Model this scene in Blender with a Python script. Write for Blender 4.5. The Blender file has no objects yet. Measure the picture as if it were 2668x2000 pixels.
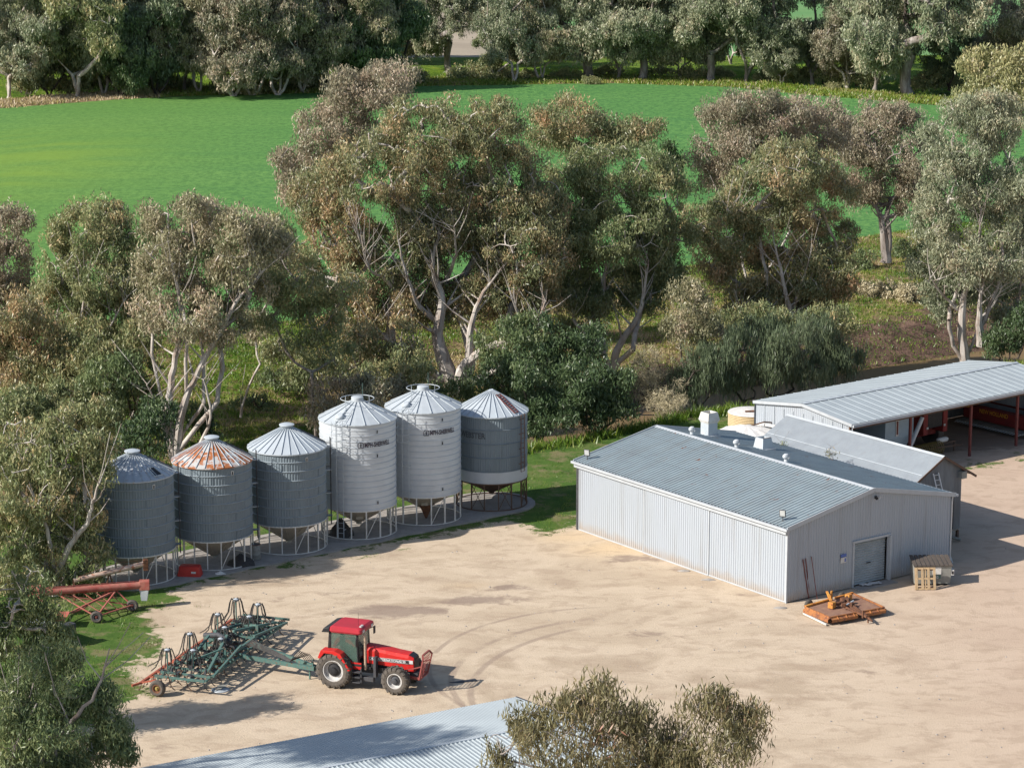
import bpy, math, random
import numpy as np
from mathutils import Vector, Matrix
sc = bpy.context.scene
# ------------------------------------------------------------ camera
CAMH, FPX, PITCH = 41.4, 6765.0, math.radians(12.12)
W0, H0 = 2668.0, 2000.0
cam = bpy.data.cameras.new('camera'); camo = bpy.data.objects.new('camera', cam)
sc.collection.objects.link(camo); sc.camera = camo
camo.location = (0, 0, CAMH); camo.rotation_euler = (math.pi/2 - PITCH, 0, 0)
cam.sensor_width = 36.0; cam.lens = 36.0*FPX/W0; cam.clip_start = 1.0; cam.clip_end = 9000.0
sc.render.resolution_x = 1024; sc.render.resolution_y = 767
# ------------------------------------------------------------ light
SUN_EL = math.radians(34.0); sun_h = Vector((-0.91, -0.41, 0)).normalized()
world = bpy.data.worlds.new('World'); sc.world = world; world.use_nodes = True
wn = world.node_tree.nodes; wl = world.node_tree.links
bg = wn['Background']; sky = wn.new('ShaderNodeTexSky'); sky.sky_type = 'NISHITA'; sky.sun_disc = False
sky.sun_elevation = SUN_EL; sky.sun_rotation = math.atan2(sun_h.x, sun_h.y)
wl.new(sky.outputs[0], bg.inputs[0]); bg.inputs[1].default_value = 0.10
sl = bpy.data.lights.new('sun', 'SUN'); sl.energy = 5.0; sl.angle = math.radians(0.5); sl.color = (1.0, 0.94, 0.86)
slo = bpy.data.objects.new('sun', sl); sc.collection.objects.link(slo)
tr = Vector((-sun_h.x*math.cos(SUN_EL), -sun_h.y*math.cos(SUN_EL), -math.sin(SUN_EL)))
slo.rotation_euler = tr.to_track_quat('-Z', 'Y').to_euler(); slo.location = (-100, -50, 90)
sc.view_settings.view_transform = 'Standard'; sc.view_settings.look = 'None'
sc.view_settings.exposure = 0.46; sc.view_settings.gamma = 1.0
# ------------------------------------------------------------ projection helpers
def ray(u, v):
    a = (u - W0/2)/FPX; b = -(v - H0/2)/FPX
    return (a, math.cos(PITCH) + b*math.sin(PITCH), -math.sin(PITCH) + b*math.cos(PITCH))
def at(u, v, z=0.0):
    r = ray(u, v); t = (z - CAMH)/r[2]; return Vector((r[0]*t, r[1]*t, z))
def aty(u, v, y):
    r = ray(u, v); t = y/r[1]; return Vector((r[0]*t, y, CAMH + r[2]*t))
R = random.Random(7)
# ------------------------------------------------------------ object helpers
col = sc.collection
def link(o, parent=None):
    col.objects.link(o)
    if parent is not None: o.parent = parent
    return o
def tag(o, label=None, cat=None, group=None, kind=None):
    if label: o['label'] = label
    if cat: o['category'] = cat
    if group: o['group'] = group
    if kind: o['kind'] = kind
    return o
def thing(name, label, cat, loc=(0, 0, 0), rz=0.0, group=None):
    o = bpy.data.objects.new(name, None); o.empty_display_size = 0.5
    col.objects.link(o); o.location = loc; o.rotation_euler = (0, 0, rz)
    return tag(o, label, cat, group)
def copy_tree(o, parent=None):
    c = o.copy(); col.objects.link(c); c.parent = parent
    for ch in list(o.children): copy_tree(ch, c)
    return c
class MB:
    def __init__(s): s.v = []; s.f = []
    def add(s, vs, fs):
        n = len(s.v); s.v += [tuple(p) for p in vs]; s.f += [tuple(i + n for i in f) for f in fs]; return s
    def box(s, c, d, rz=0.0, m=None):
        x, y, z = d[0]/2, d[1]/2, d[2]/2
        vs = [Vector((a*x, b*y, e*z)) for e in (-1, 1) for b in (-1, 1) for a in (-1, 1)]
        M = m if m is not None else Matrix.Rotation(rz, 3, 'Z')
        vs = [M @ q + Vector(c) for q in vs]
        return s.add(vs, [(0, 2, 3, 1), (4, 5, 7, 6), (0, 1, 5, 4), (2, 6, 7, 3), (0, 4, 6, 2), (1, 3, 7, 5)])
    def beam(s, a, b, w, h=None, up=(0, 0, 1)):
        a = Vector(a); b = Vector(b); h = h or w; d = b - a; L = d.length
        if L < 1e-6: return s
        d.normalize(); u = Vector(up)
        if abs(d.dot(u)) > 0.98: u = Vector((0, 1, 0))
        sd = d.cross(u).normalized(); u = sd.cross(d).normalized()
        vs = [p + sd*(i*w/2) + u*(j*h/2) for p in (a, b) for j in (-1, 1) for i in (-1, 1)]
        return s.add(vs, [(0, 1, 3, 2), (4, 6, 7, 5), (0, 4, 5, 1), (2, 3, 7, 6), (0, 2, 6, 4), (1, 5, 7, 3)])
    def tube(s, pts, r, n=8, cap=True):
        pts = [Vector(p) for p in pts]; m = len(pts); rs = r if isinstance(r, (list, tuple)) else [r]*m
        vs = []; u0 = None
        for i, p in enumerate(pts):
            d = (pts[min(i+1, m-1)] - pts[max(i-1, 0)]).normalized()
            if u0 is None:
                u0 = Vector((0, 0, 1)) if abs(d.z) < 0.9 else Vector((1, 0, 0))
            sd = d.cross(u0)
            if sd.length < 1e-4: sd = d.cross(Vector((0, 1, 0.3)))
            sd.normalize(); up = sd.cross(d).normalized(); u0 = up
            for k in range(n):
                a = 2*math.pi*k/n; vs.append(p + sd*(math.cos(a)*rs[i]) + up*(math.sin(a)*rs[i]))
        fs = [(i*n + k, i*n + (k+1) % n, (i+1)*n + (k+1) % n, (i+1)*n + k) for i in range(m-1) for k in range(n)]
        if cap: fs += [tuple(range(n-1, -1, -1)), tuple((m-1)*n + k for k in range(n))]
        return s.add(vs, fs)
    def lathe(s, prof, c=(0, 0, 0), n=32, axis='Z', cap=False, a0=0.0, a1=2*math.pi):
        full = abs(a1 - a0 - 2*math.pi) < 1e-6; k = n if full else n + 1; vs = []
        for r, z in prof:
            for i in range(k):
                a = a0 + (a1 - a0)*i/n; x, y = r*math.cos(a), r*math.sin(a)
                q = (x, y, z) if axis == 'Z' else ((x, z, y) if axis == 'Y' else (z, x, y))
                vs.append(Vector(q) + Vector(c))
        m = len(prof); fs = []
        for j in range(m-1):
            for i in range(n):
                i2 = (i+1) % k; fs.append((j*k + i, j*k + i2, (j+1)*k + i2, (j+1)*k + i))
        if cap: fs += [tuple(range(k-1, -1, -1)), tuple((m-1)*k + i for i in range(k))]
        return s.add(vs, fs)
    def prism(s, poly, o, ux, uy, un, t):
        o = Vector(o); ux = Vector(ux); uy = Vector(uy); un = Vector(un); n = len(poly)
        vs = [o + ux*a + uy*b + un*e for e in (0, t) for a, b in poly]
        return s.add(vs, [tuple(range(n-1, -1, -1)), tuple(range(n, 2*n))] + [(i, (i+1) % n, n + (i+1) % n, n + i) for i in range(n)])
    def hoop(s, c, r, t, n=40, z=None, tz=None):
        tz = tz or t
        return s.lathe([(r - t/2, -tz/2), (r + t/2, -tz/2), (r + t/2, tz/2), (r - t/2, tz/2), (r - t/2, -tz/2)], c, n)
    def build(s, name, mat, parent=None, smooth=False, bevel=0, loc=None):
        me = bpy.data.meshes.new(name); me.from_pydata(s.v, [], s.f); me.materials.append(mat)
        me.update()
        if smooth:
            me.polygons.foreach_set('use_smooth', [True]*len(me.polygons))
            try: me.set_sharp_from_angle(angle=math.radians(38))
            except Exception: pass
        o = bpy.data.objects.new(name, me); link(o, parent)
        if loc: o.location = loc
        if bevel:
            b = o.modifiers.new('bevel', 'BEVEL'); b.width = bevel; b.segments = 2; b.limit_method = 'ANGLE'; b.angle_limit = math.radians(40)
        return o
# ------------------------------------------------------------ materials
def ramp(nt, fac, stops):
    r = nt.nodes.new('ShaderNodeValToRGB'); e = r.color_ramp.elements
    while len(e) < len(stops): e.new(0.5)
    for i, (p, c) in enumerate(stops):
        e[i].position = p; e[i].color = (*c, 1) if len(c) == 3 else c
    nt.links.new(fac, r.inputs[0]); return r.outputs[0]
def noise(nt, scale, detail=4, rough=0.6, vec=None, dist=0.0):
    n = nt.nodes.new('ShaderNodeTexNoise'); n.inputs['Scale'].default_value = scale
    n.inputs['Detail'].default_value = detail; n.inputs['Roughness'].default_value = rough; n.inputs['Distortion'].default_value = dist
    if vec is not None: nt.links.new(vec, n.inputs['Vector'])
    return n.outputs['Fac']
def mapv(nt, scale=(1, 1, 1), rot=(0, 0, 0), src='Object', loc=(0, 0, 0)):
    t = nt.nodes.new('ShaderNodeTexCoord'); m = nt.nodes.new('ShaderNodeMapping')
    m.inputs['Scale'].default_value = scale; m.inputs['Rotation'].default_value = rot; m.inputs['Location'].default_value = loc
    nt.links.new(t.outputs[src], m.inputs[0]); return m.outputs[0]
def mixc(nt, fac, a, b, mode='MIX'):
    m = nt.nodes.new('ShaderNodeMix'); m.data_type = 'RGBA'; m.blend_type = mode
    for s_, i in ((fac, 0), (a, 6), (b, 7)):
        if hasattr(s_, 'is_output') or hasattr(s_, 'links'): nt.links.new(s_, m.inputs[i])
        else: m.inputs[i].default_value = s_ if i == 0 else (*s_, 1)
    return m.outputs[2]
def mth(nt, op, a, b=0.0, c=None, clamp=False):
    m = nt.nodes.new('ShaderNodeMath'); m.operation = op; m.use_clamp = clamp
    for i, s_ in enumerate((a, b) if c is None else (a, b, c)):
        if hasattr(s_, 'links'): nt.links.new(s_, m.inputs[i])
        else: m.inputs[i].default_value = s_
    return m.outputs[0]
def sstep(nt, v, lo, hi):
    m = nt.nodes.new('ShaderNodeMapRange'); m.interpolation_type = 'SMOOTHSTEP'
    nt.links.new(v, m.inputs[0]); m.inputs[1].default_value = lo; m.inputs[2].default_value = hi
    return m.outputs[0]
def attr(nt, name):
    a = nt.nodes.new('ShaderNodeAttribute'); a.attribute_name = name; return a.outputs['Fac']
def newmat(name):
    m = bpy.data.materials.new(name); m.use_nodes = True; nt = m.node_tree
    return m, nt, nt.nodes['Principled BSDF']
def bump(nt, b, h, strength=0.3, dist=0.05):
    n = nt.nodes.new('ShaderNodeBump'); n.inputs['Strength'].default_value = strength; n.inputs['Distance'].default_value = dist
    nt.links.new(h, n.inputs['Height']); nt.links.new(n.outputs[0], b.inputs['Normal'])
def M(name, c, rough=0.6, metal=0.0, c2=None, sc_=3.0, rust=0.0, rustc=(0.22, 0.075, 0.03), streak=False, bp=0.0, lo=0.35, hi=0.65, spec=None, dirt=0.0):
    m, nt, b = newmat(name)
    vec = mapv(nt, (1, 1, 0.25) if streak else (1, 1, 1))
    c2 = c2 or tuple(x*0.82 for x in c)
    out = ramp(nt, noise(nt, sc_, 6, 0.65, vec), [(lo, c), (hi, c2)])
    if dirt:
        out = mixc(nt, mth(nt, 'MULTIPLY', sstep(nt, noise(nt, sc_*3.1, 6, 0.7, vec), 0.5, 0.72), dirt), out, (0.20, 0.155, 0.11))
    if rust:
        f = sstep(nt, noise(nt, sc_*1.7, 8, 0.7, vec, 0.4), 0.62 - rust*0.3, 0.70 - rust*0.3)
        out = mixc(nt, f, out, rustc)
    nt.links.new(out, b.inputs['Base Color']); b.inputs['Roughness'].default_value = max(rough, 0.55) if metal else rough; b.inputs['Metallic'].default_value = metal*0.25; b.inputs['Specular IOR Level'].default_value = 0.25
    if spec is not None: b.inputs['Specular IOR Level'].default_value = spec
    if bp: bump(nt, b, noise(nt, sc_*8, 4, 0.6, vec), bp, 0.02)
    return m
mt = {}
mt['galv'] = M('galvanised', (0.46, 0.50, 0.53), 0.42, 0.35, (0.39, 0.43, 0.46), 1.2, dirt=0.08)
mt['galv_light'] = M('galvanised_bright', (0.53, 0.565, 0.595), 0.36, 0.45, (0.46, 0.49, 0.52), 0.7, streak=False)
mt['silo_dark'] = M('weathered_zinc', (0.195, 0.240, 0.270), 0.55, 0.25, (0.165, 0.20, 0.225), 0.8, streak=True, dirt=0.05)
mt['silo_roof'] = M('roof_zinc', (0.44, 0.49, 0.53), 0.45, 0.3, (0.40, 0.44, 0.475), 1.0, dirt=0.08)
mt['silo_roof_rust'] = M('roof_zinc_rust', (0.50, 0.50, 0.49), 0.55, 0.15, (0.45, 0.44, 0.42), 1.0, rust=0.58, rustc=(0.36, 0.13, 0.05))
mt['silo_roof_spots'] = M('roof_zinc_spots', (0.47, 0.50, 0.53), 0.45, 0.3, (0.40, 0.43, 0.455), 2.0, rust=0.12, rustc=(0.30, 0.12, 0.06))
mt['white'] = M('painted_white', (0.66, 0.65, 0.62), 0.5, 0, (0.52, 0.50, 0.46), 2.5, dirt=0.3)
mt['cream'] = M('cone_cream', (0.46, 0.42, 0.35), 0.55, 0, (0.38, 0.34, 0.28), 1.5, dirt=0.3)
mt['rustdark'] = M('dark_rusty_steel', (0.10, 0.072, 0.058), 0.75, 0.1, (0.15, 0.085, 0.055), 3)
mt['rust'] = M('rusted_steel', (0.19, 0.085, 0.045), 0.85, 0, (0.10, 0.055, 0.04), 5, bp=0.3)
mt['redox'] = M('red_oxide', (0.20, 0.055, 0.045), 0.7, 0, (0.13, 0.045, 0.04), 4)
mt['black'] = M('black_paint', (0.022, 0.023, 0.026), 0.5, 0, (0.035, 0.035, 0.037), 6)
mt['rubber'] = M('tyre_rubber', (0.075, 0.067, 0.060), 0.85, 0, (0.13, 0.112, 0.094), 4, bp=0.4)
mt['hose'] = M('hose_rubber', (0.035, 0.033, 0.034), 0.6, 0, (0.06, 0.055, 0.05), 6)
mt['trred'] = M('tractor_red', (0.55, 0.022, 0.020), 0.42, 0, (0.46, 0.022, 0.020), 1.5, dirt=0.28)
mt['trroof'] = M('tractor_roof_red', (0.42, 0.028, 0.045), 0.5, 0, (0.36, 0.03, 0.04), 2, dirt=0.08)
mt['silver'] = M('rim_silver', (0.58, 0.58, 0.57), 0.45, 0.3, (0.44, 0.42, 0.40), 5, dirt=0.3)
mt['dgrey'] = M('dark_grey', (0.07, 0.075, 0.085), 0.6, 0.1, (0.05, 0.05, 0.055), 5, dirt=0.25)
mt['teal'] = M('implement_green', (0.065, 0.145, 0.13), 0.6, 0, (0.095, 0.175, 0.155), 5, rust=0.2, dirt=0.4)
mt['orange'] = M('orange_paint', (0.42, 0.12, 0.07), 0.6, 0, (0.28, 0.08, 0.055), 4, dirt=0.35)
mt['hoop'] = M('silo_hoop', (0.27, 0.315, 0.345), 0.55, 0.2, (0.23, 0.27, 0.30), 1.5)
mt['yellow'] = M('faded_yellow', (0.60, 0.30, 0.06), 0.65, 0, (0.46, 0.17, 0.05), 3, rust=0.25, rustc=(0.22, 0.08, 0.035))
mt['slash'] = M('slasher_orange', (0.40, 0.17, 0.06), 0.7, 0, (0.30, 0.12, 0.05), 2.5, rust=0.45, rustc=(0.20, 0.085, 0.05))
mt['deck'] = M('slasher_deck', (0.21, 0.115, 0.085), 0.8, 0, (0.30, 0.18, 0.12), 2.5, bp=0.2)
mt['augred'] = M('auger_red', (0.33, 0.075, 0.062), 0.7, 0, (0.40, 0.17, 0.13), 2.0, rust=0.15, dirt=0.5)
mt['augwhite'] = M('auger_white', (0.52, 0.43, 0.37), 0.6, 0, (0.38, 0.25, 0.19), 2.0, rust=0.28, rustc=(0.35, 0.14, 0.08))
mt['tubred'] = M('tub_red', (0.52, 0.045, 0.035), 0.5, 0, (0.44, 0.04, 0.03), 3)
mt['concrete'] = M('concrete', (0.36, 0.33, 0.30), 0.9, 0, (0.27, 0.25, 0.23), 1.2, bp=0.2, dirt=0.3)
mt['shedroof'] = M('shed_roof', (0.285, 0.345, 0.37), 0.5, 0.25, (0.25, 0.30, 0.325), 0.7, rust=0.02, dirt=0.12)
mt['shedwall'] = M('shed_wall', (0.36, 0.395, 0.44), 0.5, 0.15, (0.35, 0.385, 0.42), 0.4, streak=True)
def weather(m, splash=0.0, lap=0.0):
    nt = m.node_tree; b = nt.nodes['Principled BSDF']; src = b.inputs['Base Color'].links[0].from_socket; t = nt.nodes.new('ShaderNodeTexCoord'); sp = nt.nodes.new('ShaderNodeSeparateXYZ'); nt.links.new(t.outputs['Object'], sp.inputs[0])
    if splash:
        z = mth(nt, 'ADD', sp.outputs['Z'], mth(nt, 'MULTIPLY', mth(nt, 'SUBTRACT', noise(nt, 1.5, 6, 0.7, mapv(nt)), 0.5), 1.0))
        src = mixc(nt, mth(nt, 'MULTIPLY', mth(nt, 'SUBTRACT', 1.0, sstep(nt, z, 0.05, 0.75)), splash), src, (0.34, 0.27, 0.20))
        st = noise(nt, 2.2, 6, 0.7, mapv(nt, (1, 1, 0.06))); src = mixc(nt, mth(nt, 'MULTIPLY', sstep(nt, st, 0.50, 0.70), 0.28), src, (0.24, 0.23, 0.22))
    if lap:
        w = nt.nodes.new('ShaderNodeTexNoise'); st = noise(nt, 0.6, 7, 0.75, mapv(nt, (0.35, 3.0, 1))); src = mixc(nt, mth(nt, 'MULTIPLY', sstep(nt, st, 0.46, 0.66), lap), src, (0.20, 0.19, 0.175))
        fr = mth(nt, 'FRACT', mth(nt, 'MULTIPLY', sp.outputs['X'], 0.42)); ln = mth(nt, 'LESS_THAN', fr, 0.02); src = mixc(nt, mth(nt, 'MULTIPLY', ln, 0.35), src, (0.15, 0.15, 0.15))
    nt.links.new(src, b.inputs['Base Color'])
weather(mt['shedwall'], splash=0.6); weather(mt['shedroof'], lap=0.35)
mt['oldroof'] = M('old_roof', (0.27, 0.30, 0.325), 0.6, 0.2, (0.235, 0.26, 0.285), 1.2, dirt=0.12)
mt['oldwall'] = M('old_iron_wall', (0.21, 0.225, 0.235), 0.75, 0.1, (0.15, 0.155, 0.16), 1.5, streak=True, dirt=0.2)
mt['bigroof'] = M('long_roof', (0.37, 0.415, 0.435), 0.5, 0.25, (0.33, 0.37, 0.39), 0.6)
mt['trim'] = M('flashing', (0.43, 0.46, 0.485), 0.45, 0.2, (0.38, 0.405, 0.43), 2)
mt['roller'] = M('roller_slats', (0.42, 0.45, 0.46), 0.5, 0.2, (0.33, 0.36, 0.37), 1.2, dirt=0.2)
mt['wood'] = M('pallet_timber', (0.44, 0.32, 0.19), 0.85, 0, (0.34, 0.24, 0.14), 5, dirt=0.2)
mt['alu'] = M('aluminium', (0.62, 0.64, 0.66), 0.4, 0.5, (0.52, 0.54, 0.55), 6)
mt['plastic_white'] = M('white_plastic', (0.70, 0.69, 0.67), 0.6, 0, (0.60, 0.58, 0.55), 3, dirt=0.15)
mt['tankcream'] = M('tank_cream', (0.55, 0.44, 0.27), 0.6, 0, (0.47, 0.37, 0.23), 2, dirt=0.2)
mt['bin'] = M('skip_grey', (0.29, 0.29, 0.265), 0.6, 0.1, (0.22, 0.22, 0.20), 3, dirt=0.3)
mt['lidwood'] = M('skip_lid', (0.075, 0.062, 0.055), 0.8, 0, (0.11, 0.09, 0.075), 6)
mt['blue'] = M('sign_blue', (0.10, 0.16, 0.42), 0.5)
mt['greenpaint'] = M('grain_bin_green', (0.30, 0.40, 0.47), 0.55, 0.2, (0.26, 0.34, 0.40), 1.5)
mt['harvred'] = M('harvester_red', (0.24, 0.035, 0.032), 0.6, 0, (0.18, 0.035, 0.032), 2)
mt['straw'] = M('reel_straw', (0.33, 0.25, 0.08), 0.8, 0, (0.22, 0.17, 0.06), 9)
mt['ink'] = M('lettering_dark', (0.04, 0.03, 0.045), 0.7)
mt['inkfade'] = M('lettering_faded', (0.09, 0.10, 0.115), 0.7)
mt['letwhite'] = M('lettering_white', (0.75, 0.75, 0.75), 0.6)
mt['letyellow'] = M('lettering_yellow', (0.75, 0.36, 0.05), 0.6)
mt['lamp'] = M('lamp_face', (0.55, 0.56, 0.55), 0.3)
g, nt_, b_ = newmat('cab_glass'); b_.inputs['Base Color'].default_value = (0.10, 0.17, 0.14, 1); b_.inputs['Roughness'].default_value = 0.03
b_.inputs['Transmission Weight'].default_value = 0.0; b_.inputs['Alpha'].default_value = 0.42; mt['glass'] = g
def text_geo(s, size, ext=0.01):
    cu = bpy.data.curves.new('lettering', 'FONT'); cu.body = s; cu.size = size; cu.extrude = 0; cu.offset = size*0.022; cu.resolution_u = 2
    o = bpy.data.objects.new('lettering', cu); col.objects.link(o)
    dg = bpy.context.evaluated_depsgraph_get(); me = o.evaluated_get(dg).to_mesh()
    vs = [tuple(v.co) for v in me.vertices]; fs = [tuple(p.vertices) for p in me.polygons]
    o.evaluated_get(dg).to_mesh_clear(); bpy.data.objects.remove(o); bpy.data.curves.remove(cu)
    return vs, fs
def text_flat(s, size, o, ux, uy, mat, parent, name='lettering', thick=0.0, squash=1.0):
    vs, fs = text_geo(s, size); o = Vector(o); ux = Vector(ux); uy = Vector(uy)
    mb = MB(); mb.add([o + ux*(x*squash) + uy*y for x, y, z in vs], fs)
    return mb.build(name, mat, parent)
def corrugated(mb, o, u, v, n, width, hfun, pitch=0.25, depth=0.03, lowfun=None, thick=True, wave='rib'):
    """ribbed metal sheet; ribs run along v, spaced along u, standing out along n"""
    o = Vector(o); u = Vector(u); v = Vector(v); n = Vector(n)
    xs = []; x = 0.0
    prof = {'rib': [(0, 0), (0.60, 0), (0.70, 1), (0.90, 1)], 'wave': [(0, 0), (0.25, 0.7), (0.5, 1), (0.75, 0.7)],
            'pan': [(0, 0), (0.88, 0), (0.92, 1), (0.97, 1)]}[wave]
    k = 0
    while k*pitch < width:
        for a, d in prof:
            x = (k + a)*pitch
            if x <= width: xs.append((x, d*depth))
        k += 1
    xs.append((width, 0))
    vs = []; fs = []
    for x, d in xs:
        lo = lowfun(x) if lowfun else 0.0
        vs.append(o + u*x + v*lo + n*d); vs.append(o + u*x + v*hfun(x) + n*d)
    for i in range(len(xs) - 1): fs.append((2*i, 2*i+2, 2*i+3, 2*i+1))
    mb.add(vs, fs); return mb
# ------------------------------------------------------------ terrain
def curve(pts, z=0.0):
    P = [at(u, v, z) for u, v in pts]; P.sort(key=lambda p: p.x)
    X = np.array([p.x for p in P]); Y = np.array([p.y for p in P])
    s0 = (Y[1]-Y[0])/(X[1]-X[0])*0.5; s1 = (Y[-1]-Y[-2])/(X[-1]-X[-2])*0.6
    def f(x):
        x = np.asarray(x, float); y = np.interp(x, X, Y)
        y = np.where(x < X[0], Y[0] + (x - X[0])*s0, y); return np.where(x > X[-1], Y[-1] + (x - X[-1])*s1, y)
    return f
cN = curve([(0, 1385), (700, 1290), (1200, 1205), (1500, 1152), (1800, 1085), (2100, 1050), (2668, 955)])
cW = curve([(0, 1270), (700, 1200), (1200, 1140), (1500, 1096), (1800, 1040), (2300, 960), (2668, 905)], -3.2)
cF = curve([(0, 925), (700, 842), (1300, 760), (1687, 704), (1808, 690), (2261, 615), (2372, 598), (2668, 560)])
cG = curve([(0, 284), (250, 262), (500, 250), (830, 243), (1100, 225), (1600, 217), (1900, 226), (2100, 247), (2480, 277), (2668, 285)])
_lat = np.random.RandomState(3).rand(64, 64)
def vnoise(x, y, s):
    x = np.asarray(x)/s; y = np.asarray(y)/s; i = np.floor(x).astype(int); j = np.floor(y).astype(int)
    fx = x - i; fy = y - j; fx = fx*fx*(3-2*fx); fy = fy*fy*(3-2*fy)
    g = lambda a, b: _lat[a % 64, b % 64]
    return (g(i, j)*(1-fx) + g(i+1, j)*fx)*(1-fy) + (g(i, j+1)*(1-fx) + g(i+1, j+1)*fx)*fy
def fnoise(x, y, s): return (vnoise(x, y, s) + 0.5*vnoise(x+31, y+17, s/2.1) + 0.25*vnoise(x+7, y+57, s/4.3))/1.75
def polysd(px, py, poly):
    px = np.asarray(px); py = np.asarray(py); d = np.full(px.shape, 1e9); ins = np.zeros(px.shape, bool); n = len(poly)
    for i in range(n):
        ax, ay = poly[i]; bx, by = poly[(i+1) % n]; ex, ey = bx-ax, by-ay
        t = np.clip(((px-ax)*ex + (py-ay)*ey)/(ex*ex + ey*ey + 1e-9), 0, 1)
        d = np.minimum(d, np.hypot(px-ax-t*ex, py-ay-t*ey))
        c = ((ay > py) != (by > py)) & (px < (bx-ax)*(py-ay)/((by-ay) if by != ay else 1e-9) + ax); ins ^= c
    return np.where(ins, d, -d)
def wpoly(pts): return [tuple(at(u, v)[:2]) for u, v in pts]
def sheet(name, X, Y, Z, mat, attrs=None, label=None, kind='structure', smooth=True):
    """X,Y,Z arrays of rows x cols"""
    r, c = X.shape; me = bpy.data.meshes.new(name); nv = r*c
    me.vertices.add(nv); me.vertices.foreach_set('co', np.stack([X, Y, Z], -1).astype(np.float32).ravel())
    a = (np.arange(r-1)[:, None]*c + np.arange(c-1)[None, :]).ravel(); q = np.stack([a, a+1, a+c+1, a+c], -1).astype(np.int32)
    nf = len(q); me.loops.add(nf*4); me.loops.foreach_set('vertex_index', q.ravel()); me.polygons.add(nf)
    me.polygons.foreach_set('loop_start', np.arange(nf, dtype=np.int32)*4); me.update(calc_edges=True)
    if smooth: me.polygons.foreach_set('use_smooth', np.ones(nf, bool))
    for k, vals in (attrs or {}).items():
        t = me.attributes.new(k, 'FLOAT', 'POINT'); t.data.foreach_set('value', vals.astype(np.float32).ravel())
    me.materials.append(mat); o = bpy.data.objects.new(name, me); col.objects.link(o); o['kind'] = kind
    if label: o['label'] = label
    return o
xs = np.concatenate([np.linspace(-420, -60, 40, endpoint=False), np.arange(-60, 75, 0.6), np.linspace(75, 420, 42)])
def strip(name, fa, fb, rows, zf, mat, attrs=None, pw=1.0):
    t = (np.linspace(0, 1, rows)**pw)[:, None]; A = fa(xs)[None, :]; B = fb(xs)[None, :]
    X = np.repeat(xs[None, :], rows, 0); Y = A + (B-A)*t; T = np.repeat(t, len(xs), 1); Z = zf(X, Y, T)
    return sheet(name, X, Y, Z, mat, attrs(X, Y, T) if attrs else None)
# --- yard material
def circ(p, q, r):
    ax, ay, bx, by, cx, cy = *p[:2], *q[:2], *r[:2]; d = 2*(ax*(by-cy) + bx*(cy-ay) + cx*(ay-by))
    ux = ((ax*ax+ay*ay)*(by-cy) + (bx*bx+by*by)*(cy-ay) + (cx*cx+cy*cy)*(ay-by))/d
    uy = ((ax*ax+ay*ay)*(cx-bx) + (bx*bx+by*by)*(ax-cx) + (cx*cx+cy*cy)*(bx-ax))/d
    return ux, uy, math.hypot(ax-ux, ay-uy)
m, nt, b = newmat('yard_ground'); mt['yard'] = m
v = mapv(nt); vs_ = mapv(nt, (0.7, 1.0, 1.0), (0, 0, -0.15))
big = noise(nt, 0.16, 5, 0.6, vs_, 0.6); mid = noise(nt, 0.9, 6, 0.7, vs_, 0.4); fine = noise(nt, 9.0, 4, 0.7, v); grit = noise(nt, 34.0, 2, 0.6, v)
dc = ramp(nt, big, [(0.36, (0.42, 0.33, 0.235)), (0.47, (0.56, 0.455, 0.335)), (0.54, (0.52, 0.42, 0.305)), (0.64, (0.45, 0.355, 0.255))])
dc = mixc(nt, attr(nt, 'pink'), dc, (0.50, 0.37, 0.285))
dc = mixc(nt, attr(nt, 'sand'), dc, (0.60, 0.45, 0.28))
dc = mixc(nt, mth(nt, 'MULTIPLY', sstep(nt, mid, 0.48, 0.62), 0.45), dc, (0.35, 0.26, 0.185))
stn = mth(nt, 'ADD', attr(nt, 'stain'), mth(nt, 'MULTIPLY', mth(nt, 'SUBTRACT', mid, 0.5), 1.3))
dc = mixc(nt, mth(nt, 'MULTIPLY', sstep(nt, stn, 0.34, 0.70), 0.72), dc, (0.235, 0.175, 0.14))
for (p, w) in ((((1180, 1800), (1245, 1690), (1420, 1630)), 0.15), (((1228, 1820), (1300, 1708), (1450, 1650)), 0.15), (((1120, 1760), (1230, 1640), (1450, 1590)), 0.12)):
    cxx, cyy, rr = circ(*[at(*q) for q in p])
    t_ = nt.nodes.new('ShaderNodeTexCoord'); d_ = nt.nodes.new('ShaderNodeVectorMath'); d_.operation = 'DISTANCE'
    nt.links.new(t_.outputs['Object'], d_.inputs[0]); d_.inputs[1].default_value = (cxx, cyy, 0)
    e_ = mth(nt, 'ABSOLUTE', mth(nt, 'SUBTRACT', d_.outputs['Value'], rr))
    gq = nt.nodes.new('ShaderNodeSeparateXYZ'); nt.links.new(t_.outputs['Object'], gq.inputs[0])
    rg = mth(nt, 'MULTIPLY', mth(nt, 'MULTIPLY', mth(nt, 'SUBTRACT', 1.0, sstep(nt, gq.outputs['X'], 1.5, 6.5)), mth(nt, 'SUBTRACT', 1.0, sstep(nt, e_, w*0.6, w*1.6))), sstep(nt, noise(nt, 0.35, 3, 0.6, v), 0.36, 0.52))
    dc = mixc(nt, mth(nt, 'MULTIPLY', rg, 0.62), dc, (0.29, 0.22, 0.17))
dc = mixc(nt, mth(nt, 'MULTIPLY', sstep(nt, fine, 0.55, 0.75), 0.30), dc, (0.30, 0.235, 0.19))
dc = mixc(nt, mth(nt, 'MULTIPLY', sstep(nt, grit, 0.60, 0.72), 0.45), dc, (0.24, 0.205, 0.185))
gc = ramp(nt, noise(nt, 0.5, 6, 0.7, v, 0.5), [(0.32, (0.040, 0.085, 0.015)), (0.5, (0.070, 0.130, 0.024)), (0.68, (0.135, 0.155, 0.050))])
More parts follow.
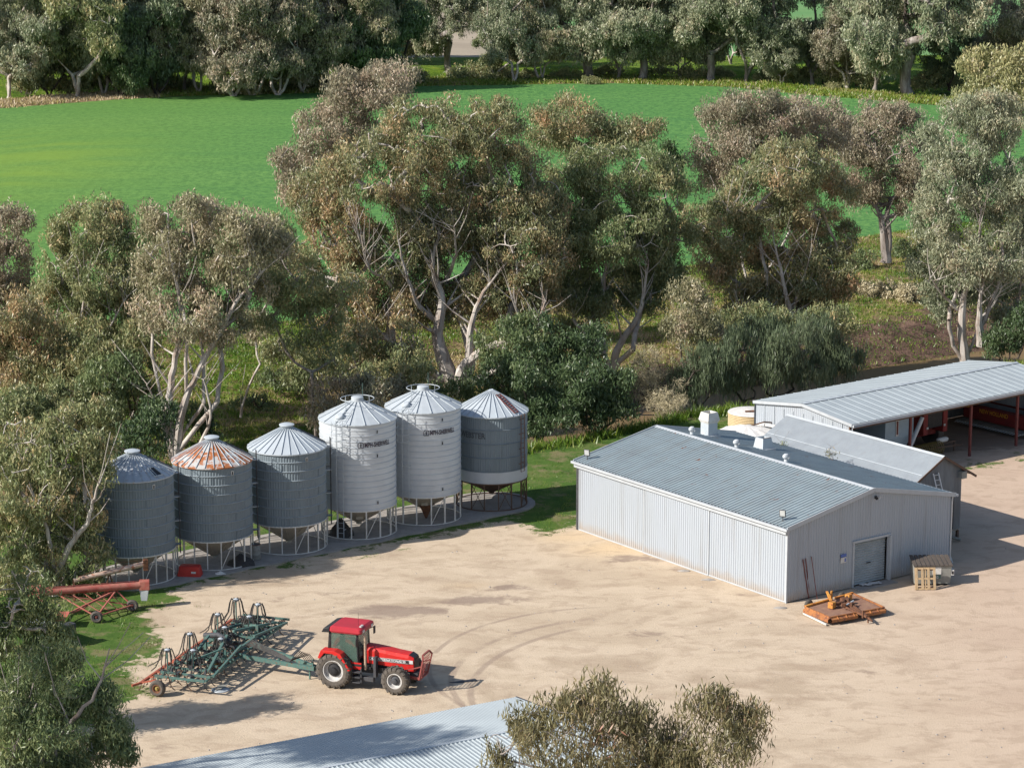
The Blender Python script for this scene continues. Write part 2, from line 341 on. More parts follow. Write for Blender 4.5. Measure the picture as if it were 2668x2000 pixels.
gc = mixc(nt, mth(nt, 'MULTIPLY', sstep(nt, noise(nt, 7.0, 4, 0.7, v), 0.5, 0.7), 0.5), gc, (0.03, 0.07, 0.012))
gm = mth(nt, 'ADD', attr(nt, 'grass'), mth(nt, 'MULTIPLY', mth(nt, 'SUBTRACT', noise(nt, 0.8, 8, 0.75, v, 0.6), 0.5), 1.5))
gf = sstep(nt, gm, 0.46, 0.60)
gc = mixc(nt, mth(nt, 'MULTIPLY', sstep(nt, noise(nt, 0.45, 6, 0.7, v), 0.50, 0.62), 0.65), gc, (0.22, 0.17, 0.10))
nt.links.new(mixc(nt, gf, dc, gc), b.inputs['Base Color']); b.inputs['Roughness'].default_value = 0.95; b.inputs['Specular IOR Level'].default_value = 0.15
bump(nt, b, mth(nt, 'ADD', mth(nt, 'MULTIPLY', fine, 0.8), mth(nt, 'MULTIPLY', mid, 1.0)), 0.45, 0.08)
LAWN = [(-900, 2050), (60, 2050), (220, 1960), (250, 1860), (390, 1810), (345, 1740), (440, 1690), (380, 1600), (470, 1560), (470, 1525), (560, 1508), (760, 1462), (900, 1432), (1130, 1398), (1250, 1372), (1330, 1352), (1360, 1370), (1420, 1388), (1505, 1380), (1560, 1300), (1700, 1160), (1960, 1128), (1990, 1000), (-900, 1150)]
def yard_attrs(X, Y, T=None):
    g_ = np.clip(0.5 + polysd(X, Y, wpoly(LAWN))*0.22, 0, 1)
    def blob(u, v, ru, rv, val):
        c = at(u, v); e = at(u+ru, v); dx = e.x - c.x; dy = abs(at(u, v-rv).y - at(u, v+rv).y)/2
        return val*np.exp(-(((X-c.x)/dx)**2 + ((Y-c.y)/dy)**2))
    for a in ((330, 1640, 130, 60, 0.55), (520, 1600, 80, 25, 0.33), (760, 1475, 110, 18, 0.55), (950, 1448, 90, 14, 0.5), (1060, 1432, 60, 10, 0.5), (450, 1530, 60, 22, 0.6), (2560, 1210, 120, 28, 0.52), (2668, 1190, 90, 30, 0.5), (1710, 1445, 60, 7, 0.4), (1900, 1535, 40, 6, 0.35), (1780, 1470, 30, 5, 0.35), (560, 1580, 120, 20, 0.3), (2000, 1560, 60, 7, 0.3)):
        g_ = np.maximum(g_, blob(*a))
    st = np.zeros_like(X)
    for a in ((1030, 1592, 170, 20, 0.95), (1250, 1562, 150, 16, 0.8), (1330, 1530, 90, 12, 0.75), (900, 1545, 90, 10, 0.6), (1700, 1655, 160, 16, 0.5), (1350, 1640, 60, 8, 0.5), (560, 1700, 60, 10, 0.5), (1640, 1455, 130, 12, 0.75), (1760, 1480, 100, 12, 0.5), (2200, 1625, 140, 22, 0.45), (700, 1560, 120, 16, 0.4), (2420, 1560, 120, 14, 0.4), (430, 1950, 140, 30, 0.4), (2230, 1750, 120, 20, 0.4), (1900, 1550, 160, 12, 0.4)): st = np.maximum(st, blob(*a))
    sand = np.maximum.reduce([blob(1600, 1430, 130, 20, 0.85), blob(1480, 1400, 90, 18, 0.7), blob(1210, 1525, 60, 8, 0.4)])
    pink = 1/(1 + np.exp(-(X - 22)/4.0))*0.8
    sh = np.clip(1 - np.abs(polysd(X, Y, wpoly([(2000, 1250), (2700, 1160), (2700, 1000), (2200, 1060)])) < 0), 0, 1)
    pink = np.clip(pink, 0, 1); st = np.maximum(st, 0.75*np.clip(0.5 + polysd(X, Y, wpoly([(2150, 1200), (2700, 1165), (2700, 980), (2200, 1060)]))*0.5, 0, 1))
    return {'grass': g_, 'stain': st, 'sand': sand, 'pink': pink}
c0 = lambda x: np.full_like(np.asarray(x, float), -40.0); c1 = lambda x: np.full_like(np.asarray(x, float), 88.0)
strip('ground', c0, c1, 30, lambda X, Y, T: X*0, mt['yard'], yard_attrs)
strip('ground', c1, cN, 190, lambda X, Y, T: 0.03*(fnoise(X, Y, 6) - 0.5)*np.clip((Y-90)/5, 0, 1), mt['yard'], yard_attrs)
# --- banks
m, nt, b = newmat('bank_ground'); mt['bank'] = m
v = mapv(nt)
gr = ramp(nt, noise(nt, 0.35, 6, 0.7, v), [(0.35, (0.05, 0.10, 0.015)), (0.52, (0.12, 0.20, 0.02)), (0.66, (0.19, 0.25, 0.035))])
dr = ramp(nt, noise(nt, 0.5, 6, 0.75, v), [(0.35, (0.16, 0.11, 0.06)), (0.6, (0.34, 0.25, 0.14))])
er = ramp(nt, noise(nt, 0.7, 8, 0.75, v, 1.0), [(0.35, (0.055, 0.035, 0.028)), (0.6, (0.21, 0.135, 0.10))])
q = mth(nt, 'ADD', attr(nt, 'dry'), mth(nt, 'MULTIPLY', mth(nt, 'SUBTRACT', noise(nt, 1.1, 8, 0.75, v, 0.5), 0.5), 1.2))
cc = mixc(nt, sstep(nt, q, 0.4, 0.6), gr, dr)
cc = mixc(nt, sstep(nt, mth(nt, 'ADD', attr(nt, 'earth'), mth(nt, 'MULTIPLY', mth(nt, 'SUBTRACT', noise(nt, 0.9, 6, 0.7, v), 0.5), 0.9)), 0.42, 0.6), cc, er)
nt.links.new(cc, b.inputs['Base Color']); b.inputs['Roughness'].default_value = 0.95; b.inputs['Specular IOR Level'].default_value = 0.1
bump(nt, b, noise(nt, 2.5, 8, 0.75, v), 0.9, 0.35)
def bank_attrs(X, Y, T): return {'dry': 0.25 + 0.75*fnoise(X+40, Y, 17), 'earth': np.clip(1.25 - T*3.2, 0, 1)*np.where(X > 8, 1.0, 0.35)}
cWn = lambda x: cN(x) + 5.0
strip('riverbank', cN, cWn, 9, lambda X, Y, T: -3.5*T**1.5, mt['bank'], lambda X, Y, T: {'dry': 0.3 + 0.3*fnoise(X, Y, 9), 'earth': np.clip(T*1.2 - 0.3, 0, 1)})
def zfar(X, Y, T):
    s = 1/(1 + np.exp(-(X - 14)/4.0)); left = -3.5*(1-T)**1.3; right = np.where(T < 0.16, -3.5 + T/0.16*2.4, -1.1*(1 - (T-0.16)/0.84)**1.2)
    lump = (fnoise(X, Y, 5.0) - 0.5)*0.9 + (vnoise(X, Y, 1.7) - 0.5)*0.35
    return left*(1-s) + right*s + lump*np.clip(T*8, 0, 1)*np.clip((1-T)*8, 0, 1)
strip('far_riverbank', cW, cF, 90, zfar, mt['bank'], bank_attrs)
m, nt, b = newmat('river_water'); b.inputs['Base Color'].default_value = (0.19, 0.13, 0.065, 1); b.inputs['Roughness'].default_value = 0.5; b.inputs['Specular IOR Level'].default_value = 0.05
bump(nt, b, noise(nt, 1.2, 3, 0.5, mapv(nt)), 0.15, 0.05)
strip('river', lambda x: cWn(x) - 1.5, lambda x: cW(x) + 1.5, 4, lambda X, Y, T: X*0 - 3.2, m)
# --- crop field
m, nt, b = newmat('crop'); v = mapv(nt); v2 = mapv(nt, (0.25, 1, 1))
cc = ramp(nt, noise(nt, 0.05, 5, 0.6, v2), [(0.3, (0.105, 0.250, 0.068)), (0.7, (0.138, 0.290, 0.080))])
cc = mixc(nt, mth(nt, 'MULTIPLY', sstep(nt, noise(nt, 2.2, 5, 0.85, mapv(nt, (0.55, 0.30, 1))), 0.42, 0.58), 0.8), cc, (0.050, 0.150, 0.048))
cc = mixc(nt, mth(nt, 'MULTIPLY', sstep(nt, noise(nt, 0.22, 6, 0.75, mapv(nt, (0.10, 1, 1))), 0.48, 0.66), 0.35), cc, (0.055, 0.170, 0.060))
cc = mixc(nt, mth(nt, 'MULTIPLY', sstep(nt, noise(nt, 0.55, 5, 0.8, mapv(nt, (0.12, 1.3, 1))), 0.52, 0.72), 0.4), cc, (0.130, 0.290, 0.080))
cc = mixc(nt, attr(nt, 'yellow'), cc, (0.20, 0.31, 0.05))
nt.links.new(cc, b.inputs['Base Color']); b.inputs['Roughness'].default_value = 0.9; b.inputs['Specular IOR Level'].default_value = 0.1
bump(nt, b, noise(nt, 1.6, 6, 0.8, v2), 0.8, 0.25); mt['crop'] = m
def crop_at(X, Y, T):
    c = at(-20, 425); n = fnoise(X*0.5, Y, 9)
    return {'yellow': np.clip(1.0*np.exp(-(((X-c.x)/15)**2 + ((Y-c.y)/30)**2))*(0.1+0.9*vnoise(X*0.3, Y, 3.0)) + 0.25*np.exp(-(((X+60)/30)**2)), 0, 0.8)}
strip('crop_field', cF, cG, 120, lambda X, Y, T: 0.25*(fnoise(X, Y, 30)-0.5)*np.clip(T*10, 0, 1), mt['crop'], crop_at)
cG2 = lambda x: cG(x) + 16.0
cH = lambda x: np.full_like(np.asarray(x, float), 478.0) + np.clip(x, -300, 300)*0.05
strip('field_verge', cG, cG2, 8, lambda X, Y, T: (fnoise(X, Y, 7)-0.4)*0.7*np.sin(T*math.pi), mt['bank'], lambda X, Y, T: {'dry': 0.25 + 0.5*fnoise(X, Y, 11) + 0.5*(X < -55), 'earth': 0*X})
strip('woodland_floor', cG2, cH, 30, lambda X, Y, T: -1.6*np.sin(np.clip(T*3, 0, 1)*math.pi) + (fnoise(X, Y, 9)-0.5)*0.8*np.sin(T*math.pi), mt['bank'], lambda X, Y, T: {'dry': 0.12 + 0.4*fnoise(X, Y, 25), 'earth': np.clip(0.8*np.sin(np.clip(T*3.3, 0, 1)*math.pi)-0.2, 0, 1)})
m, nt, b = newmat('pasture'); v = mapv(nt)
ga = ramp(nt, noise(nt, 0.03, 5, 0.6, v), [(0.35, (0.085, 0.22, 0.06)), (0.65, (0.13, 0.26, 0.08))])
br = ramp(nt, noise(nt, 0.06, 6, 0.7, v), [(0.35, (0.27, 0.22, 0.16)), (0.65, (0.36, 0.30, 0.22))])
nt.links.new(mixc(nt, attr(nt, 'brown'), ga, br), b.inputs['Base Color']); b.inputs['Roughness'].default_value = 0.95
c9 = lambda x: np.full_like(np.asarray(x, float), 1500.0); c10 = lambda x: np.full_like(np.asarray(x, float), 3200.0)
xs_keep = xs; xs = np.linspace(-1100, 1100, 160)
strip('pasture', cH, c9, 40, lambda X, Y, T: 14*np.clip(T-0.25, 0, 1)**1.6 + 3*(fnoise(X, Y, 90)-0.5)*np.clip(T*6, 0, 1), m, lambda X, Y, T: {'brown': np.clip(0.5 - (X - 2)/8.0, 0, 1)})
strip('hills', c9, c10, 30, lambda X, Y, T: 9.6 + 3*(fnoise(X, Y, 90)-0.5) + np.sin(T*math.pi/2)*(40 + 120*fnoise(X, Y, 420)), m, lambda X, Y, T: {'brown': 0.6 + 0*X})
xs = xs_keep
# --- concrete pad under the silos
SILO = [(-21.2, 140.9, 2.23), (-17.13, 144.05, 2.23), (-13.12, 147.3, 2.23), (-9.19, 150.6, 2.26), (-5.39, 153.8, 2.26), (-1.28, 157.1, 2.215)]
mb = MB(); pad = []
dirp = Vector((SILO[5][0]-SILO[0][0], SILO[5][1]-SILO[0][1], 0)).normalized(); nrm = Vector((dirp.y, -dirp.x, 0))
A = Vector((SILO[0][0], SILO[0][1], 0)); B = Vector((SILO[5][0], SILO[5][1], 0))
rr = 2.75
front = []
for i in range(-6, 7): a = math.atan2(-dirp.y, -dirp.x) + i*math.pi/12; front.append(A + Vector((math.cos(a), math.sin(a), 0))*rr)
front.append(A + nrm*rr*1.0)
k = 24
for i in range(1, k): front.append(A + (B-A)*i/k + nrm*(rr + 0.12*math.sin(i*1.9)))
for i in range(-6, 7): a = math.atan2(dirp.y, dirp.x) + i*math.pi/12; front.append(B + Vector((math.cos(a), math.sin(a), 0))*rr)
mb.prism([(p.x, p.y) for p in front], (0, 0, -0.1), (1, 0, 0), (0, 1, 0), (0, 0, 1), 0.19)
tag(mb.build('concrete_pad', mt['concrete']), 'long pale concrete slab under the row of silos', None, None, 'structure')
# --- grass tufts (uncountable)
def tufts(name, P, hgt, tint, mat, blades=5, spread=0.22, wid=0.05, label=None, seed=1, cat='grass'):
    rs = np.random.RandomState(seed); n = len(P)*blades; P = np.repeat(P, blades, 0); hgt = np.repeat(hgt, blades)*(0.6+0.7*rs.rand(n)); tint = np.repeat(tint, blades)
    a = rs.rand(n)*2*np.pi; o = rs.randn(n, 2)*spread; w = wid*(0.6+0.8*rs.rand(n)); lean = rs.randn(n, 2)*0.45*hgt[:, None]
    base = P.copy(); base[:, :2] += o; v0 = base.copy(); v1 = base.copy(); v2 = base.copy()
    v0[:, 0] += np.cos(a)*w; v0[:, 1] += np.sin(a)*w; v1[:, 0] -= np.cos(a)*w; v1[:, 1] -= np.sin(a)*w
    v2[:, :2] += lean; v2[:, 2] += hgt; v0[:, 2] -= 0.05; v1[:, 2] -= 0.05
    V = np.stack([v0, v1, v2], 1).reshape(-1, 3); me = bpy.data.meshes.new(name)
    me.vertices.add(len(V)); me.vertices.foreach_set('co', V.astype(np.float32).ravel()); me.loops.add(len(V)); me.loops.foreach_set('vertex_index', np.arange(len(V), dtype=np.int32))
    me.polygons.add(n); me.polygons.foreach_set('loop_start', np.arange(n, dtype=np.int32)*3); me.update(calc_edges=True)
    t = me.attributes.new('tint', 'FLOAT', 'FACE'); t.data.foreach_set('value', np.clip(tint + rs.randn(n)*0.12, 0, 1).astype(np.float32))
    me.materials.append(mat); ob = bpy.data.objects.new(name, me); col.objects.link(ob); tag(ob, label, cat, None, 'stuff'); return ob
def leafmat(name, stops, trans=0.25):
    m = bpy.data.materials.new(name); m.use_nodes = True; nt = m.node_tree; nt.nodes.clear()
    out = nt.nodes.new('ShaderNodeOutputMaterial'); d = nt.nodes.new('ShaderNodeBsdfDiffuse'); t = nt.nodes.new('ShaderNodeBsdfTranslucent'); g = nt.nodes.new('ShaderNodeBsdfGlossy'); g.inputs['Roughness'].default_value = 0.42
    c = ramp(nt, attr(nt, 'tint'), stops); nt.links.new(c, d.inputs[0]); nt.links.new(c, t.inputs[0])
    g.inputs[0].default_value = (0.9, 0.9, 0.9, 1)
    a = nt.nodes.new('ShaderNodeMixShader'); a.inputs[0].default_value = trans; nt.links.new(d.outputs[0], a.inputs[1]); nt.links.new(t.outputs[0], a.inputs[2])
    b2 = nt.nodes.new('ShaderNodeMixShader'); b2.inputs[0].default_value = 0.035; nt.links.new(a.outputs[0], b2.inputs[1]); nt.links.new(g.outputs[0], b2.inputs[2])
    nt.links.new(b2.outputs[0], out.inputs[0]); return m
GM = leafmat('grass_blades', [(0.0, (0.055, 0.12, 0.014)), (0.35, (0.13, 0.22, 0.022)), (0.55, (0.24, 0.25, 0.05)), (0.75, (0.40, 0.31, 0.16)), (1.0, (0.50, 0.40, 0.26))], 0.2)
rs = np.random.RandomState(11)
n = 60000; X = rs.uniform(-42, 62, n); T = rs.rand(n)**1.1; Y = cW(X) + (cF(X)-cW(X))*T; Z = zfar(X, Y, T)
dry = 0.25 + 0.75*fnoise(X+40, Y, 17); q = dry + (fnoise(X, Y, 2.5)-0.5)*1.0; keep = (rs.rand(n) < np.where((T < 0.25) & (X > 8), 0.35, 0.9))
tufts('bank_grass', np.stack([X, Y, Z], 1)[keep], (0.08 + 0.22*rs.rand(n)**2)[keep], np.clip((q-0.22)*1.1, 0, 1)[keep], GM, 6, 0.34, 0.045, 'green and straw grass tussocks covering the river bank')
n = 9000; X = rs.uniform(-45, 62, n); Y = cN(X) + rs.uniform(-1.0, 4.5, n); Z = -3.5*np.clip((Y-cN(X))/5, 0, 1)**1.5
tufts('reeds', np.stack([X, Y, Z], 1), 0.3 + 0.5*rs.rand(n), 0.15 + 0.4*fnoise(X, Y, 5), GM, 5, 0.25, 0.05, 'rough dark grass along the near edge of the river', 2)
n = 9000; X = rs.uniform(-95, 105, n); Y = cG(X) + rs.uniform(0, 14, n)
tufts('dry_grass', np.stack([X, Y, X*0], 1), 0.2 + 0.4*rs.rand(n), np.clip(0.2 + 0.5*fnoise(X, Y, 9) + 0.35*(X < -55), 0, 1), GM, 5, 0.5, 0.12, 'straw and green grass strip along the far edge of the crop field', 3)
# yard edge tufts where the lawn mask is strong
n = 60000; X = rs.uniform(-34, 36, n); Y = rs.uniform(104, 186, n); A_ = yard_attrs(X, Y); gk = A_['grass'] + (fnoise(X, Y, 1.3)-0.5)*1.2
keep = (gk > 0.62) & (rs.rand(n) < np.where(A_['grass'] > 0.95, 0.35, 1.0)) & (Y < cN(X))
S2 = [Vector(p[:2]) for p in SILO]
for sx, sy, r_ in SILO: keep &= (np.hypot(X-sx, Y-sy) > 2.9)
bx, by = 15.01, 135.94; e1x, e1y = math.cos(2.1987), math.sin(2.1987); la = (X-bx)*e1x + (Y-by)*e1y; lb = (X-bx)*e1y - (Y-by)*e1x
keep &= ~((la > -0.1) & (la < 19) & (lb > -0.1) & (lb < 17))
tufts('lawn_grass', np.stack([X, Y, X*0], 1)[keep], (0.05 + 0.10*rs.rand(n))[keep], (0.05 + 0.45*fnoise(X, Y, 4))[keep], GM, 6, 0.18, 0.02, 'patchy short green grass around the silos and yard edge', 4)
# stones and dirt clods on the yard
mb = MB(); rr_ = random.Random(4)
for i in range(260):
    p = at(rr_.uniform(450, 2668), rr_.uniform(1420, 2000)); s_ = rr_.uniform(0.02, 0.07)
    if 15 < p.x < 27 and p.y > 135.9: continue
    k = [Vector((rr_.uniform(.6, 1.2)*math.cos(a)*s_, rr_.uniform(.6, 1.2)*math.sin(a)*s_, 0)) for a in (0, 1.26, 2.5, 3.8, 5.0)]
    mb.add([p + q_ for q_ in k] + [p + q_*0.5 + Vector((0, 0, s_*0.7)) for q_ in k], [(i_, (i_+1) % 5, 5 + (i_+1) % 5, 5+i_) for i_ in range(5)] + [(5, 6, 7, 8, 9)])
tag(mb.build('gravel', mt['concrete']), 'scattered small stones on the bare yard', 'gravel', None, 'stuff')
# ------------------------------------------------------------ trees
S22 = W0/2212.0
G0 = (0.055, 0.085, 0.022); G1 = (0.105, 0.125, 0.045)
LM = {
 'olive': leafmat('leaves_olive', [(0, (0.106, 0.150, 0.059)), (0.45, (0.246, 0.278, 0.128)), (0.75, (0.398, 0.365, 0.182)), (1, (0.550, 0.377, 0.199))]),
 'bronze': leafmat('leaves_bronze', [(0, (0.115, 0.149, 0.064)), (0.35, (0.262, 0.275, 0.137)), (0.65, (0.426, 0.325, 0.171)), (1, (0.613, 0.350, 0.206))]),
 'purple': leafmat('leaves_dusky', [(0, (0.134, 0.150, 0.090)), (0.4, (0.287, 0.273, 0.180)), (0.75, (0.418, 0.334, 0.240)), (1, (0.509, 0.377, 0.279))]),
 'grey': leafmat('leaves_greygreen', [(0, (0.134, 0.162, 0.094)), (0.5, (0.281, 0.315, 0.195)), (0.8, (0.423, 0.410, 0.265)), (1, (0.489, 0.398, 0.269))]),
 'pinkgrey': leafmat('leaves_pinkgrey', [(0, (0.138, 0.153, 0.078)), (0.45, (0.320, 0.302, 0.177)), (0.8, (0.493, 0.414, 0.286)), (1, (0.585, 0.404, 0.301))]),
 'green': leafmat('leaves_green', [(0, (0.084, 0.131, 0.055)), (0.5, (0.174, 0.225, 0.096)), (1, (0.301, 0.312, 0.133))]),
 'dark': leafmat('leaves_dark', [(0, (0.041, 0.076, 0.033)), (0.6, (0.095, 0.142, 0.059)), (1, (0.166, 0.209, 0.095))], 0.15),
 'sheoak': leafmat('leaves_sheoak', [(0, (0.069, 0.099, 0.054)), (0.6, (0.136, 0.176, 0.096)), (1, (0.226, 0.260, 0.139))], 0.15),
 'yellow': leafmat('leaves_yellowgreen', [(0, (0.164, 0.189, 0.078)), (0.5, (0.351, 0.344, 0.162)), (1, (0.544, 0.449, 0.242))]),
 'fore': leafmat('leaves_foreground', [(0, (0.134, 0.131, 0.064)), (0.45, (0.241, 0.219, 0.110)), (0.75, (0.308, 0.240, 0.133)), (1, (0.403, 0.194, 0.129))], 0.3),
 'twig': leafmat('dry_twigs', [(0, (0.334, 0.293, 0.182)), (0.6, (0.564, 0.491, 0.318)), (1, (0.710, 0.615, 0.404))], 0.1),
}
def barkmat(name, a, b_, c):
    m, nt, b = newmat(name); v = mapv(nt, (1, 1, 0.3))
    o = ramp(nt, noise(nt, 1.6, 6, 0.7, v, 0.3), [(0.34, a), (0.52, b_), (0.66, c)])
    nt.links.new(o, b.inputs['Base Color']); b.inputs['Roughness'].default_value = 0.85; b.inputs['Specular IOR Level'].default_value = 0.15; return m
BK = {'white': barkmat('gum_bark', (0.26, 0.19, 0.15), (0.46, 0.42, 0.38), (0.60, 0.56, 0.52)),
      'grey': barkmat('grey_bark', (0.13, 0.10, 0.085), (0.26, 0.23, 0.21), (0.40, 0.37, 0.34)),
      'dark': barkmat('dark_bark', (0.035, 0.028, 0.023), (0.075, 0.060, 0.050), (0.13, 0.105, 0.09))}
def rhomb(name, P, D, L, Wd, tint, mat, parent, side=None):
    """P points (n,3), D unit long axis, L lengths, Wd widths"""
    n = len(P); rs = np.random.RandomState(n % 9973)
    rv = rs.randn(n, 3); rv[:, 2] *= 0.55
    sd = np.cross(D, rv); sd /= np.linalg.norm(sd, axis=1)[:, None] + 1e-9
    h = D*L[:, None]*0.5; w = sd*Wd[:, None]*0.5
    V = np.stack([P-h, P+w-h*0.15, P+h, P-w-h*0.15], 1).reshape(-1, 3)
    me = bpy.data.meshes.new(name); me.vertices.add(4*n); me.vertices.foreach_set('co', V.astype(np.float32).ravel())
    me.loops.add(4*n); me.loops.foreach_set('vertex_index', np.arange(4*n, dtype=np.int32)); me.polygons.add(n)
    me.polygons.foreach_set('loop_start', np.arange(n, dtype=np.int32)*4); me.update(calc_edges=True)
    t = me.attributes.new('tint', 'FLOAT', 'FACE'); t.data.foreach_set('value', np.clip(tint, 0, 1).astype(np.float32))
    me.materials.append(mat); o = bpy.data.objects.new(name, me); return link(o, parent)
def segtubes(name, A, Bp, ra, rb, mat, parent, sides=6):
    A = np.array(A); Bp = np.array(Bp); ra = np.array(ra); rb = np.array(rb); n = len(A)
    d = Bp-A; L = np.linalg.norm(d, axis=1)[:, None] + 1e-9; d = d/L; A = A - d*ra[:, None]*0.3
    ref = np.where(np.abs(d[:, 2:3]) > 0.9, np.array([[1., 0, 0]]), np.array([[0, 0, 1.]]))
    s1 = np.cross(d, ref); s1 /= np.linalg.norm(s1, axis=1)[:, None]; s2 = np.cross(d, s1)
    an = np.arange(sides)*2*np.pi/sides
    c = np.cos(an)[None, :, None]*s1[:, None, :] + np.sin(an)[None, :, None]*s2[:, None, :]
    V = np.concatenate([A[:, None]+c*ra[:, None, None], Bp[:, None]+c*rb[:, None, None]], 1).reshape(-1, 3)
    k = np.arange(sides); q = np.stack([k, (k+1) % sides, sides+(k+1) % sides, sides+k], -1)[None] + (np.arange(n)*2*sides)[:, None, None]
    q = q.reshape(-1, 4).astype(np.int32); me = bpy.data.meshes.new(name); me.vertices.add(len(V)); me.vertices.foreach_set('co', V.astype(np.float32).ravel())
    me.loops.add(len(q)*4); me.loops.foreach_set('vertex_index', q.ravel()); me.polygons.add(len(q)); me.polygons.foreach_set('loop_start', np.arange(len(q), dtype=np.int32)*4)
    me.update(calc_edges=True); me.polygons.foreach_set('use_smooth', np.ones(len(q), bool)); me.materials.append(mat)
    o = bpy.data.objects.new(name, me); return link(o, parent)
def grow(base, blobs, rs, forks=1, clumps_per=None, cr=0.9, r_tip=0.022, fork_h=0.35, kink=0.12, sprd=0.42):
    """returns skeleton nodes and clump centres. blobs: (c(3), r(3))"""
    P = [np.array(base, float)]; par = [-1]; cen = np.mean([b[0] for b in blobs], 0); lowest = min(b[0][2]-b[1][2] for b in blobs)
    zf = base[2] + max(1.0, (cen[2]-base[2])*fork_h); zf = max(zf, base[2] + (lowest-base[2])*0.5)
    roots = []; spread = sprd*max(1.0, max(abs(b[0][0]-cen[0])+b[1][0]*0.5 for b in blobs)) if forks > 1 else 0
    for f in range(forks):
        tgt = np.array([base[0] + (cen[0]-base[0])*0.3, base[1], zf])
        if forks > 1:
            a = np.pi*(f + 0.5)/forks + rs.uniform(-.2, .2); tgt[:2] = np.array([base[0] + (cen[0]-base[0])*0.5, base[1]]) + np.array([np.cos(a)*spread, 0.35*rs.randn()*spread])
        last = 0; k = 5
        off = rs.randn(2)*0.25
        for i in range(1, k+1):
            t = i/k; p = P[0]*(1-t) + tgt*t; p[:2] += off*math.sin(t*math.pi) + rs.randn(2)*0.05
            P.append(p); par.append(last); last = len(P)-1
        roots.append(last)
    sub_of = {}; rr0 = []
    order = sorted(range(len(blobs)), key=lambda i: np.linalg.norm(blobs[i][0]-P[roots[0]])); clumps = []; cb = []
    limbs = [list(range(1 + 5*f, 6 + 5*f)) for f in range(forks)]
    for bi in order:
        c, r = blobs[bi]; best = None; bd = 1e9
        fk = int(np.argmin([np.linalg.norm((c-P[q_])[:2]) for q_ in roots])); limb = limbs[fk]
        for j in limb:
            d = c - P[j]; L = np.linalg.norm(d)
            cost = L*(1.0 + (1.2 if d[2] < L*0.15 else 0.0)) + (0.6*L if P[j][2]-base[2] < (zf-base[2])*0.45 else 0)
            if cost < bd: bd = cost; best = j
        s = P[best]; e = c - np.array([0, 0, r[2]*0.35]); L = np.linalg.norm(e-s); k = max(3, int(L/1.1)); last = best
        up = np.array([0, 0, 1.0])*L*0.22 if e[2] > s[2] else np.array([0, 0, 1.0])*L*0.3
        mid = (s+e)/2 + rs.randn(3)*L*kink*0.6 - (up*0.5) + np.array([0, 0, 0.0]); 
        for i in range(1, k+1):
            t = i/k; p = (1-t)**2*s + 2*t*(1-t)*(mid + up*0.2) + t*t*e + rs.randn(3)*0.06*min(1, L/4)
            P.append(p); par.append(last); last = len(P)-1; limb.append(last)
        n = clumps_per(r) if clumps_per else 20
        own = [last]
        u = rs.randn(n, 3); u /= np.linalg.norm(u, axis=1)[:, None]; u[:, 2] = u[:, 2]*0.9 + 0.12
        rad = rs.uniform(0.62, 1.05, n)[:, None]; C = c + u*rad*np.array(r)
        for q in C[np.argsort(np.linalg.norm(C - P[last], axis=1))]:
            cand = own[-60:]; dd = [np.linalg.norm(q-P[j]) for j in cand]; j = cand[int(np.argmin(dd))]; s = P[j]; L = min(dd); kk = 3 if L > 1.2 else 2; lst = j
            for i in range(1, kk+1):
                t = i/kk; p = s + (q-s)*t + rs.randn(3)*0.09*L + np.array([0, 0, 0.10*L*math.sin(t*math.pi)])
                P.append(p); par.append(lst); lst = len(P)-1; own.append(lst)
            clumps.append(P[lst]); cb.append(bi)
    P = np.array(P); par = np.array(par); w = np.zeros(len(P)); ch = np.zeros(len(P), int)
    for i in range(len(P)-1, 0, -1):
        if ch[i] == 0: w[i] = r_tip**2.3
        w[par[i]] += w[i]; ch[par[i]] += 1
    rad = w**(1/2.3)
    return P, par, rad, np.array(clumps), np.array(cb)
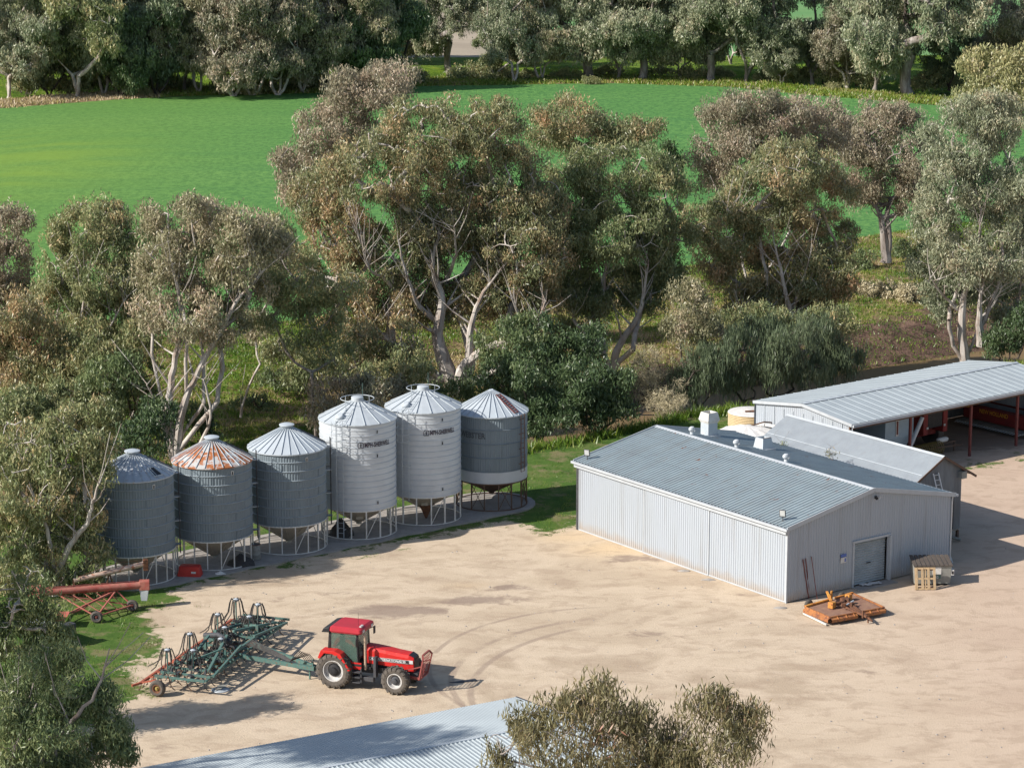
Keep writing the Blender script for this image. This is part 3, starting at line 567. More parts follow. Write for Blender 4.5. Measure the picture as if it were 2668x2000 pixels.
def gum(name, label, base, blobs, tintmat='olive', bark='white', seed=1, leaf=(0.31, 0.078), dens=1.0, cr=0.85, forks=1, group=None, cat='tree', droop=1.0, trunk_scale=1.0, warm=0.0, fork_h=0.35, crown_name='crown', cdens=1.0, r_tip=0.022, sides=6, sprd=0.42):
    rs = np.random.RandomState(seed); base = np.array(base, float)
    bl = [(np.array(c, float) - base, np.array(r, float)) for c, r in blobs]
    root = thing(name, label, cat, tuple(base), 0, group)
    cp = lambda r: max(7, int(cdens*1.75*(r[0]*r[2] + r[0]*r[1] + r[1]*r[2])/(cr*cr)))
    P, par, rad, C, cb = grow(np.zeros(3), bl, rs, forks, cp, cr, r_tip, fork_h, 0.12, sprd)
    rad = rad*trunk_scale; rad[0] *= 1.35
    i = np.arange(1, len(P)); segtubes('trunk', P[par[i]], P[i], rad[par[i]]*np.where(par[i] == 0, 1, 0.98), rad[i], BK[bark], root, sides)
    nl = int(dens*150*(cr/0.85)**2*(0.034/(leaf[0]*leaf[1]))**0.85)
    n = len(C)*nl; idx = np.repeat(np.arange(len(C)), nl)
    u = rs.randn(n, 3); u /= np.linalg.norm(u, axis=1)[:, None]; rr = rs.rand(n)**0.45*cr*1.05
    csz = rs.uniform(0.6, 1.3, len(C))[idx]
    p = C[idx] + u*(rr*csz)[:, None]*np.array([1.0, 1.0, 0.80]); hang = np.abs(rs.randn(n))*0.35*cr*droop; p[:, 2] -= hang
    # leave holes: drop leaves on a 3d noise
    hole = vnoise(p[:, 0] + p[:, 2]*0.7 + seed*3, p[:, 1]*0.8 - p[:, 2]*0.9 + seed, 1.4)
    keep = (hole > 0.22) & ((P[0][2]*0 + p[:, 2]) > -0.2 + 0*hole); p = p[keep]; idx = idx[keep]; n = len(p)
    D = rs.randn(n, 3)*0.55; D[:, 2] -= 1.0*droop; D /= np.linalg.norm(D, axis=1)[:, None]
    bt = rs.randn(len(bl))*0.07; ct = rs.randn(len(C))*0.13
    cen = np.mean([b[0] for b in bl], 0); span = max(b[0][2] for b in bl) - min(b[0][2] for b in bl) + 3
    tint = 0.42 + warm + bt[cb][idx] + ct[idx] + rs.randn(n)*0.13
    L = leaf[0]*rs.uniform(0.65, 1.35, n); Wd = leaf[1]*rs.uniform(0.7, 1.3, n)
    rhomb(crown_name, p, D, L, Wd, tint, LM[tintmat], root)
    return root
def px_blobs(lst, y, rs, depth=0.9, yspread=0.8, grow_=1.08):
    """crown lumps read from the photo (2212 px wide), set at the tree's own distance"""
    out = []
    for (u, v, ru, rv) in lst:
        yy = y + rs.uniform(-1, 1)*yspread*ru*S22/FPX*y; c = aty(u*S22, v*S22, yy); k = S22*yy/FPX/math.cos(PITCH)
        out.append((tuple(c), (ru*k*grow_, max(ru, rv)*k*depth*grow_, rv*k*grow_)))
    return out
def ptree(name, label, bu, bv, bz, blobs, **kw):
    b = at(bu*S22, bv*S22, bz); rs = np.random.RandomState(kw.get('seed', 1)+100)
    return gum(name, label, tuple(b), px_blobs(blobs, b.y, rs, yspread=kw.pop('ysp', 0.8)), **kw)
ptree('gum_tree', 'huge white-trunked gum with spreading limbs and bronze crown behind the two tall silos', 985, 838, -0.5,
  [(930, 290, 105, 75), (1050, 285, 75, 62), (820, 365, 110, 80), (960, 420, 120, 85), (1090, 400, 85, 85), (730, 500, 75, 80), (850, 560, 105, 80), (1000, 570, 105, 75), (1125, 530, 75, 90), (725, 620, 65, 60), (845, 665, 80, 45), (985, 655, 95, 42), (1110, 640, 75, 48), (680, 420, 50, 60), (1170, 450, 50, 60), (760, 700, 55, 50), (1180, 550, 50, 60), (930, 490, 80, 50), (660, 560, 40, 45), (1060, 490, 70, 50), (1170, 640, 45, 45)],
  tintmat='bronze', seed=3, forks=4, trunk_scale=1.8, fork_h=0.16, warm=0.0, dens=0.95)
ptree('gum_tree', 'dusky brown gum rising behind the left shoulder of the huge bronze gum', 775, 745, 0,
  [(790, 185, 72, 45), (735, 225, 50, 50), (850, 165, 38, 32), (705, 285, 55, 48), (640, 350, 48, 48), (655, 415, 45, 42), (765, 290, 55, 45), (860, 205, 28, 30), (700, 370, 50, 50)],
  tintmat='purple', bark='grey', seed=5, forks=1, warm=0.12, cr=1.0)
ptree('gum_tree', 'olive-crowned gum with a white forked trunk above the tan twiggy bush', 1322, 800, -0.3,
  [(1330, 375, 100, 70), (1415, 420, 65, 75), (1245, 440, 70, 85), (1340, 500, 110, 75), (1250, 575, 60, 65), (1405, 540, 60, 70), (1330, 610, 65, 40), (1235, 650, 40, 35), (1460, 500, 40, 45), (1180, 590, 40, 45), (1290, 650, 50, 35), (1390, 640, 45, 40), (1440, 590, 40, 45), (1230, 710, 32, 30)],
  tintmat='olive', seed=8, forks=2, fork_h=0.22, trunk_scale=1.2, warm=-0.02)
ptree('gum_tree', 'flat-topped grey-bronze gum at the crop edge between the two largest crowns', 1245, 650, 0,
  [(1220, 252, 65, 38), (1290, 275, 55, 34), (1175, 285, 42, 34), (1385, 278, 42, 32), (1335, 290, 38, 26), (1262, 300, 60, 30)], tintmat='bronze', bark='grey', seed=12, forks=1, fork_h=0.5, cr=1.0, warm=-0.06)
ptree('gum_tree', 'small dark green tree poking out beside the flat-topped gum over the crop', 1450, 640, 0,
  [(1450, 335, 28, 30), (1430, 375, 30, 35)], tintmat='dark', bark='dark', seed=13, cr=0.9)
ptree('gum_tree', 'orange-brown gum with slanting pale limbs right of the olive gum', 1690, 800, -1.5,
  [(1700, 365, 100, 58), (1630, 430, 78, 65), (1775, 425, 65, 65), (1570, 500, 70, 55), (1690, 510, 100, 70), (1770, 590, 70, 55), (1600, 590, 65, 55), (1690, 640, 85, 45), (1540, 560, 45, 45), (1810, 520, 45, 50), (1760, 670, 55, 40), (1620, 660, 50, 35), (1800, 610, 40, 40), (1510, 480, 40, 40)],
  tintmat='bronze', seed=21, forks=3, fork_h=0.16, trunk_scale=1.2, warm=0.0)
ptree('gum_tree', 'broad dusky purple-grey gum behind the orange-brown gum', 1635, 645, 0,
  [(1570, 265, 58, 45), (1625, 225, 62, 42), (1700, 255, 65, 45), (1555, 330, 50, 45), (1785, 270, 55, 50), (1640, 310, 80, 45), (1740, 320, 60, 40), (1560, 385, 50, 40)], tintmat='purple', seed=23, forks=2, cr=1.05, warm=0.1)
ptree('gum_tree', 'rusty-purple gum with a thick bare bole on the far bank', 1915, 565, 0,
  [(1890, 265, 62, 45), (1945, 335, 60, 55), (1860, 335, 50, 50), (1925, 415, 65, 38), (1840, 410, 42, 38), (1985, 400, 42, 35), (1830, 300, 48, 50), (1985, 310, 40, 45), (1930, 255, 45, 32)], tintmat='purple', bark='grey', seed=27, forks=1, trunk_scale=1.6, fork_h=0.42, warm=0.12, cr=1.05, ysp=0.5)
ptree('gum_tree', 'tall grey-olive gum behind the ridge of the long open shed', 2085, 782, -0.5,
  [(2080, 300, 75, 80), (2150, 265, 55, 70), (2050, 400, 70, 75), (2140, 420, 75, 75), (2000, 590, 45, 50), (2080, 560, 70, 65), (2165, 550, 50, 70), (2020, 480, 45, 50), (2200, 400, 35, 60), (2050, 640, 50, 40)], tintmat='grey', seed=31, forks=2, fork_h=0.3, warm=0.1)
ptree('gum_tree', 'pale-trunked gum at the right edge beyond the long open shed', 2150, 760, -0.5,
  [(2170, 640, 45, 50), (2210, 560, 35, 60), (2130, 610, 45, 40), (2200, 700, 35, 40), (2230, 480, 40, 50)], tintmat='grey', seed=33, forks=2, fork_h=0.3, warm=0.0)
ptree('gum_tree', 'yellow-green gum high at the right edge of the photo', 2165, 420, 0,
  [(2130, 150, 55, 42), (2175, 200, 52, 52), (2105, 205, 35, 35), (2200, 140, 40, 40), (2150, 262, 50, 35)], tintmat='yellow', seed=35, forks=2, cr=1.3, leaf=(0.5, 0.15))
ptree('gum_tree', 'pinkish-grey gum with clustered white stems behind the rust-roofed silo', 375, 985, 0,
  [(380, 490, 70, 58), (450, 470, 50, 40), (525, 485, 52, 45), (345, 575, 52, 58), (425, 580, 75, 62), (515, 560, 60, 62), (400, 680, 78, 50), (480, 690, 55, 52), (540, 620, 40, 45), (330, 670, 40, 45), (410, 445, 30, 25), (575, 520, 40, 50)],
  tintmat='pinkgrey', seed=41, forks=4, fork_h=0.22, trunk_scale=1.35, warm=0.05)
ptree('gum_tree', 'rounded bronze-olive gum left of the pinkish-grey gum', 165, 900, 0,
  [(190, 485, 82, 52), (140, 555, 55, 55), (235, 550, 52, 55), (190, 610, 90, 55), (125, 660, 70, 52), (245, 690, 60, 55), (180, 730, 70, 50), (255, 615, 40, 50)], tintmat='olive', seed=43, forks=3, fork_h=0.25, warm=0.1)
ptree('gum_tree', 'dusky pink gum cut by the left edge of the photo', -10, 880, 0,
  [(15, 500, 52, 52), (10, 580, 60, 60), (-30, 530, 50, 60), (30, 650, 50, 50), (-40, 640, 60, 60)], tintmat='purple', seed=47, forks=2, warm=0.12)
ptree('gum_tree', 'orange-tipped gum low at the left edge below the dusky pink one', 30, 960, 0,
  [(30, 690, 60, 52), (95, 740, 50, 50), (40, 790, 62, 52), (110, 820, 45, 45), (-30, 740, 50, 60)], tintmat='bronze', seed=49, forks=2, warm=0.02)
ptree('gum_tree', 'slender olive tree with one dark bending stem behind the third and fourth silos', 683, 950, 0,
  [(595, 500, 35, 35), (640, 590, 58, 50), (590, 660, 45, 50), (690, 690, 60, 50), (740, 620, 50, 50), (620, 745, 45, 40), (720, 760, 50, 45)], tintmat='olive', bark='grey', seed=51, forks=1, fork_h=0.5, cdens=0.8, warm=0.02)
ptree('gum_tree', 'bronze sapling clump between the slender tree and the huge gum', 790, 870, 0,
  [(760, 740, 48, 42), (810, 770, 45, 40), (870, 740, 45, 45), (790, 820, 55, 35), (860, 800, 45, 35)], tintmat='bronze', bark='grey', seed=53, forks=3, fork_h=0.2, warm=0.05, cdens=0.9)
def limbs(root, lst, mat='white', br=1.0):
    """heavy limbs seen in the photo, set at the tree's own distance (2212 px wide)"""
    y0 = root.location.y
    for pts, r0, r1, dy in lst:
        P = [aty(u*S22, v*S22, y0 + dy*0.5*i/(len(pts)-1)) - root.location for i, (u, v) in enumerate(pts)]; Q = []
        for i in range(len(P)-1):
            p0, p1, p2, p3 = P[max(i-1, 0)], P[i], P[i+1], P[min(i+2, len(P)-1)]
            for k in range(4):
                t = k/4; Q.append(0.5*((2*p1) + (p2-p0)*t + (2*p0-5*p1+4*p2-p3)*t*t + (3*p1-p0-3*p2+p3)*t**3))
        Q.append(P[-1]); n = len(Q); rb = random.Random(int(pts[0][0]*7 + pts[-1][1])); rad = [r0*0.9 + (min(r1, 0.10)*0.5-r0*0.9)*(i/(n-1))**0.85 for i in range(n)]
        mb = MB().tube([tuple(q + Vector((rb.uniform(-1, 1), rb.uniform(-1, 1), rb.uniform(-1, 1)))*0.05) for q in Q], rad, 8)
        for i in range(n//3, n):
            for _ in range((2 if i > n*0.6 else 1) if rb.random() < br else 0):
                L = rb.uniform(1.2, 3.2); d = Vector((rb.uniform(-1, 1), rb.uniform(-0.8, 0.6), rb.uniform(0.1, 1.1))).normalized(); a = Q[i]; k1_ = a + d*L*0.5 + Vector((0, 0, 0.12*L)); rr_ = max(0.03, rad[i]*0.42)
                mb.tube([tuple(a), tuple(k1_), tuple(a + d*L + Vector((rb.uniform(-.3, .3), 0, 0.35*L)))], [rr_, rr_*0.6, 0.015], 5)
        mb.build('limb', BK[mat], root, smooth=True)
byl = {o['label']: o for o in bpy.data.objects if o.name.startswith('gum_tree') and o.parent is None and 'label' in o}
fl = lambda k: next(o for l, o in byl.items() if k in l)
limbs(fl('huge white-trunked'), [([(985, 840), (1000, 795), (1055, 750), (1110, 735), (1155, 705), (1178, 650)], 0.62, 0.20, -5), ([(980, 840), (958, 775), (945, 720), (955, 650), (935, 575), (950, 500)], 0.85, 0.22, -3), ([(978, 835), (930, 800), (885, 752), (845, 738), (805, 700)], 0.45, 0.13, -5), ([(992, 835), (1012, 775), (1018, 700), (1045, 630), (1100, 560)], 0.50, 0.16, -4.5), ([(1110, 735), (1120, 690), (1105, 640)], 0.22, 0.10, -5), ([(950, 700), (905, 660), (880, 600), (860, 520)], 0.30, 0.10, -6), ([(965, 600), (985, 550), (980, 490)], 0.22, 0.08, -7), ([(860, 640), (830, 600), (800, 585), (785, 540)], 0.2, 0.08, -7), ([(780, 590), (800, 560), (778, 520), (770, 480)], 0.2, 0.07, -7.5)])
limbs(fl('olive-crowned gum with a white forked'), [([(1322, 802), (1335, 750), (1375, 690), (1392, 630), (1400, 560)], 0.42, 0.16, -5), ([(1318, 802), (1300, 755), (1258, 715), (1235, 690)], 0.30, 0.10, -4), ([(1295, 760), (1285, 700), (1300, 640), (1310, 560)], 0.75, 0.3, -2), ([(1400, 560), (1408, 500), (1435, 460)], 0.16, 0.07, -3)])
limbs(fl('orange-brown gum'), [([(1690, 802), (1665, 745), (1620, 700), (1590, 660)], 0.35, 0.12, -4), ([(1692, 802), (1690, 740), (1705, 680), (1690, 600), (1672, 520)], 0.5, 0.2, -4), ([(1695, 800), (1735, 735), (1790, 700)], 0.28, 0.1, -4), ([(1705, 680), (1730, 620), (1748, 560)], 0.22, 0.09, -5), ([(1640, 520), (1610, 480), (1570, 455)], 0.16, 0.07, -7)])
limbs(fl('tall grey-olive gum'), [([(2085, 784), (2078, 700), (2085, 620), (2110, 540), (2120, 450)], 0.5, 0.18, -3), ([(2120, 745), (2115, 680), (2125, 600)], 0.5, 0.3, -3), ([(2080, 680), (2040, 640), (2010, 600)], 0.2, 0.08, -4), ([(2120, 690), (2150, 650), (2165, 620)], 0.2, 0.08, -4)])
limbs(fl('pinkish-grey gum with clustered'), [([(375, 985), (365, 880), (375, 790), (392, 700), (380, 600)], 0.42, 0.14, -3), ([(380, 985), (395, 880), (430, 800), (475, 720), (520, 640), (575, 580)], 0.36, 0.10, -3), ([(370, 985), (345, 900), (318, 830)], 0.22, 0.08, -3), ([(420, 985), (455, 900), (440, 820)], 0.2, 0.08, -2)])
limbs(fl('rounded bronze-olive gum'), [([(165, 900), (160, 800), (175, 700), (185, 600)], 0.32, 0.10, -4), ([(170, 900), (205, 800), (230, 720), (275, 640)], 0.24, 0.08, -4)])
limbs(fl('thick bare bole'), [([(1915, 568), (1908, 500), (1895, 450), (1850, 420)], 0.62, 0.2, 0), ([(1905, 470), (1950, 462), (2000, 455)], 0.35, 0.15, 0)], 'grey')
# shrubs along the near bank
def shrub(label, bu, bv, blobs, tm, seed, **kw):
    kw.setdefault('bark', 'dark'); kw.setdefault('fork_h', 0.12); kw.setdefault('forks', 3)
    return ptree('shrub', label, bu, bv, kw.pop('bz', -0.2), blobs, tintmat=tm, seed=seed, cat='shrub', crown_name='foliage', cr=kw.pop('cr', 0.75), **kw)
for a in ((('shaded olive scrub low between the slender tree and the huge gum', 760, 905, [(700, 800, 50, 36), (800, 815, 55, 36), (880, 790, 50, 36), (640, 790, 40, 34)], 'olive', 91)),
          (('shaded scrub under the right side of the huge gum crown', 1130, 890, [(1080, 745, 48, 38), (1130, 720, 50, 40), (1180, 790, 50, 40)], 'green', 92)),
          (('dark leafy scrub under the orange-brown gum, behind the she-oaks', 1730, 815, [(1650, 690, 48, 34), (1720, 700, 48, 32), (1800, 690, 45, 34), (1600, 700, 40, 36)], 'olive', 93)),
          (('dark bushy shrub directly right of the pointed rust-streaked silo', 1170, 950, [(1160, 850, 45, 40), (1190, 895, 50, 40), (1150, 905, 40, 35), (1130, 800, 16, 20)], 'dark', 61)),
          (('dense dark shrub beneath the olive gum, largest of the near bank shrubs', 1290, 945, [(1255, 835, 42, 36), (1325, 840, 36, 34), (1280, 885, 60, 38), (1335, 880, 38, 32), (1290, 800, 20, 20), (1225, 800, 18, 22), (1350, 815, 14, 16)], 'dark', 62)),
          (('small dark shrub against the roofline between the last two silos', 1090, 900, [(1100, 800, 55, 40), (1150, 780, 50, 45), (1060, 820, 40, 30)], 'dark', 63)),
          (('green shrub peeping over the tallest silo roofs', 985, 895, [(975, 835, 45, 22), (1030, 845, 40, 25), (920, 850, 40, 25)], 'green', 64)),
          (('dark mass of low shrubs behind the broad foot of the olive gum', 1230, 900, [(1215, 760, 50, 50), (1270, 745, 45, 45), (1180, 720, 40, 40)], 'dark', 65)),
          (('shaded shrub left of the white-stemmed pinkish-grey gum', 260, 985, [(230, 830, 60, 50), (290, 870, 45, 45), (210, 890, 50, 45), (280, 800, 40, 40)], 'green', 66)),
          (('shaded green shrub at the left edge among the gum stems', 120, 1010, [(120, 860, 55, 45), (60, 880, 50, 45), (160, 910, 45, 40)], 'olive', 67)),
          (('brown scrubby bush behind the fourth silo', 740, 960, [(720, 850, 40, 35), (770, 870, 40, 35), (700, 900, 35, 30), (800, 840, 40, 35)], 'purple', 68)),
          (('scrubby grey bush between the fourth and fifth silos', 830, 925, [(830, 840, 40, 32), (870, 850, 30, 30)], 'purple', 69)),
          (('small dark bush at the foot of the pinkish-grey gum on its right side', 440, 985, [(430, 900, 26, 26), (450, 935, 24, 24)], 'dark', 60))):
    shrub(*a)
ptree('shrub', 'grey-green slender tree left of the drooping dark she-oaks', 1500, 870, -0.5, [(1490, 640, 42, 40), (1525, 690, 42, 45), (1470, 700, 32, 38), (1500, 760, 45, 40)], tintmat='pinkgrey', bark='dark', seed=70, cat='tree', forks=2, fork_h=0.3, cdens=0.8)
for lab, bu, bv, bl, sd in (('drooping dark she-oak above the brown pool, leftmost of the four she-oaks', 1515, 885, [(1500, 790, 48, 35), (1540, 770, 45, 38), (1480, 820, 35, 28)], 71),
          ('second she-oak from the left along the river, with two thin stems', 1605, 868, [(1600, 745, 42, 42), (1640, 790, 40, 30), (1570, 800, 38, 28)], 72),
          ('largest she-oak, spreading over the river before the orange-brown gum', 1670, 858, [(1690, 750, 55, 42), (1650, 720, 45, 42), (1740, 780, 45, 32), (1720, 720, 45, 35)], 73),
          ('low weeping she-oak closest to the long open shed', 1770, 828, [(1790, 755, 45, 35), (1830, 770, 38, 28), (1770, 790, 38, 25), (1755, 710, 38, 35)], 74)):
    shrub(lab, bu, bv, bl, 'sheoak', sd, droop=2.4, leaf=(0.55, 0.045), dens=1.15, group='she-oaks along the near river bank', fork_h=0.2)
for lab, bu, bv, bl, sd in (('bare tan twiggy bush beside the white forked gum trunk', 1410, 885, [(1400, 790, 38, 40), (1420, 840, 40, 30), (1385, 840, 30, 28)], 75),
          ('low bare brown bush beside the river pool', 1450, 905, [(1450, 862, 28, 20), (1420, 878, 26, 16)], 76)):
    shrub(lab, bu, bv, bl, 'twig', sd, leaf=(0.42, 0.018), dens=0.35, group='bare bushes by the river', droop=0.5)
for lab, u, v, bl, tm, sd in (('shrub with yellow-green leaves on the far bank below the thick-boled gum', 1870, 585, [(1870, 560, 32, 18), (1840, 575, 22, 14)], 'green', 77),
          ('dark green bush behind the thick-boled gum on the far bank', 1960, 560, [(1965, 535, 35, 20), (2010, 545, 28, 18)], 'green', 78),
          ('shaded olive bush under the right edge trees', 2180, 800, [(2180, 730, 40, 38), (2215, 700, 35, 45), (2140, 740, 30, 30)], 'dark', 79),
          ('straw-brown bush on the eroded river bank', 1880, 640, [(1890, 620, 38, 18), (1930, 632, 28, 14)], 'twig', 80),
          ('pale scrub bush on the eroded bank crest, left of the grey-olive gum', 1975, 650, [(1965, 632, 30, 16)], 'twig', 81),
          ('bright green bank bush seen between silo tops and slender tree', 600, 830, [(590, 815, 40, 18), (630, 835, 30, 14)], 'green', 82),
          ('lime green bush on the far bank left of the slender tree stem', 560, 880, [(540, 868, 34, 14), (575, 880, 26, 10)], 'green', 83)):
    shrub(lab, u, v, bl, tm, sd, cr=0.6, forks=3, bz=-0.6)
# --- the tree line beyond the crop field: eight builds, copied
protos = []
def bgproto(tm, bark, seed, h, w, forks, label, **kw):
    rs = np.random.RandomState(seed); bl = []
    k = kw.pop('k', 9)*2
    for i in range(k):
        t = i/(k-1); a = rs.rand()*6.28; zz = h*(0.26 + 0.68*t + rs.uniform(-.05, .05)); rr_ = w*(0.55*math.sin(math.pi*min(0.92, 0.25+0.7*t)))*rs.uniform(0.5, 1.0)
        s = w*rs.uniform(0.13, 0.25)*(1.15-0.4*t); bl.append(((math.cos(a)*rr_, math.sin(a)*rr_, zz), (s, s, s*0.8)))
    r = gum('gum_tree', label, (0, 0, 0), bl, tintmat=tm, bark=bark, seed=seed, leaf=(0.55, 0.17), cr=1.05, forks=forks, dens=kw.pop('dens', 0.85), fork_h=kw.pop('fork_h', 0.25), r_tip=0.035, sides=5, sprd=0.2, **kw)
    return r
BG = [bgproto('grey', 'white', 201, 21, 13, 2, 'x', warm=0.05), bgproto('purple', 'white', 202, 18, 13, 3, 'x', warm=0.0), bgproto('grey', 'grey', 203, 24, 15, 2, 'x', warm=-0.05), bgproto('olive', 'white', 204, 19, 12, 2, 'x', warm=-0.05),
      bgproto('dark', 'dark', 205, 13, 11, 3, 'x', k=7, warm=0.25, fork_h=0.1), bgproto('pinkgrey', 'white', 206, 20, 14, 3, 'x'), bgproto('grey', 'grey', 207, 22, 17, 1, 'x', k=11, trunk_scale=1.6, fork_h=0.4, warm=0.12), bgproto('sheoak', 'dark', 208, 12, 9, 3, 'x', k=6, warm=0.35, fork_h=0.1)]
used = [False]*len(BG)
def bgtree(k, u, v, s, rz, label, sx=1.0, group='gums in the belt beyond the crop field'):
    o = BG[k] if not used[k] else copy_tree(BG[k]); used[k] = True
    p = at(u*S22, v*S22); o.location = (p.x, p.y, -0.3); o.scale = (s*sx, s*sx, s*1.12); o.rotation_euler = (0, 0, rz); tag(o, label, 'tree', group)
KIND = ['grey-green gum', 'dusky mauve gum', 'tall grey-green gum', 'olive gum with white stems', 'dark rounded evergreen', 'pinkish-grey gum', 'broad dark-trunked gum', 'dark olive she-oak']
HF = 1.12
front = [(0, 20, 212, .95), (3, 62, 196, 1.1), (7, 105, 205, 1.0), (1, 150, 196, .9), (3, 168, 211, 1.15), (0, 222, 205, .9), (7, 262, 208, 1.0), (4, 290, 206, 1.0), (7, 340, 206, 1.25), (2, 398, 196, .85), (5, 432, 200, .9), (1, 505, 208, .9), (1, 545, 206, 1.0), (1, 600, 206, .95), (5, 655, 200, 1.05), (1, 705, 196, 1.0), (5, 745, 196, 1.1), (4, 800, 192, 1.35), (4, 855, 188, 1.15),
         (6, 970, 152, .9), (0, 1110, 176, .85), (3, 1070, 172, .5), (5, 1170, 172, .85), (6, 1272, 168, .95), (2, 1335, 170, .85), (6, 1385, 172, .85), (6, 1535, 175, .85), (2, 1610, 178, .9), (0, 1690, 182, .45), (2, 1755, 178, .8), (0, 1470, 168, .6), (1, 1830, 184, .8), (2, 1890, 190, .85), (6, 1962, 205, 1.2), (7, 2050, 190, .8), (5, 2110, 180, .62), (1, 2165, 195, .75), (1, 2215, 200, .8)]
back = [(5, 0, 150, 1.0), (1, 60, 145, 1.1), (2, 120, 150, 1.0), (5, 190, 150, 1.1), (1, 250, 140, 1.1), (0, 310, 150, 1.1), (1, 375, 140, 1.1), (2, 440, 140, 1.0), (1, 500, 130, 1.15), (0, 560, 140, 1.1), (2, 620, 140, 1.05), (5, 690, 140, 1.15), (0, 760, 140, 1.1), (1, 830, 140, .9), (5, 1150, 130, .8), (3, 1580, 140, .7), (2, 1850, 150, .8)]
rng = random.Random(5)
def near_desc(u):
    return ('at the far left of the photo' if u < 120 else 'left of the dark evergreens' if u < 290 else 'above the left crop edge' if u < 560 else 'left of the field-breaking dusky gum' if u < 720 else 'behind the field-breaking dusky gum' if u < 920 else 'in the bare brown gap' if u < 1040 else 'just right of the bare brown gap' if u < 1240 else 'beyond the flat-topped gum' if u < 1440 else 'beyond the middle right of the crop' if u < 1700 else 'left of the biggest far gum' if u < 1950 else 'near the biggest far gum' if u < 2090 else 'at the far right of the photo')
cnt = {}
for row, lst in (('front row', front), ('back row', back)):
    for k, u, v, s in lst:
        key = (row, k, near_desc(u)); cnt[key] = cnt.get(key, 0) + 1; c = cnt[key]
        size = ' '.join(x for x in (['', 'second ', 'third ', 'fourth '][min(c-1, 3)].strip(),) if x)
        lab = f"{KIND[k]} {near_desc(u)}, {row}" + (f", {size} one" if c > 1 else '')
        bgtree(k, u, v, s*rng.uniform(0.95, 1.08), rng.uniform(0, 6.28), lab, rng.uniform(0.9, 1.1))
for i, (u, v, w_, lb) in enumerate(((490, 205, 18, 'mustard yellow bush at the crop edge, left of its twin'), (535, 205, 16, 'mustard yellow bush at the crop edge, right of its twin'), (300, 208, 14, 'small yellowish bush at the crop edge under the dark evergreens'), (1270, 182, 14, 'low scrub bush at the crop edge beyond the flat-topped gum'), (1800, 195, 16, 'low straw bush at the crop edge on the right'))):
    shrub(lb, u, v, [(u, v-8, w_, 7), (u+w_, v-6, w_*0.8, 6)], 'yellow', 90+i, cr=0.8, forks=2, bz=0)
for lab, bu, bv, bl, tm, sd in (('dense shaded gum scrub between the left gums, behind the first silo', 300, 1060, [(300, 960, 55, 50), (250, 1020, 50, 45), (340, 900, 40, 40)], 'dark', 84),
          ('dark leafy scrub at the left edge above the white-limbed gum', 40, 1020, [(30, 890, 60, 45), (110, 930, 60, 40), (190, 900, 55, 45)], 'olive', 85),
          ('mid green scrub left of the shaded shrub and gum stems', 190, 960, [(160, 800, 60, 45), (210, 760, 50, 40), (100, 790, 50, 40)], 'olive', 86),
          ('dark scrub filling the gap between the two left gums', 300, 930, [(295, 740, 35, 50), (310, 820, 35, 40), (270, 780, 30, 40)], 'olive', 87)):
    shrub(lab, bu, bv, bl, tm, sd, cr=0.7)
ptree('gum_tree', 'olive gum crown between the bronze-olive gum and the pinkish-grey gum', 285, 900, 0, [(300, 520, 30, 40), (290, 600, 40, 45), (300, 690, 42, 50), (280, 640, 45, 45)], tintmat='olive', seed=88, forks=2, fork_h=0.35)
ptree('gum_tree', 'thin olive gum linking the pinkish-grey gum and the slender bending tree', 520, 900, 0, [(560, 570, 38, 45), (585, 610, 36, 40), (545, 700, 40, 35), (600, 560, 30, 35)], tintmat='pinkgrey', seed=89, forks=2, fork_h=0.4, cdens=0.8)
ushr = None
for i, (u, v) in enumerate([(30, 205), (90, 200), (140, 206), (215, 200), (330, 202), (380, 200), (470, 202), (560, 203), (640, 202), (690, 200), (780, 196), (900, 185), (1010, 178), (1075, 176), (1140, 176), (1230, 172), (1320, 172), (1420, 172), (1500, 174), (1570, 176), (1655, 180), (1720, 182), (1790, 186), (1860, 190), (1990, 200), (2040, 200), (2110, 200), (2190, 205)]):
    if ushr is None:
        ushr = gum('shrub', 'x', (0, 0, 0), [((0, 0, 1.6), (2.0, 1.8, 1.2)), ((1.8, 0.5, 1.2), (1.4, 1.3, 0.9)), ((-1.7, -0.4, 1.2), (1.4, 1.2, 0.9))], tintmat='olive', bark='dark', seed=500, leaf=(0.42, 0.14), cr=0.8, forks=3, dens=0.6, cat='shrub', crown_name='foliage'); o = ushr
    else: o = copy_tree(ushr)
    p = at(u*S22, v*S22); k = rng.uniform(0.6, 1.3); o.location = (p.x, p.y+rng.uniform(2, 9), -0.3); o.scale = (k*1.3, k, k); o.rotation_euler = (0, 0, rng.uniform(0, 6.28))
    tag(o, ('low olive scrub, ', 'small scrub bush, ', 'rounded low scrub, ')[i % 3] + near_desc(u) + ', under the belt', 'shrub', 'scrub bushes under the far tree belt')
# --- foreground trees at the left
ptree('gum_tree', 'white-limbed gum overhanging the first silo at the left', 118, 1285, 0,
  [(60, 950, 75, 48), (145, 985, 65, 48), (198, 965, 36, 34), (60, 1060, 70, 58), (145, 1075, 50, 50), (55, 1160, 58, 55), (182, 1035, 26, 34), (105, 1130, 55, 50), (100, 1210, 55, 45), (30, 1290, 50, 45), (-30, 1130, 50, 60), (150, 1150, 34, 33), (-20, 1000, 60, 60), (20, 1230, 40, 40), (215, 1195, 16, 22), (200, 1110, 12, 18), (215, 945, 14, 12), (130, 905, 35, 20), (228, 1020, 9, 12), (160, 1240, 24, 20), (205, 1250, 12, 16), (190, 1010, 26, 24), (185, 1085, 22, 26), (170, 1170, 26, 24), (30, 1020, 50, 45), (110, 1060, 40, 36)],
  tintmat='olive', seed=301, forks=2, fork_h=0.3, trunk_scale=1.2, leaf=(0.30, 0.075), warm=0.08, cr=0.7, dens=0.8)
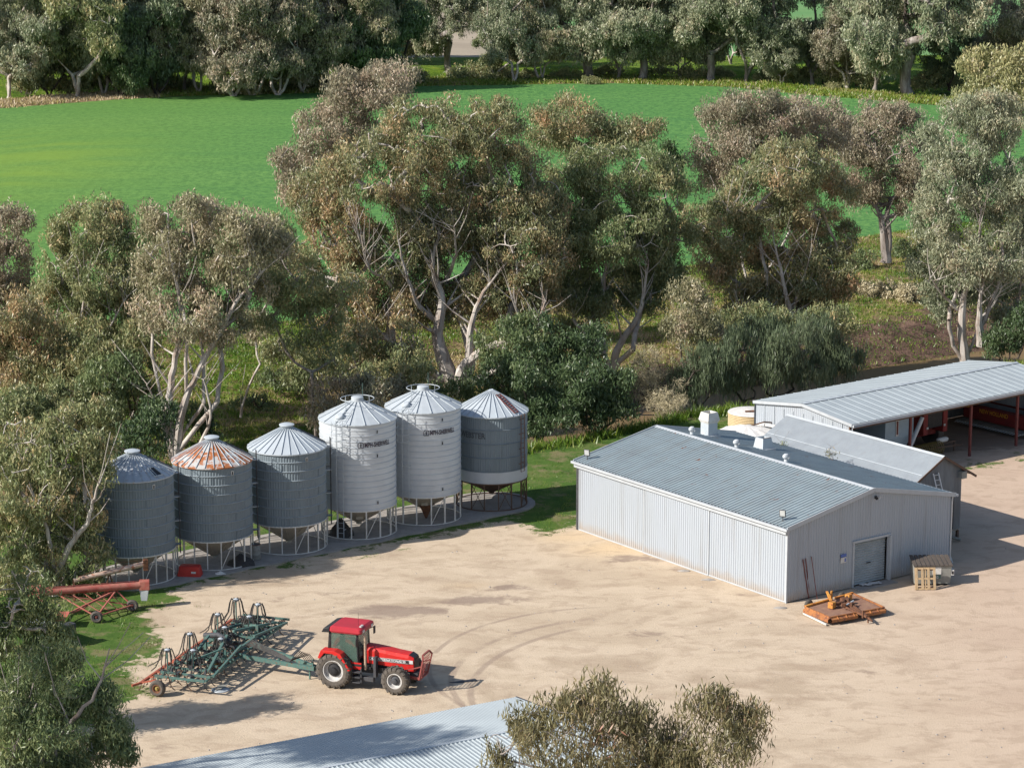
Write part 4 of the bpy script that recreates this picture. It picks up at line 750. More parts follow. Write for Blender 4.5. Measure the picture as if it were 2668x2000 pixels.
ptree('gum_tree', 'dark green gum at the left edge overhanging the red auger', -30, 1600, 0,
  [(30, 1290, 48, 45), (100, 1400, 45, 45), (35, 1390, 60, 55), (-40, 1350, 60, 60), (-60, 1450, 60, 60), (60, 1475, 55, 40), (60, 1250, 45, 34), (90, 1345, 34, 28), (130, 1380, 26, 26), (-70, 1270, 60, 50), (-40, 1215, 50, 45), (-110, 1370, 60, 60), (-110, 1280, 60, 50), (110, 1310, 30, 26), (20, 1330, 50, 45), (-150, 1430, 60, 55), (-90, 1190, 50, 50)],
  tintmat='green', seed=303, forks=3, fork_h=0.25, leaf=(0.25, 0.06), warm=0.08, cr=0.62, dens=0.9)
ptree('gum_tree', 'drooping dark green gum filling the lower left corner of the photo', 40, 1830, 0,
  [(60, 1500, 72, 50), (150, 1490, 48, 42), (205, 1550, 40, 40), (110, 1570, 80, 52), (30, 1590, 60, 60), (180, 1620, 55, 45), (60, 1670, 80, 50), (0, 1530, 60, 60), (232, 1610, 34, 34), (120, 1650, 80, 40), (205, 1490, 22, 24), (80, 1430, 40, 34), (250, 1560, 16, 20), (262, 1625, 18, 16), (228, 1500, 12, 14), (150, 1420, 16, 14), (255, 1590, 12, 22)],
  tintmat='green', seed=304, forks=3, fork_h=0.25, leaf=(0.24, 0.055), warm=0.06, cr=0.6, dens=0.95)
byl = {o['label']: o for o in bpy.data.objects if o.name.startswith('gum_tree') and o.parent is None and 'label' in o}
limbs(fl('overhanging the first silo'), [([(118, 1287), (125, 1240), (150, 1180), (188, 1130), (200, 1085), (214, 1045)], 0.30, 0.07, -3), ([(120, 1260), (110, 1180), (90, 1110), (60, 1050)], 0.2, 0.06, -3.5), ([(200, 1085), (218, 1070), (230, 1040)], 0.06, 0.02, -3)], br=0.25)
limbs(fl('drooping dark green gum'), [([(40, 1830), (70, 1720), (95, 1620), (150, 1560), (210, 1490), (235, 1400)], 0.26, 0.04, -3), ([(30, 1830), (20, 1700), (40, 1600), (80, 1520)], 0.2, 0.05, -3)], 'grey', br=0.3)
# --- the crown at the bottom of the photo (its foot is below the frame)
yb = 56.0; rsb = np.random.RandomState(9)
bl = px_blobs([(1110, 1590, 62, 50), (1180, 1640, 90, 60), (1280, 1515, 62, 34), (1225, 1565, 70, 50), (1350, 1530, 40, 30), (1160, 1550, 35, 26), (1320, 1600, 85, 55), (1420, 1650, 85, 45), (1510, 1520, 48, 26), (1590, 1545, 38, 30), (1560, 1610, 58, 45), (1480, 1640, 60, 50), (1300, 1700, 120, 60), (1560, 1690, 70, 45), (1400, 1590, 62, 48), (1450, 1650, 80, 50), (1370, 1550, 40, 32), (1470, 1580, 36, 34), (1070, 1620, 30, 30), (1120, 1550, 22, 18), (1625, 1530, 18, 18), (1300, 1478, 24, 16), (1610, 1590, 30, 24), (1560, 1500, 20, 16), (1240, 1510, 22, 18)], yb, rsb, yspread=0.7)
gum('gum_tree', 'drooping gum crown with reddish twigs rising from the bottom edge of the photo', (1.5, yb, 0.0), bl, tintmat='fore', bark='grey', seed=305, leaf=(0.20, 0.032), cr=0.42, dens=0.55, forks=1, fork_h=0.8, trunk_scale=1.0, droop=1.3, warm=-0.05, r_tip=0.008)

# --- tall gum left of the frame, whose shadow falls across the low roof
gum('gum_tree', 'tall gum out of view to the left, shading the low roof', (-36.0, 90.5, 0), [((-36 + a, 90.5 + b, c), (2.3, 2.3, 1.5)) for a, b, c in ((0, 0, 25), (-3, 1, 23.5), (3.2, -0.5, 24), (1, 2.5, 22.5), (-1, -2, 21.6), (5.2, 0.8, 22.0), (2.4, -1.8, 26))], tintmat='olive', seed=308, forks=2, leaf=(0.34, 0.10), dens=0.55)
# ------------------------------------------------------------ silos
def cyl_pt(r, a, z): return Vector((r*math.cos(a), r*math.sin(a), z))
CAMA = math.atan2(-1, 0)
def wrap_text(s, size, r, a0, z, mat, parent, squash=1.0, italic=0.0):
    vs, fs = text_geo(s, size); mb = MB()
    mb.add([cyl_pt(r, a0 + x*squash/r, z + y) for x, y, q in vs], fs); return mb.build('lettering', mat, parent)
def silo(i, label, kind, Rr, zl, ze, zt, roofmat):
    x, y, _ = SILO[i]; face = math.atan2(-y, -x)      # towards the viewer's side of the yard
    t = thing('grain_silo', label, 'grain silo', (x, y, 0.09), 0, 'row of six raised grain silos'); zl -= 0.09; ze -= 0.09; zt -= 0.09
    dark = kind == 'a'; wallm = mt['silo_dark'] if kind in 'ac' else mt['galv_light']
    # wall
    mb = MB(); n = 180 if kind in 'ac' else 64
    if kind == 'b':
        nb = 15; prof = []
        for k in range(nb):
            z0 = zl + (ze-zl)*k/nb; z1 = zl + (ze-zl)*(k+1)/nb
            prof += [(Rr, z0), (Rr+0.012, z0+0.10), (Rr+0.012, z1-0.10), (Rr, z1-0.03)]
        prof.append((Rr, ze)); mb.lathe(prof, n=n)
    else:
        z0 = zl + (0.72 if kind == 'c' else 0.0)
        vs = []; zs = [z0 + (ze-z0)*k/2 for k in range(3)]
        for z in zs:
            for k in range(n): a = 2*math.pi*k/n; vs.append(cyl_pt(Rr + (0.014 if k % 2 else -0.014), a, z))
        mb.add(vs, [(j*n+k, j*n+(k+1) % n, (j+1)*n+(k+1) % n, (j+1)*n+k) for j in range(2) for k in range(n)])
    if kind != 'b':
        z00 = zl + (0.74 if kind == 'c' else 0); nh = {'a': 7, 'c': 3}[kind]
        for k in range(nh+1):
            za = z00 + (ze-z00)*k/(nh+1); zb = z00 + (ze-z00)*(k+1)/(nh+1)
            for q in range(5):
                a = face + (q-2)*0.62 + (0.31 if k % 2 else 0); mb.beam(cyl_pt(Rr+0.016, a, za+0.05), cyl_pt(Rr+0.016, a, zb-0.05), 0.03, 0.012, up=cyl_pt(1, a, 0))
    mb.build('wall', wallm, t, smooth=(kind == 'b'))
    if kind == 'c':
        MB().lathe([(Rr+0.01, zl), (Rr+0.02, zl+0.02), (Rr+0.02, zl+0.70), (Rr, zl+0.74)], n=96).build('lower_band', mt['galv_light'], t)
    # hoops
    nh = {'a': 7, 'b': 14, 'c': 3}[kind]; z0 = zl + (0.74 if kind == 'c' else 0)
    mb = MB()
    for k in range(1, nh+1):
        z = z0 + (ze-z0)*k/(nh+1) if kind != 'b' else zl + (ze-zl)*k/15.0 - 0.01
        if kind == 'b': mb.hoop((0, 0, z), Rr+0.022, 0.035, 64, tz=0.05)
        else: mb.lathe([(Rr, z-0.035), (Rr+0.045, z+0.0), (Rr+0.045, z+0.012), (Rr, z+0.045)], n=72)
    mb.hoop((0, 0, z0+0.02), Rr+0.025, 0.03, 72, tz=0.05)
    mb.build('hoops', mt['galv_light'] if kind == 'b' else (mt['hoop'] if kind == 'a' else mt['silo_dark']), t, smooth=False)
    # roof
    nr = 28 if kind != 'b' else 16; rt = 0.30 if kind != 'c' else 0.10; cz = zt - (0.26 if kind != 'c' else 0.02); ov = 0.10
    mb = MB(); mb.lathe([(Rr+ov, ze-0.04), (rt, cz)], n=nr*2); mb.lathe([(Rr+ov, ze-0.04), (Rr+ov, ze-0.10), (Rr, ze-0.10)], n=nr*2)
    roof = mb.build('roof', roofmat, t)
    mb = MB()
    for k in range(nr):
        a = 2*math.pi*(k+0.5)/nr + 0.05; p0 = cyl_pt(Rr+ov, a, ze-0.01); p1 = cyl_pt(rt, a, cz+0.03); mb.beam(p0, p1, 0.03 if kind != 'b' else 0.035, 0.05)
    mb.build('roof_ribs', mt['silo_roof'] if kind != 'b' else mt['galv'], t)
    if kind == 'a':
        MB().lathe([(0.30, cz-0.02), (0.33, cz+0.12), (0.44, cz+0.13), (0.44, cz+0.19), (0.25, cz+0.25), (0.02, cz+0.26)], n=28, cap=True).build('roof_cap', mt['silo_roof'], t, smooth=True)
    elif kind == 'b':
        MB().lathe([(0.36, cz-0.06), (0.36, cz+0.22), (0.33, cz+0.24), (0.05, cz+0.26)], n=28, cap=True).build('roof_cap', mt['galv'], t, smooth=True)
        mb = MB(); rr = 1.0; zz = cz + 0.18
        mb.tube([cyl_pt(rr, 2*math.pi*k/36, zz-0.05) for k in range(37)], 0.022, 6)
        for k in range(4): a = face+0.78+k*math.pi/2; f_ = (Rr-rr)/(Rr-rt); mb.tube([cyl_pt(rr, a, ze + (cz-ze)*f_), cyl_pt(rr, a, zz-0.05)], 0.018, 5)
        mb.build('roof_rail', mt['galv'], t)
        a = face - 1.45; MB().tube([cyl_pt(0.6, face+2.6, cz), cyl_pt(0.6, face+2.6, cz+0.95)], 0.014, 5).build('vent_stem', mt['teal'], t)
        # round hatch on the slope
        a = face - 0.62; f_ = 0.24; pc = cyl_pt(Rr*(1-f_)+rt*f_, a, ze + (cz-ze)*f_ + 0.03); nn = Vector((math.cos(a)*0.47, math.sin(a)*0.47, 0.88))
        q = nn.to_track_quat('Z', 'Y').to_matrix(); mb = MB()
        for k, (rd, h) in enumerate(((0.27, 0.0), (0.27, 0.16), (0.24, 0.20), (0.01, 0.23))): pass
        ring = [[pc + q @ Vector((rd*math.cos(2*math.pi*j/20), rd*math.sin(2*math.pi*j/20), h)) for j in range(20)] for rd, h in ((0.26, -0.05), (0.26, 0.14), (0.22, 0.19), (0.02, 0.22))]
        mb.add(sum(ring, []), [(r_*20+j, r_*20+(j+1) % 20, (r_+1)*20+(j+1) % 20, (r_+1)*20+j) for r_ in range(3) for j in range(20)]); mb.build('hatch', mt['galv'], t, smooth=True)
    else:
        MB().lathe([(0.16, cz-0.05), (0.10, cz+0.02), (0.0, cz+0.05)], n=20).build('roof_cap', mt['silo_roof'], t)
    # inspection windows
    zw = {'a': [ze-0.42], 'b': [ze-0.50, ze-1.95, zl+0.45], 'c': []}[kind]
    for z in zw:
        a = face + 0.52
        f_ = MB().box((0, 0, 0), (0.15, 0.03, 0.26)); w_ = f_.build('sight_window', mt['white'] if kind == 'a' else mt['galv'], t); w_.location = cyl_pt(Rr+0.02, a, z); w_.rotation_euler = (0, 0, a+math.pi/2)
        g_ = MB().box((0, 0.0, 0), (0.075, 0.045, 0.18)).build('pane', mt['black'], w_)
    # hopper cone
    hz = {'a': zl-1.45, 'b': zl-1.25, 'c': zl-1.05}[kind]; hz = max(hz, 0.28)
    hm = mt['cream'] if kind != 'c' else mt['rustdark']
    mb = MB().lathe([(Rr-0.01, zl+0.02), (0.18, hz+0.05), (0.17, hz-0.08)], n=24); mb.build('hopper', hm, t)
    mb = MB()
    for k in range(12): a = 2*math.pi*k/12; mb.beam(cyl_pt(Rr-0.01, a, zl), cyl_pt(0.2, a, hz+0.05), 0.035, 0.03)
    if kind == 'b':
        a = face+0.05; mb.box(tuple(cyl_pt(1.05, a, zl-0.62)), (0.42, 0.3, 0.30), face+math.pi/2)
    mb.build('hopper_seams', hm, t)
    # ring, legs, braces
    fm = mt['white'] if kind != 'c' else mt['rustdark']
    MB().hoop((0, 0, zl-0.02), Rr+0.01, 0.06, 60, tz=0.07).build('top_ring', fm, t)
    MB().hoop((0, 0, 0.05), Rr+0.02, 0.045, 60, tz=0.05).build('base_ring', fm, t)
    nl = {'a': 18, 'b': 16, 'c': 16}[kind]; legw = 0.075 if kind == 'b' else 0.06
    for k in range(nl):
        a = face + 2*math.pi*(k+0.5)/nl
        MB().beam(cyl_pt(Rr+0.01, a, 0.05), cyl_pt(Rr+0.01, a, zl), legw, legw, up=(math.cos(a), math.sin(a), 0)).build('leg', fm, t)
    br = {'a': [0, 6, 12], 'b': [0, 3, 8, 12], 'c': list(range(0, 16, 2))}[kind]
    for k in br:
        a = face + 2*math.pi*(k+0.5)/nl; b2 = face + 2*math.pi*(k+1.5)/nl
        mb = MB().beam(cyl_pt(Rr+0.01, a, 0.08), cyl_pt(Rr+0.01, b2, zl-0.05), 0.045, 0.03)
        if kind == 'c': mb.beam(cyl_pt(Rr+0.01, b2, 0.08), cyl_pt(Rr+0.01, a, zl-0.05), 0.045, 0.03)
        mb.build('brace', fm, t)
    # ladders
    def ladder(a, rad, za, zb, w, m, cage=0, roofrun=False, tilt=0.0):
        mb = MB(); tn = Vector((-math.sin(a), math.cos(a), 0))
        for s_ in (-1, 1): mb.tube([cyl_pt(rad, a, za) + tn*s_*w/2, cyl_pt(rad, a, zb) + tn*(s_*w/2)], 0.022, 5)
        k = int((zb-za)/0.3)
        for j in range(k+1): z = za + (zb-za)*j/k; mb.tube([cyl_pt(rad, a, z) - tn*w/2, cyl_pt(rad, a, z) + tn*w/2], 0.014, 5)
        for z in np.linspace(za+0.5, zb-0.3, 4):
            for s_ in (-1, 1): mb.beam(cyl_pt(Rr, a, z) + tn*s_*w/2, cyl_pt(rad, a, z) + tn*s_*w/2, 0.03)
        if cage:
            for z in np.arange(zb-cage, zb, 0.42): mb.tube([cyl_pt(rad, a, z) + tn*(0.42*math.cos(q_)) + cyl_pt(0.75*math.sin(q_), a, 0) for q_ in np.linspace(0, math.pi, 9)], 0.016, 4)
            for q_ in np.linspace(0.3, 2.84, 4): mb.tube([cyl_pt(rad, a, zb-cage) + tn*(0.42*math.cos(q_)) + cyl_pt(0.75*math.sin(q_), a, 0), cyl_pt(rad, a, zb-0.05) + tn*(0.42*math.cos(q_)) + cyl_pt(0.75*math.sin(q_), a, 0)], 0.014, 4)
        if roofrun:
            nn_ = Vector((0, 0, 1)); 
            f2 = lambda f__: cyl_pt(Rr*(1-f__)+rt*f__, a, ze + (cz-ze)*f__ + 0.10)
            for s_ in (-1, 1): mb.tube([f2(0)+tn*s_*w/2, f2(roofrun)+tn*s_*w/2], 0.02, 5)
            for j in range(1, int(roofrun*9)): mb.tube([f2(j/9.0)-tn*w/2, f2(j/9.0)+tn*w/2], 0.014, 5)
        mb.build('ladder', m, t)
    if kind == 'a':
        ladder(face+math.pi/2+0.10, Rr+0.30, zl-0.5, ze+0.35, 0.34, mt['dgrey'], 0, 0.75)
        mb = MB(); a = face+math.pi/2+0.1
        for z in np.linspace(zl, ze-0.2, 4): mb.beam(cyl_pt(Rr-0.02, a, z), cyl_pt(Rr+0.36, a, z), 0.26, 0.05)
        mb.build('ladder_brackets', mt['galv'], t)
    elif kind == 'b': ladder(face-0.44, Rr+0.28, zl-1.6 if i == 3 else zl-0.15, ze+0.25, 0.42, mt['galv'], 1.9, 0.62)
    else:
        ladder(face+0.95, Rr+0.16, zl+0.62, ze-0.02, 0.36, mt['rust'], 0, 0)
        mb = MB(); a = face+0.80
        f2 = lambda f__: cyl_pt(Rr*(1-f__)+rt*f__, a, ze + (cz-ze)*f__ + 0.09); tn = Vector((-math.sin(a), math.cos(a), 0))
        for s_ in (-1, 1): mb.beam(f2(0.02)+tn*s_*0.17, f2(0.78)+tn*s_*0.17, 0.05, 0.04)
        for j in range(10): mb.beam(f2(0.04+j*0.08)-tn*0.17, f2(0.04+j*0.08)+tn*0.17, 0.05, 0.05)
        mb.build('roof_ladder', mt['redox'], t)
    if kind == 'b':
        # maker's name painted on the wall
        wrap_text('MPH-SHERWELL', 0.40, Rr+0.045, face+0.17, ze-1.38, mt['ink'], t, squash=0.62)
        a = face + 0.055; mb = MB()
        for q0, q1 in (((0, 0), (0.0, 0.24)), ((0.30, 0), (0.30, 0.24)), ((0, 0), (0.30, 0)), ((0, 0.24), (0.08, 0.32)), ((0.08, 0.32), (0.22, 0.32)), ((0.22, 0.32), (0.30, 0.24)), ((0.15, 0.06), (0.15, 0.25)), ((0.08, 0.16), (0.22, 0.16)), ((0.10, 0.07), (0.20, 0.07))):
            mb.beam(cyl_pt(Rr+0.045, a+(q0[0]-0.1)/Rr, ze-1.40+q0[1]), cyl_pt(Rr+0.045, a+(q1[0]-0.1)/Rr, ze-1.40+q1[1]), 0.012, 0.035, up=(0, 0, 1) if q0[1] == q1[1] else cyl_pt(1, a+1.57, 0))
        mb.build('emblem', mt['ink'], t)
    if kind == 'c':
        wrap_text('WEBSTER', 0.50, Rr+0.03, face-0.98, ze-1.38, mt['inkfade'], t, squash=0.85)
        wrap_text('BROS', 0.24, Rr+0.03, face-0.50, ze-1.78, mt['inkfade'], t, squash=0.85) if False else None
    if i == 0:
        a = face + 0.72; f_ = 0.22; q = MB(); s0 = ze + (cz-ze)*0.10; 
        f2 = lambda f__, da: cyl_pt(Rr*(1-f__)+rt*f__, a+da, ze + (cz-ze)*f__ + 0.05)
        q.add([f2(0.06, -0.12), f2(0.06, 0.17), f2(0.40, 0.17), f2(0.40, -0.12)], [(0, 1, 2, 3)]); q.build('roof_opening', mt['black'], t)
        q = MB(); P_ = [f2(0.06, -0.12), f2(0.06, 0.17), f2(0.40, 0.17), f2(0.40, -0.12)]
        for k in range(4): q.beam(P_[k], P_[(k+1) % 4], 0.06, 0.06)
        q.build('hatch_frame', mt['silo_roof'], t)
    return t
silo(0, 'dark zinc silo nearest the augers, pale ribbed roof with an open square hatch', 'a', 2.23, 1.79, 6.13, 7.42, mt['silo_roof_spots'])
silo(1, 'dark zinc silo whose ribbed cone roof is streaked with orange rust', 'a', 2.23, 1.79, 6.13, 7.47, mt['silo_roof_rust'])
silo(2, 'dark zinc silo with a clean pale roof beside the bright hooped silos', 'a', 2.23, 1.79, 6.13, 7.45, mt['silo_roof'])
silo(3, 'bright hooped silo with roof rail, beside the third dark silo', 'b', 2.26, 1.85, 7.10, 8.32, mt['galv'])
silo(4, 'bright hooped silo with roof rail, beside the pointed dark silo', 'b', 2.26, 1.85, 7.10, 8.28, mt['galv'])
silo(5, 'dark silo with pointed roof, rusty roof ladder and pale lower band', 'c', 2.215, 1.82, 6.07, 7.30, mt['silo_roof'])
# things under and by the silos
def lump(name, label, cat, c, sz, mat, seed=0, n=14, group=None):
    rs = random.Random(seed); mb = MB(); prof = []
    rings = 5; vs = []
    for j in range(rings):
        t_ = j/(rings-1); rr_ = (1 - t_**1.4)*1.0 + 0.05
        for k in range(n):
            a = 2*math.pi*k/n; q = rr_*(1 + rs.uniform(-0.22, 0.22)); vs.append((sz[0]*q*math.cos(a), sz[1]*q*math.sin(a), sz[2]*(t_*(1+rs.uniform(-.12, .12)))))
    mb.add(vs, [(j*n+k, j*n+(k+1) % n, (j+1)*n+(k+1) % n, (j+1)*n+k) for j in range(rings-1) for k in range(n)] + [tuple((rings-1)*n+k for k in range(n))])
    o = mb.build(name, mat, None, smooth=True); o.location = c; return tag(o, label, cat, group)
p = at(645, 1474, 0.1); lump('tarpaulin', 'crumpled black tarpaulin under the rust-roofed silo', 'tarpaulin', (p.x-0.4, p.y+0.4, 0.09), (0.75, 0.6, 0.62), mt['hose'], 3)
p = at(888, 1394, 0.1); lump('tarpaulin', 'peaked black cover heaped under the left bright hooped silo', 'tarpaulin', (p.x, p.y, 0.09), (0.72, 0.6, 1.0), mt['hose'], 5)
p = at(574, 1494, 0.1); lump('sack', 'small white sack on the slab edge by the red tub', 'sack', (p.x, p.y, 0.09), (0.28, 0.16, 0.16), mt['plastic_white'], 6)
# funnel under silo 5
x, y, _ = SILO[4]; t = thing('funnel', 'dark conical funnel hanging under the right bright hooped silo', 'funnel', (x+0.15, y-0.4, 0.1))
MB().add([(-0.38, -0.38, 0.85), (0.38, -0.38, 0.85), (0.38, 0.38, 0.85), (-0.38, 0.38, 0.85), (-0.06, -0.06, 0), (0.06, -0.06, 0), (0.06, 0.06, 0), (-0.06, 0.06, 0)], [(0, 1, 5, 4), (1, 2, 6, 5), (2, 3, 7, 6), (3, 0, 4, 7), (4, 5, 6, 7), (0, 3, 2, 1)]).build('cone', mt['rust'], t)
MB().hoop((0, 0, 0.85), 0.5, 0.05, 4).build('rim', mt['rust'], t)
# steel drum
p = at(665, 1460, 0.09); t = thing('drum', 'pale grey open steel drum on the slab between the second and third silos', 'drum', (p.x, p.y+0.3, 0.09))
MB().lathe([(0.0, 0.02), (0.29, 0.02), (0.29, 0.29), (0.305, 0.31), (0.29, 0.33), (0.29, 0.60), (0.305, 0.62), (0.29, 0.64), (0.29, 0.90), (0.27, 0.90), (0.27, 0.10), (0.0, 0.10)], n=28).build('body', mt['bin'], t, smooth=True)
MB().hoop((0, 0, 0.90), 0.285, 0.03, 28).build('rim', mt['rust'], t)
# red tub (upturned)
p = at(495, 1500, 0.05); t = thing('feed_tub', 'upturned red plastic tub with a white label in front of the first two silos', 'tub', (p.x, p.y+0.1, 0.02), math.radians(-6))
mb = MB(); a_, b_ = (0.72, 0.42), (0.60, 0.33)
def rrect(w, d, z, r=0.12, n=5):
    out = []
    for cx_, cy_, a0 in ((w-r, d-r, 0), (-w+r, d-r, 90), (-w+r, -d+r, 180), (w-r, -d+r, 270)):
        for k in range(n): a = math.radians(a0 + 90*k/(n-1)); out.append((cx_+r*math.cos(a), cy_+r*math.sin(a), z))
    return out
L_ = [rrect(0.76, 0.46, 0), rrect(0.76, 0.46, 0.05), rrect(0.68, 0.40, 0.06), rrect(0.58, 0.32, 0.60), rrect(0.52, 0.27, 0.64)]; nn_ = len(L_[0])
mb.add(sum(L_, []), [(j*nn_+k, j*nn_+(k+1) % nn_, (j+1)*nn_+(k+1) % nn_, (j+1)*nn_+k) for j in range(4) for k in range(nn_)] + [tuple(4*nn_+k for k in range(nn_))]); mb.build('shell', mt['tubred'], t, smooth=True)
MB().add([(0.15, -0.381, 0.26), (0.42, -0.381, 0.26), (0.42, -0.366, 0.37), (0.15, -0.366, 0.37)], [(0, 1, 2, 3)]).build('sticker', mt['white'], t)
# ------------------------------------------------------------ main shed
TH = math.radians(125.98); e1 = Vector((math.cos(TH), math.sin(TH), 0)); e2 = Vector((e1.y, -e1.x, 0)); UP = Vector((0, 0, 1))
SB = Vector((15.01, 135.94, 0)); L1, L2, HE, HR = 18.78, 12.32, 4.27, 5.47
RZ = TH - math.pi/2      # local y = e1, local x = e2
def shed_thing(name, label, loc): return thing(name, label, 'shed', loc, RZ)
t = shed_thing('machinery_shed', 'large grey ribbed-iron shed in the yard with three sliding doors and a roller door', SB)
hg = lambda x: HE + (HR-HE)*(1 - abs(x - L2/2)/(L2/2)) - 0.03
X_, Y_, Z_ = Vector((1, 0, 0)), Vector((0, 1, 0)), Vector((0, 0, 1))
DX0, DX1, DH = 4.80, 7.42, 2.62
# gable facing the camera, around the door
def wall_piece(mb, x0, x1, lo): corrugated(mb, (x0, 0, 0), X_, Z_, -Y_, x1-x0, lambda x: hg(x0+x), 0.19, 0.028, lambda x: lo)
mb = MB(); wall_piece(mb, 0, DX0, 0.05); wall_piece(mb, DX0, DX1, DH); wall_piece(mb, DX1, L2, 0.05); mb.build('gable_wall', mt['shedwall'], t)
mb = MB(); corrugated(mb, (0, L1, 0), X_, Z_, Y_, L2, hg, 0.19, 0.028); mb.build('rear_wall', mt['shedwall'], t)
mb = MB(); corrugated(mb, (L2, 0, 0), Y_, Z_, X_, L1, lambda x: HE, 0.19, 0.028); mb.build('side_wall', mt['shedwall'], t)
mb = MB(); mb.beam((DX0, -0.03, 0), (DX0, -0.03, DH), 0.10, 0.12); mb.beam((DX1+0.12, -0.04, 0), (DX1+0.12, -0.04, DH+0.02), 0.30, 0.10, up=(1, 0, 0)); mb.beam((DX0-0.08, -0.05, DH+0.03), (DX1+0.25, -0.05, DH+0.03), 0.10, 0.12); mb.build('door_frame', mt['trim'], t)
mb = MB()
vs = []; nrib = 36
for k in range(nrib+1): z = 0.04 + (DH-0.04)*k/nrib; y = 0.16 + 0.045*math.cos(k*math.pi); vs += [(DX0+0.04, y, z), (DX1-0.02, y, z)]
mb.add(vs, [(2*k, 2*k+1, 2*k+3, 2*k+2) for k in range(nrib)]); rd = mb.build('roller_door', mt['roller'], t); MB().box(((DX0+DX1)/2, 0.09, 1.25), (0.28, 0.05, 0.05)).build('handle', mt['black'], rd)
# sliding doors on the long side
gap = 0.02; dl = [(12.45, 18.62, 0.06), (6.55, 12.38, 0.10), (0.12, 6.62, 0.06)]
for a, b2, off in dl:
    mb = MB(); corrugated(mb, (-off, a, 0.06), Y_, Z_, -X_, b2-a, lambda x: HE-0.42, 0.19, 0.028); d = mb.build('sliding_door', mt['shedwall'], t)
    mb = MB()
    for yy in (a, b2): mb.beam((-off, yy, 0.04), (-off, yy, HE-0.36), 0.05, 0.07)
    mb.beam((-off-0.0, a, 0.05), (-off-0.0, b2, 0.05), 0.06, 0.08); mb.build('edge_trim', mt['trim'], d)
MB().beam((-0.03, 12.42, 0), (-0.03, 12.42, HE-0.3), 0.12, 0.10).build('door_post', mt['dgrey'], t)
mb = MB(); mb.beam((-0.16, 0, HE-0.27), (-0.16, L1+0.15, HE-0.27), 0.14, 0.26); mb.build('door_track', mt['trim'], t)
MB().beam((-0.06, 18.72, 0), (-0.06, 18.72, HE-0.35), 0.14, 0.16).build('corner_post', mt['dgrey'], t)
MB().beam((-0.06, 0.03, 0), (-0.06, 0.03, HE-0.1), 0.10, 0.10).build('corner_post', mt['trim'], t)
# roof
sl_ = (HR-HE)/(L2/2); slen = math.hypot(L2/2+0.22, (L2/2+0.22)*sl_)
for sgn, x0 in ((1, -0.22), (-1, L2+0.22)):
    up_ = Vector((sgn, 0, sl_)).normalized(); nn = Vector((-sgn*sl_, 0, 1)).normalized(); mb = MB()
    corrugated(mb, (x0, -0.12, HE-0.22*sl_+0.02), Y_, up_, nn, L1+0.24, lambda x: slen, 0.29, 0.055); r_ = mb.build('roof', mt['shedroof'], t)
mb = MB(); mb.add([(L2/2-0.22, -0.15, HR+0.02), (L2/2, -0.15, HR+0.10), (L2/2+0.22, -0.15, HR+0.02), (L2/2-0.22, L1+0.15, HR+0.02), (L2/2, L1+0.15, HR+0.10), (L2/2+0.22, L1+0.15, HR+0.02)], [(0, 1, 4, 3), (1, 2, 5, 4)]); mb.build('ridge_cap', mt['trim'], t)
for sgn, x0 in ((1, -0.24), (-1, L2+0.24)):
    for yy in (-0.16, L1+0.16): MB().beam((x0, yy, HE-0.20*sl_-0.02), (L2/2, yy, HR+0.0), 0.05, 0.24).build('barge_board', mt['trim'], t)
for xx in (-0.32, L2+0.30):
    MB().box((xx, L1/2, HE-0.09), (0.14, L1+0.5, 0.13)).build('gutter', mt['trim'], t)
MB().tube([(L2+0.26, 0.1, HE-0.15), (L2+0.16, 0.04, HE-0.5), (L2+0.14, 0.04, 0.05)], 0.05, 8).build('downpipe', mt['plastic_white'], t)
# footing stones and concrete apron
MB().box((L2/2, -0.35, 0.02), (2.9, 0.8, 0.06)).build('door_apron', mt['concrete'], t)
s = thing('sign', 'blue and white safety sign on the wall left of the roller door', 'sign', SB + e2*4.05 - e1*0.06, RZ)
MB().box((0, 0, 2.02), (0.42, 0.02, 0.17)).build('upper_panel', mt['blue'], s); MB().box((0, 0, 1.76), (0.42, 0.02, 0.31)).build('lower_panel', mt['white'], s); MB().box((0.12, -0.014, 1.76), (0.10, 0.01, 0.2)).build('symbol', mt['blue'], s)
def on_roof(xl, yl):   # local -> world on the shed roof
    z = HR - abs(xl - L2/2)*sl_ + 0.05; return SB + e2*xl + e1*yl + Vector((0, 0, z))
# floodlights
def flood(label, loc, rz):
    f = thing('floodlight', label, 'floodlight', loc, rz, 'floodlights on the main shed eave')
    MB().tube([(0, 0, -0.1), (0, 0, 0.25)], 0.025, 6).build('bracket', mt['dgrey'], f)
    h_ = MB().box((0, -0.06, 0.42), (0.34, 0.08, 0.42), m=Matrix.Rotation(0.25, 3, 'X')).build('housing', mt['dgrey'], f); MB().box((0, -0.11, 0.44), (0.28, 0.02, 0.34), m=Matrix.Rotation(0.25, 3, 'X')).build('lens', mt['lamp'], h_)
flood('floodlight above the far left corner of the main shed', on_roof(0.3, 18.3), math.radians(-20)); flood('floodlight on the eave above the front corner of the main shed', on_roof(0.35, 0.9), math.radians(-20))
f = thing('security_light', 'small twin security light high on the main shed gable', 'lamp', SB + e2*(L2/2+0.2) - e1*0.08 + Vector((0, 0, 5.0)), RZ)
MB().box((0, 0, 0), (0.14, 0.08, 0.14)).build('base', mt['dgrey'], f)
for s_ in (-1, 1): MB().lathe([(0.03, 0), (0.09, -0.16), (0.08, -0.17), (0.0, -0.12)], (s_*0.11, -0.04, -0.02), 12, 'Y').build('lamp_head', mt['lamp'] if s_ > 0 else mt['black'], f)
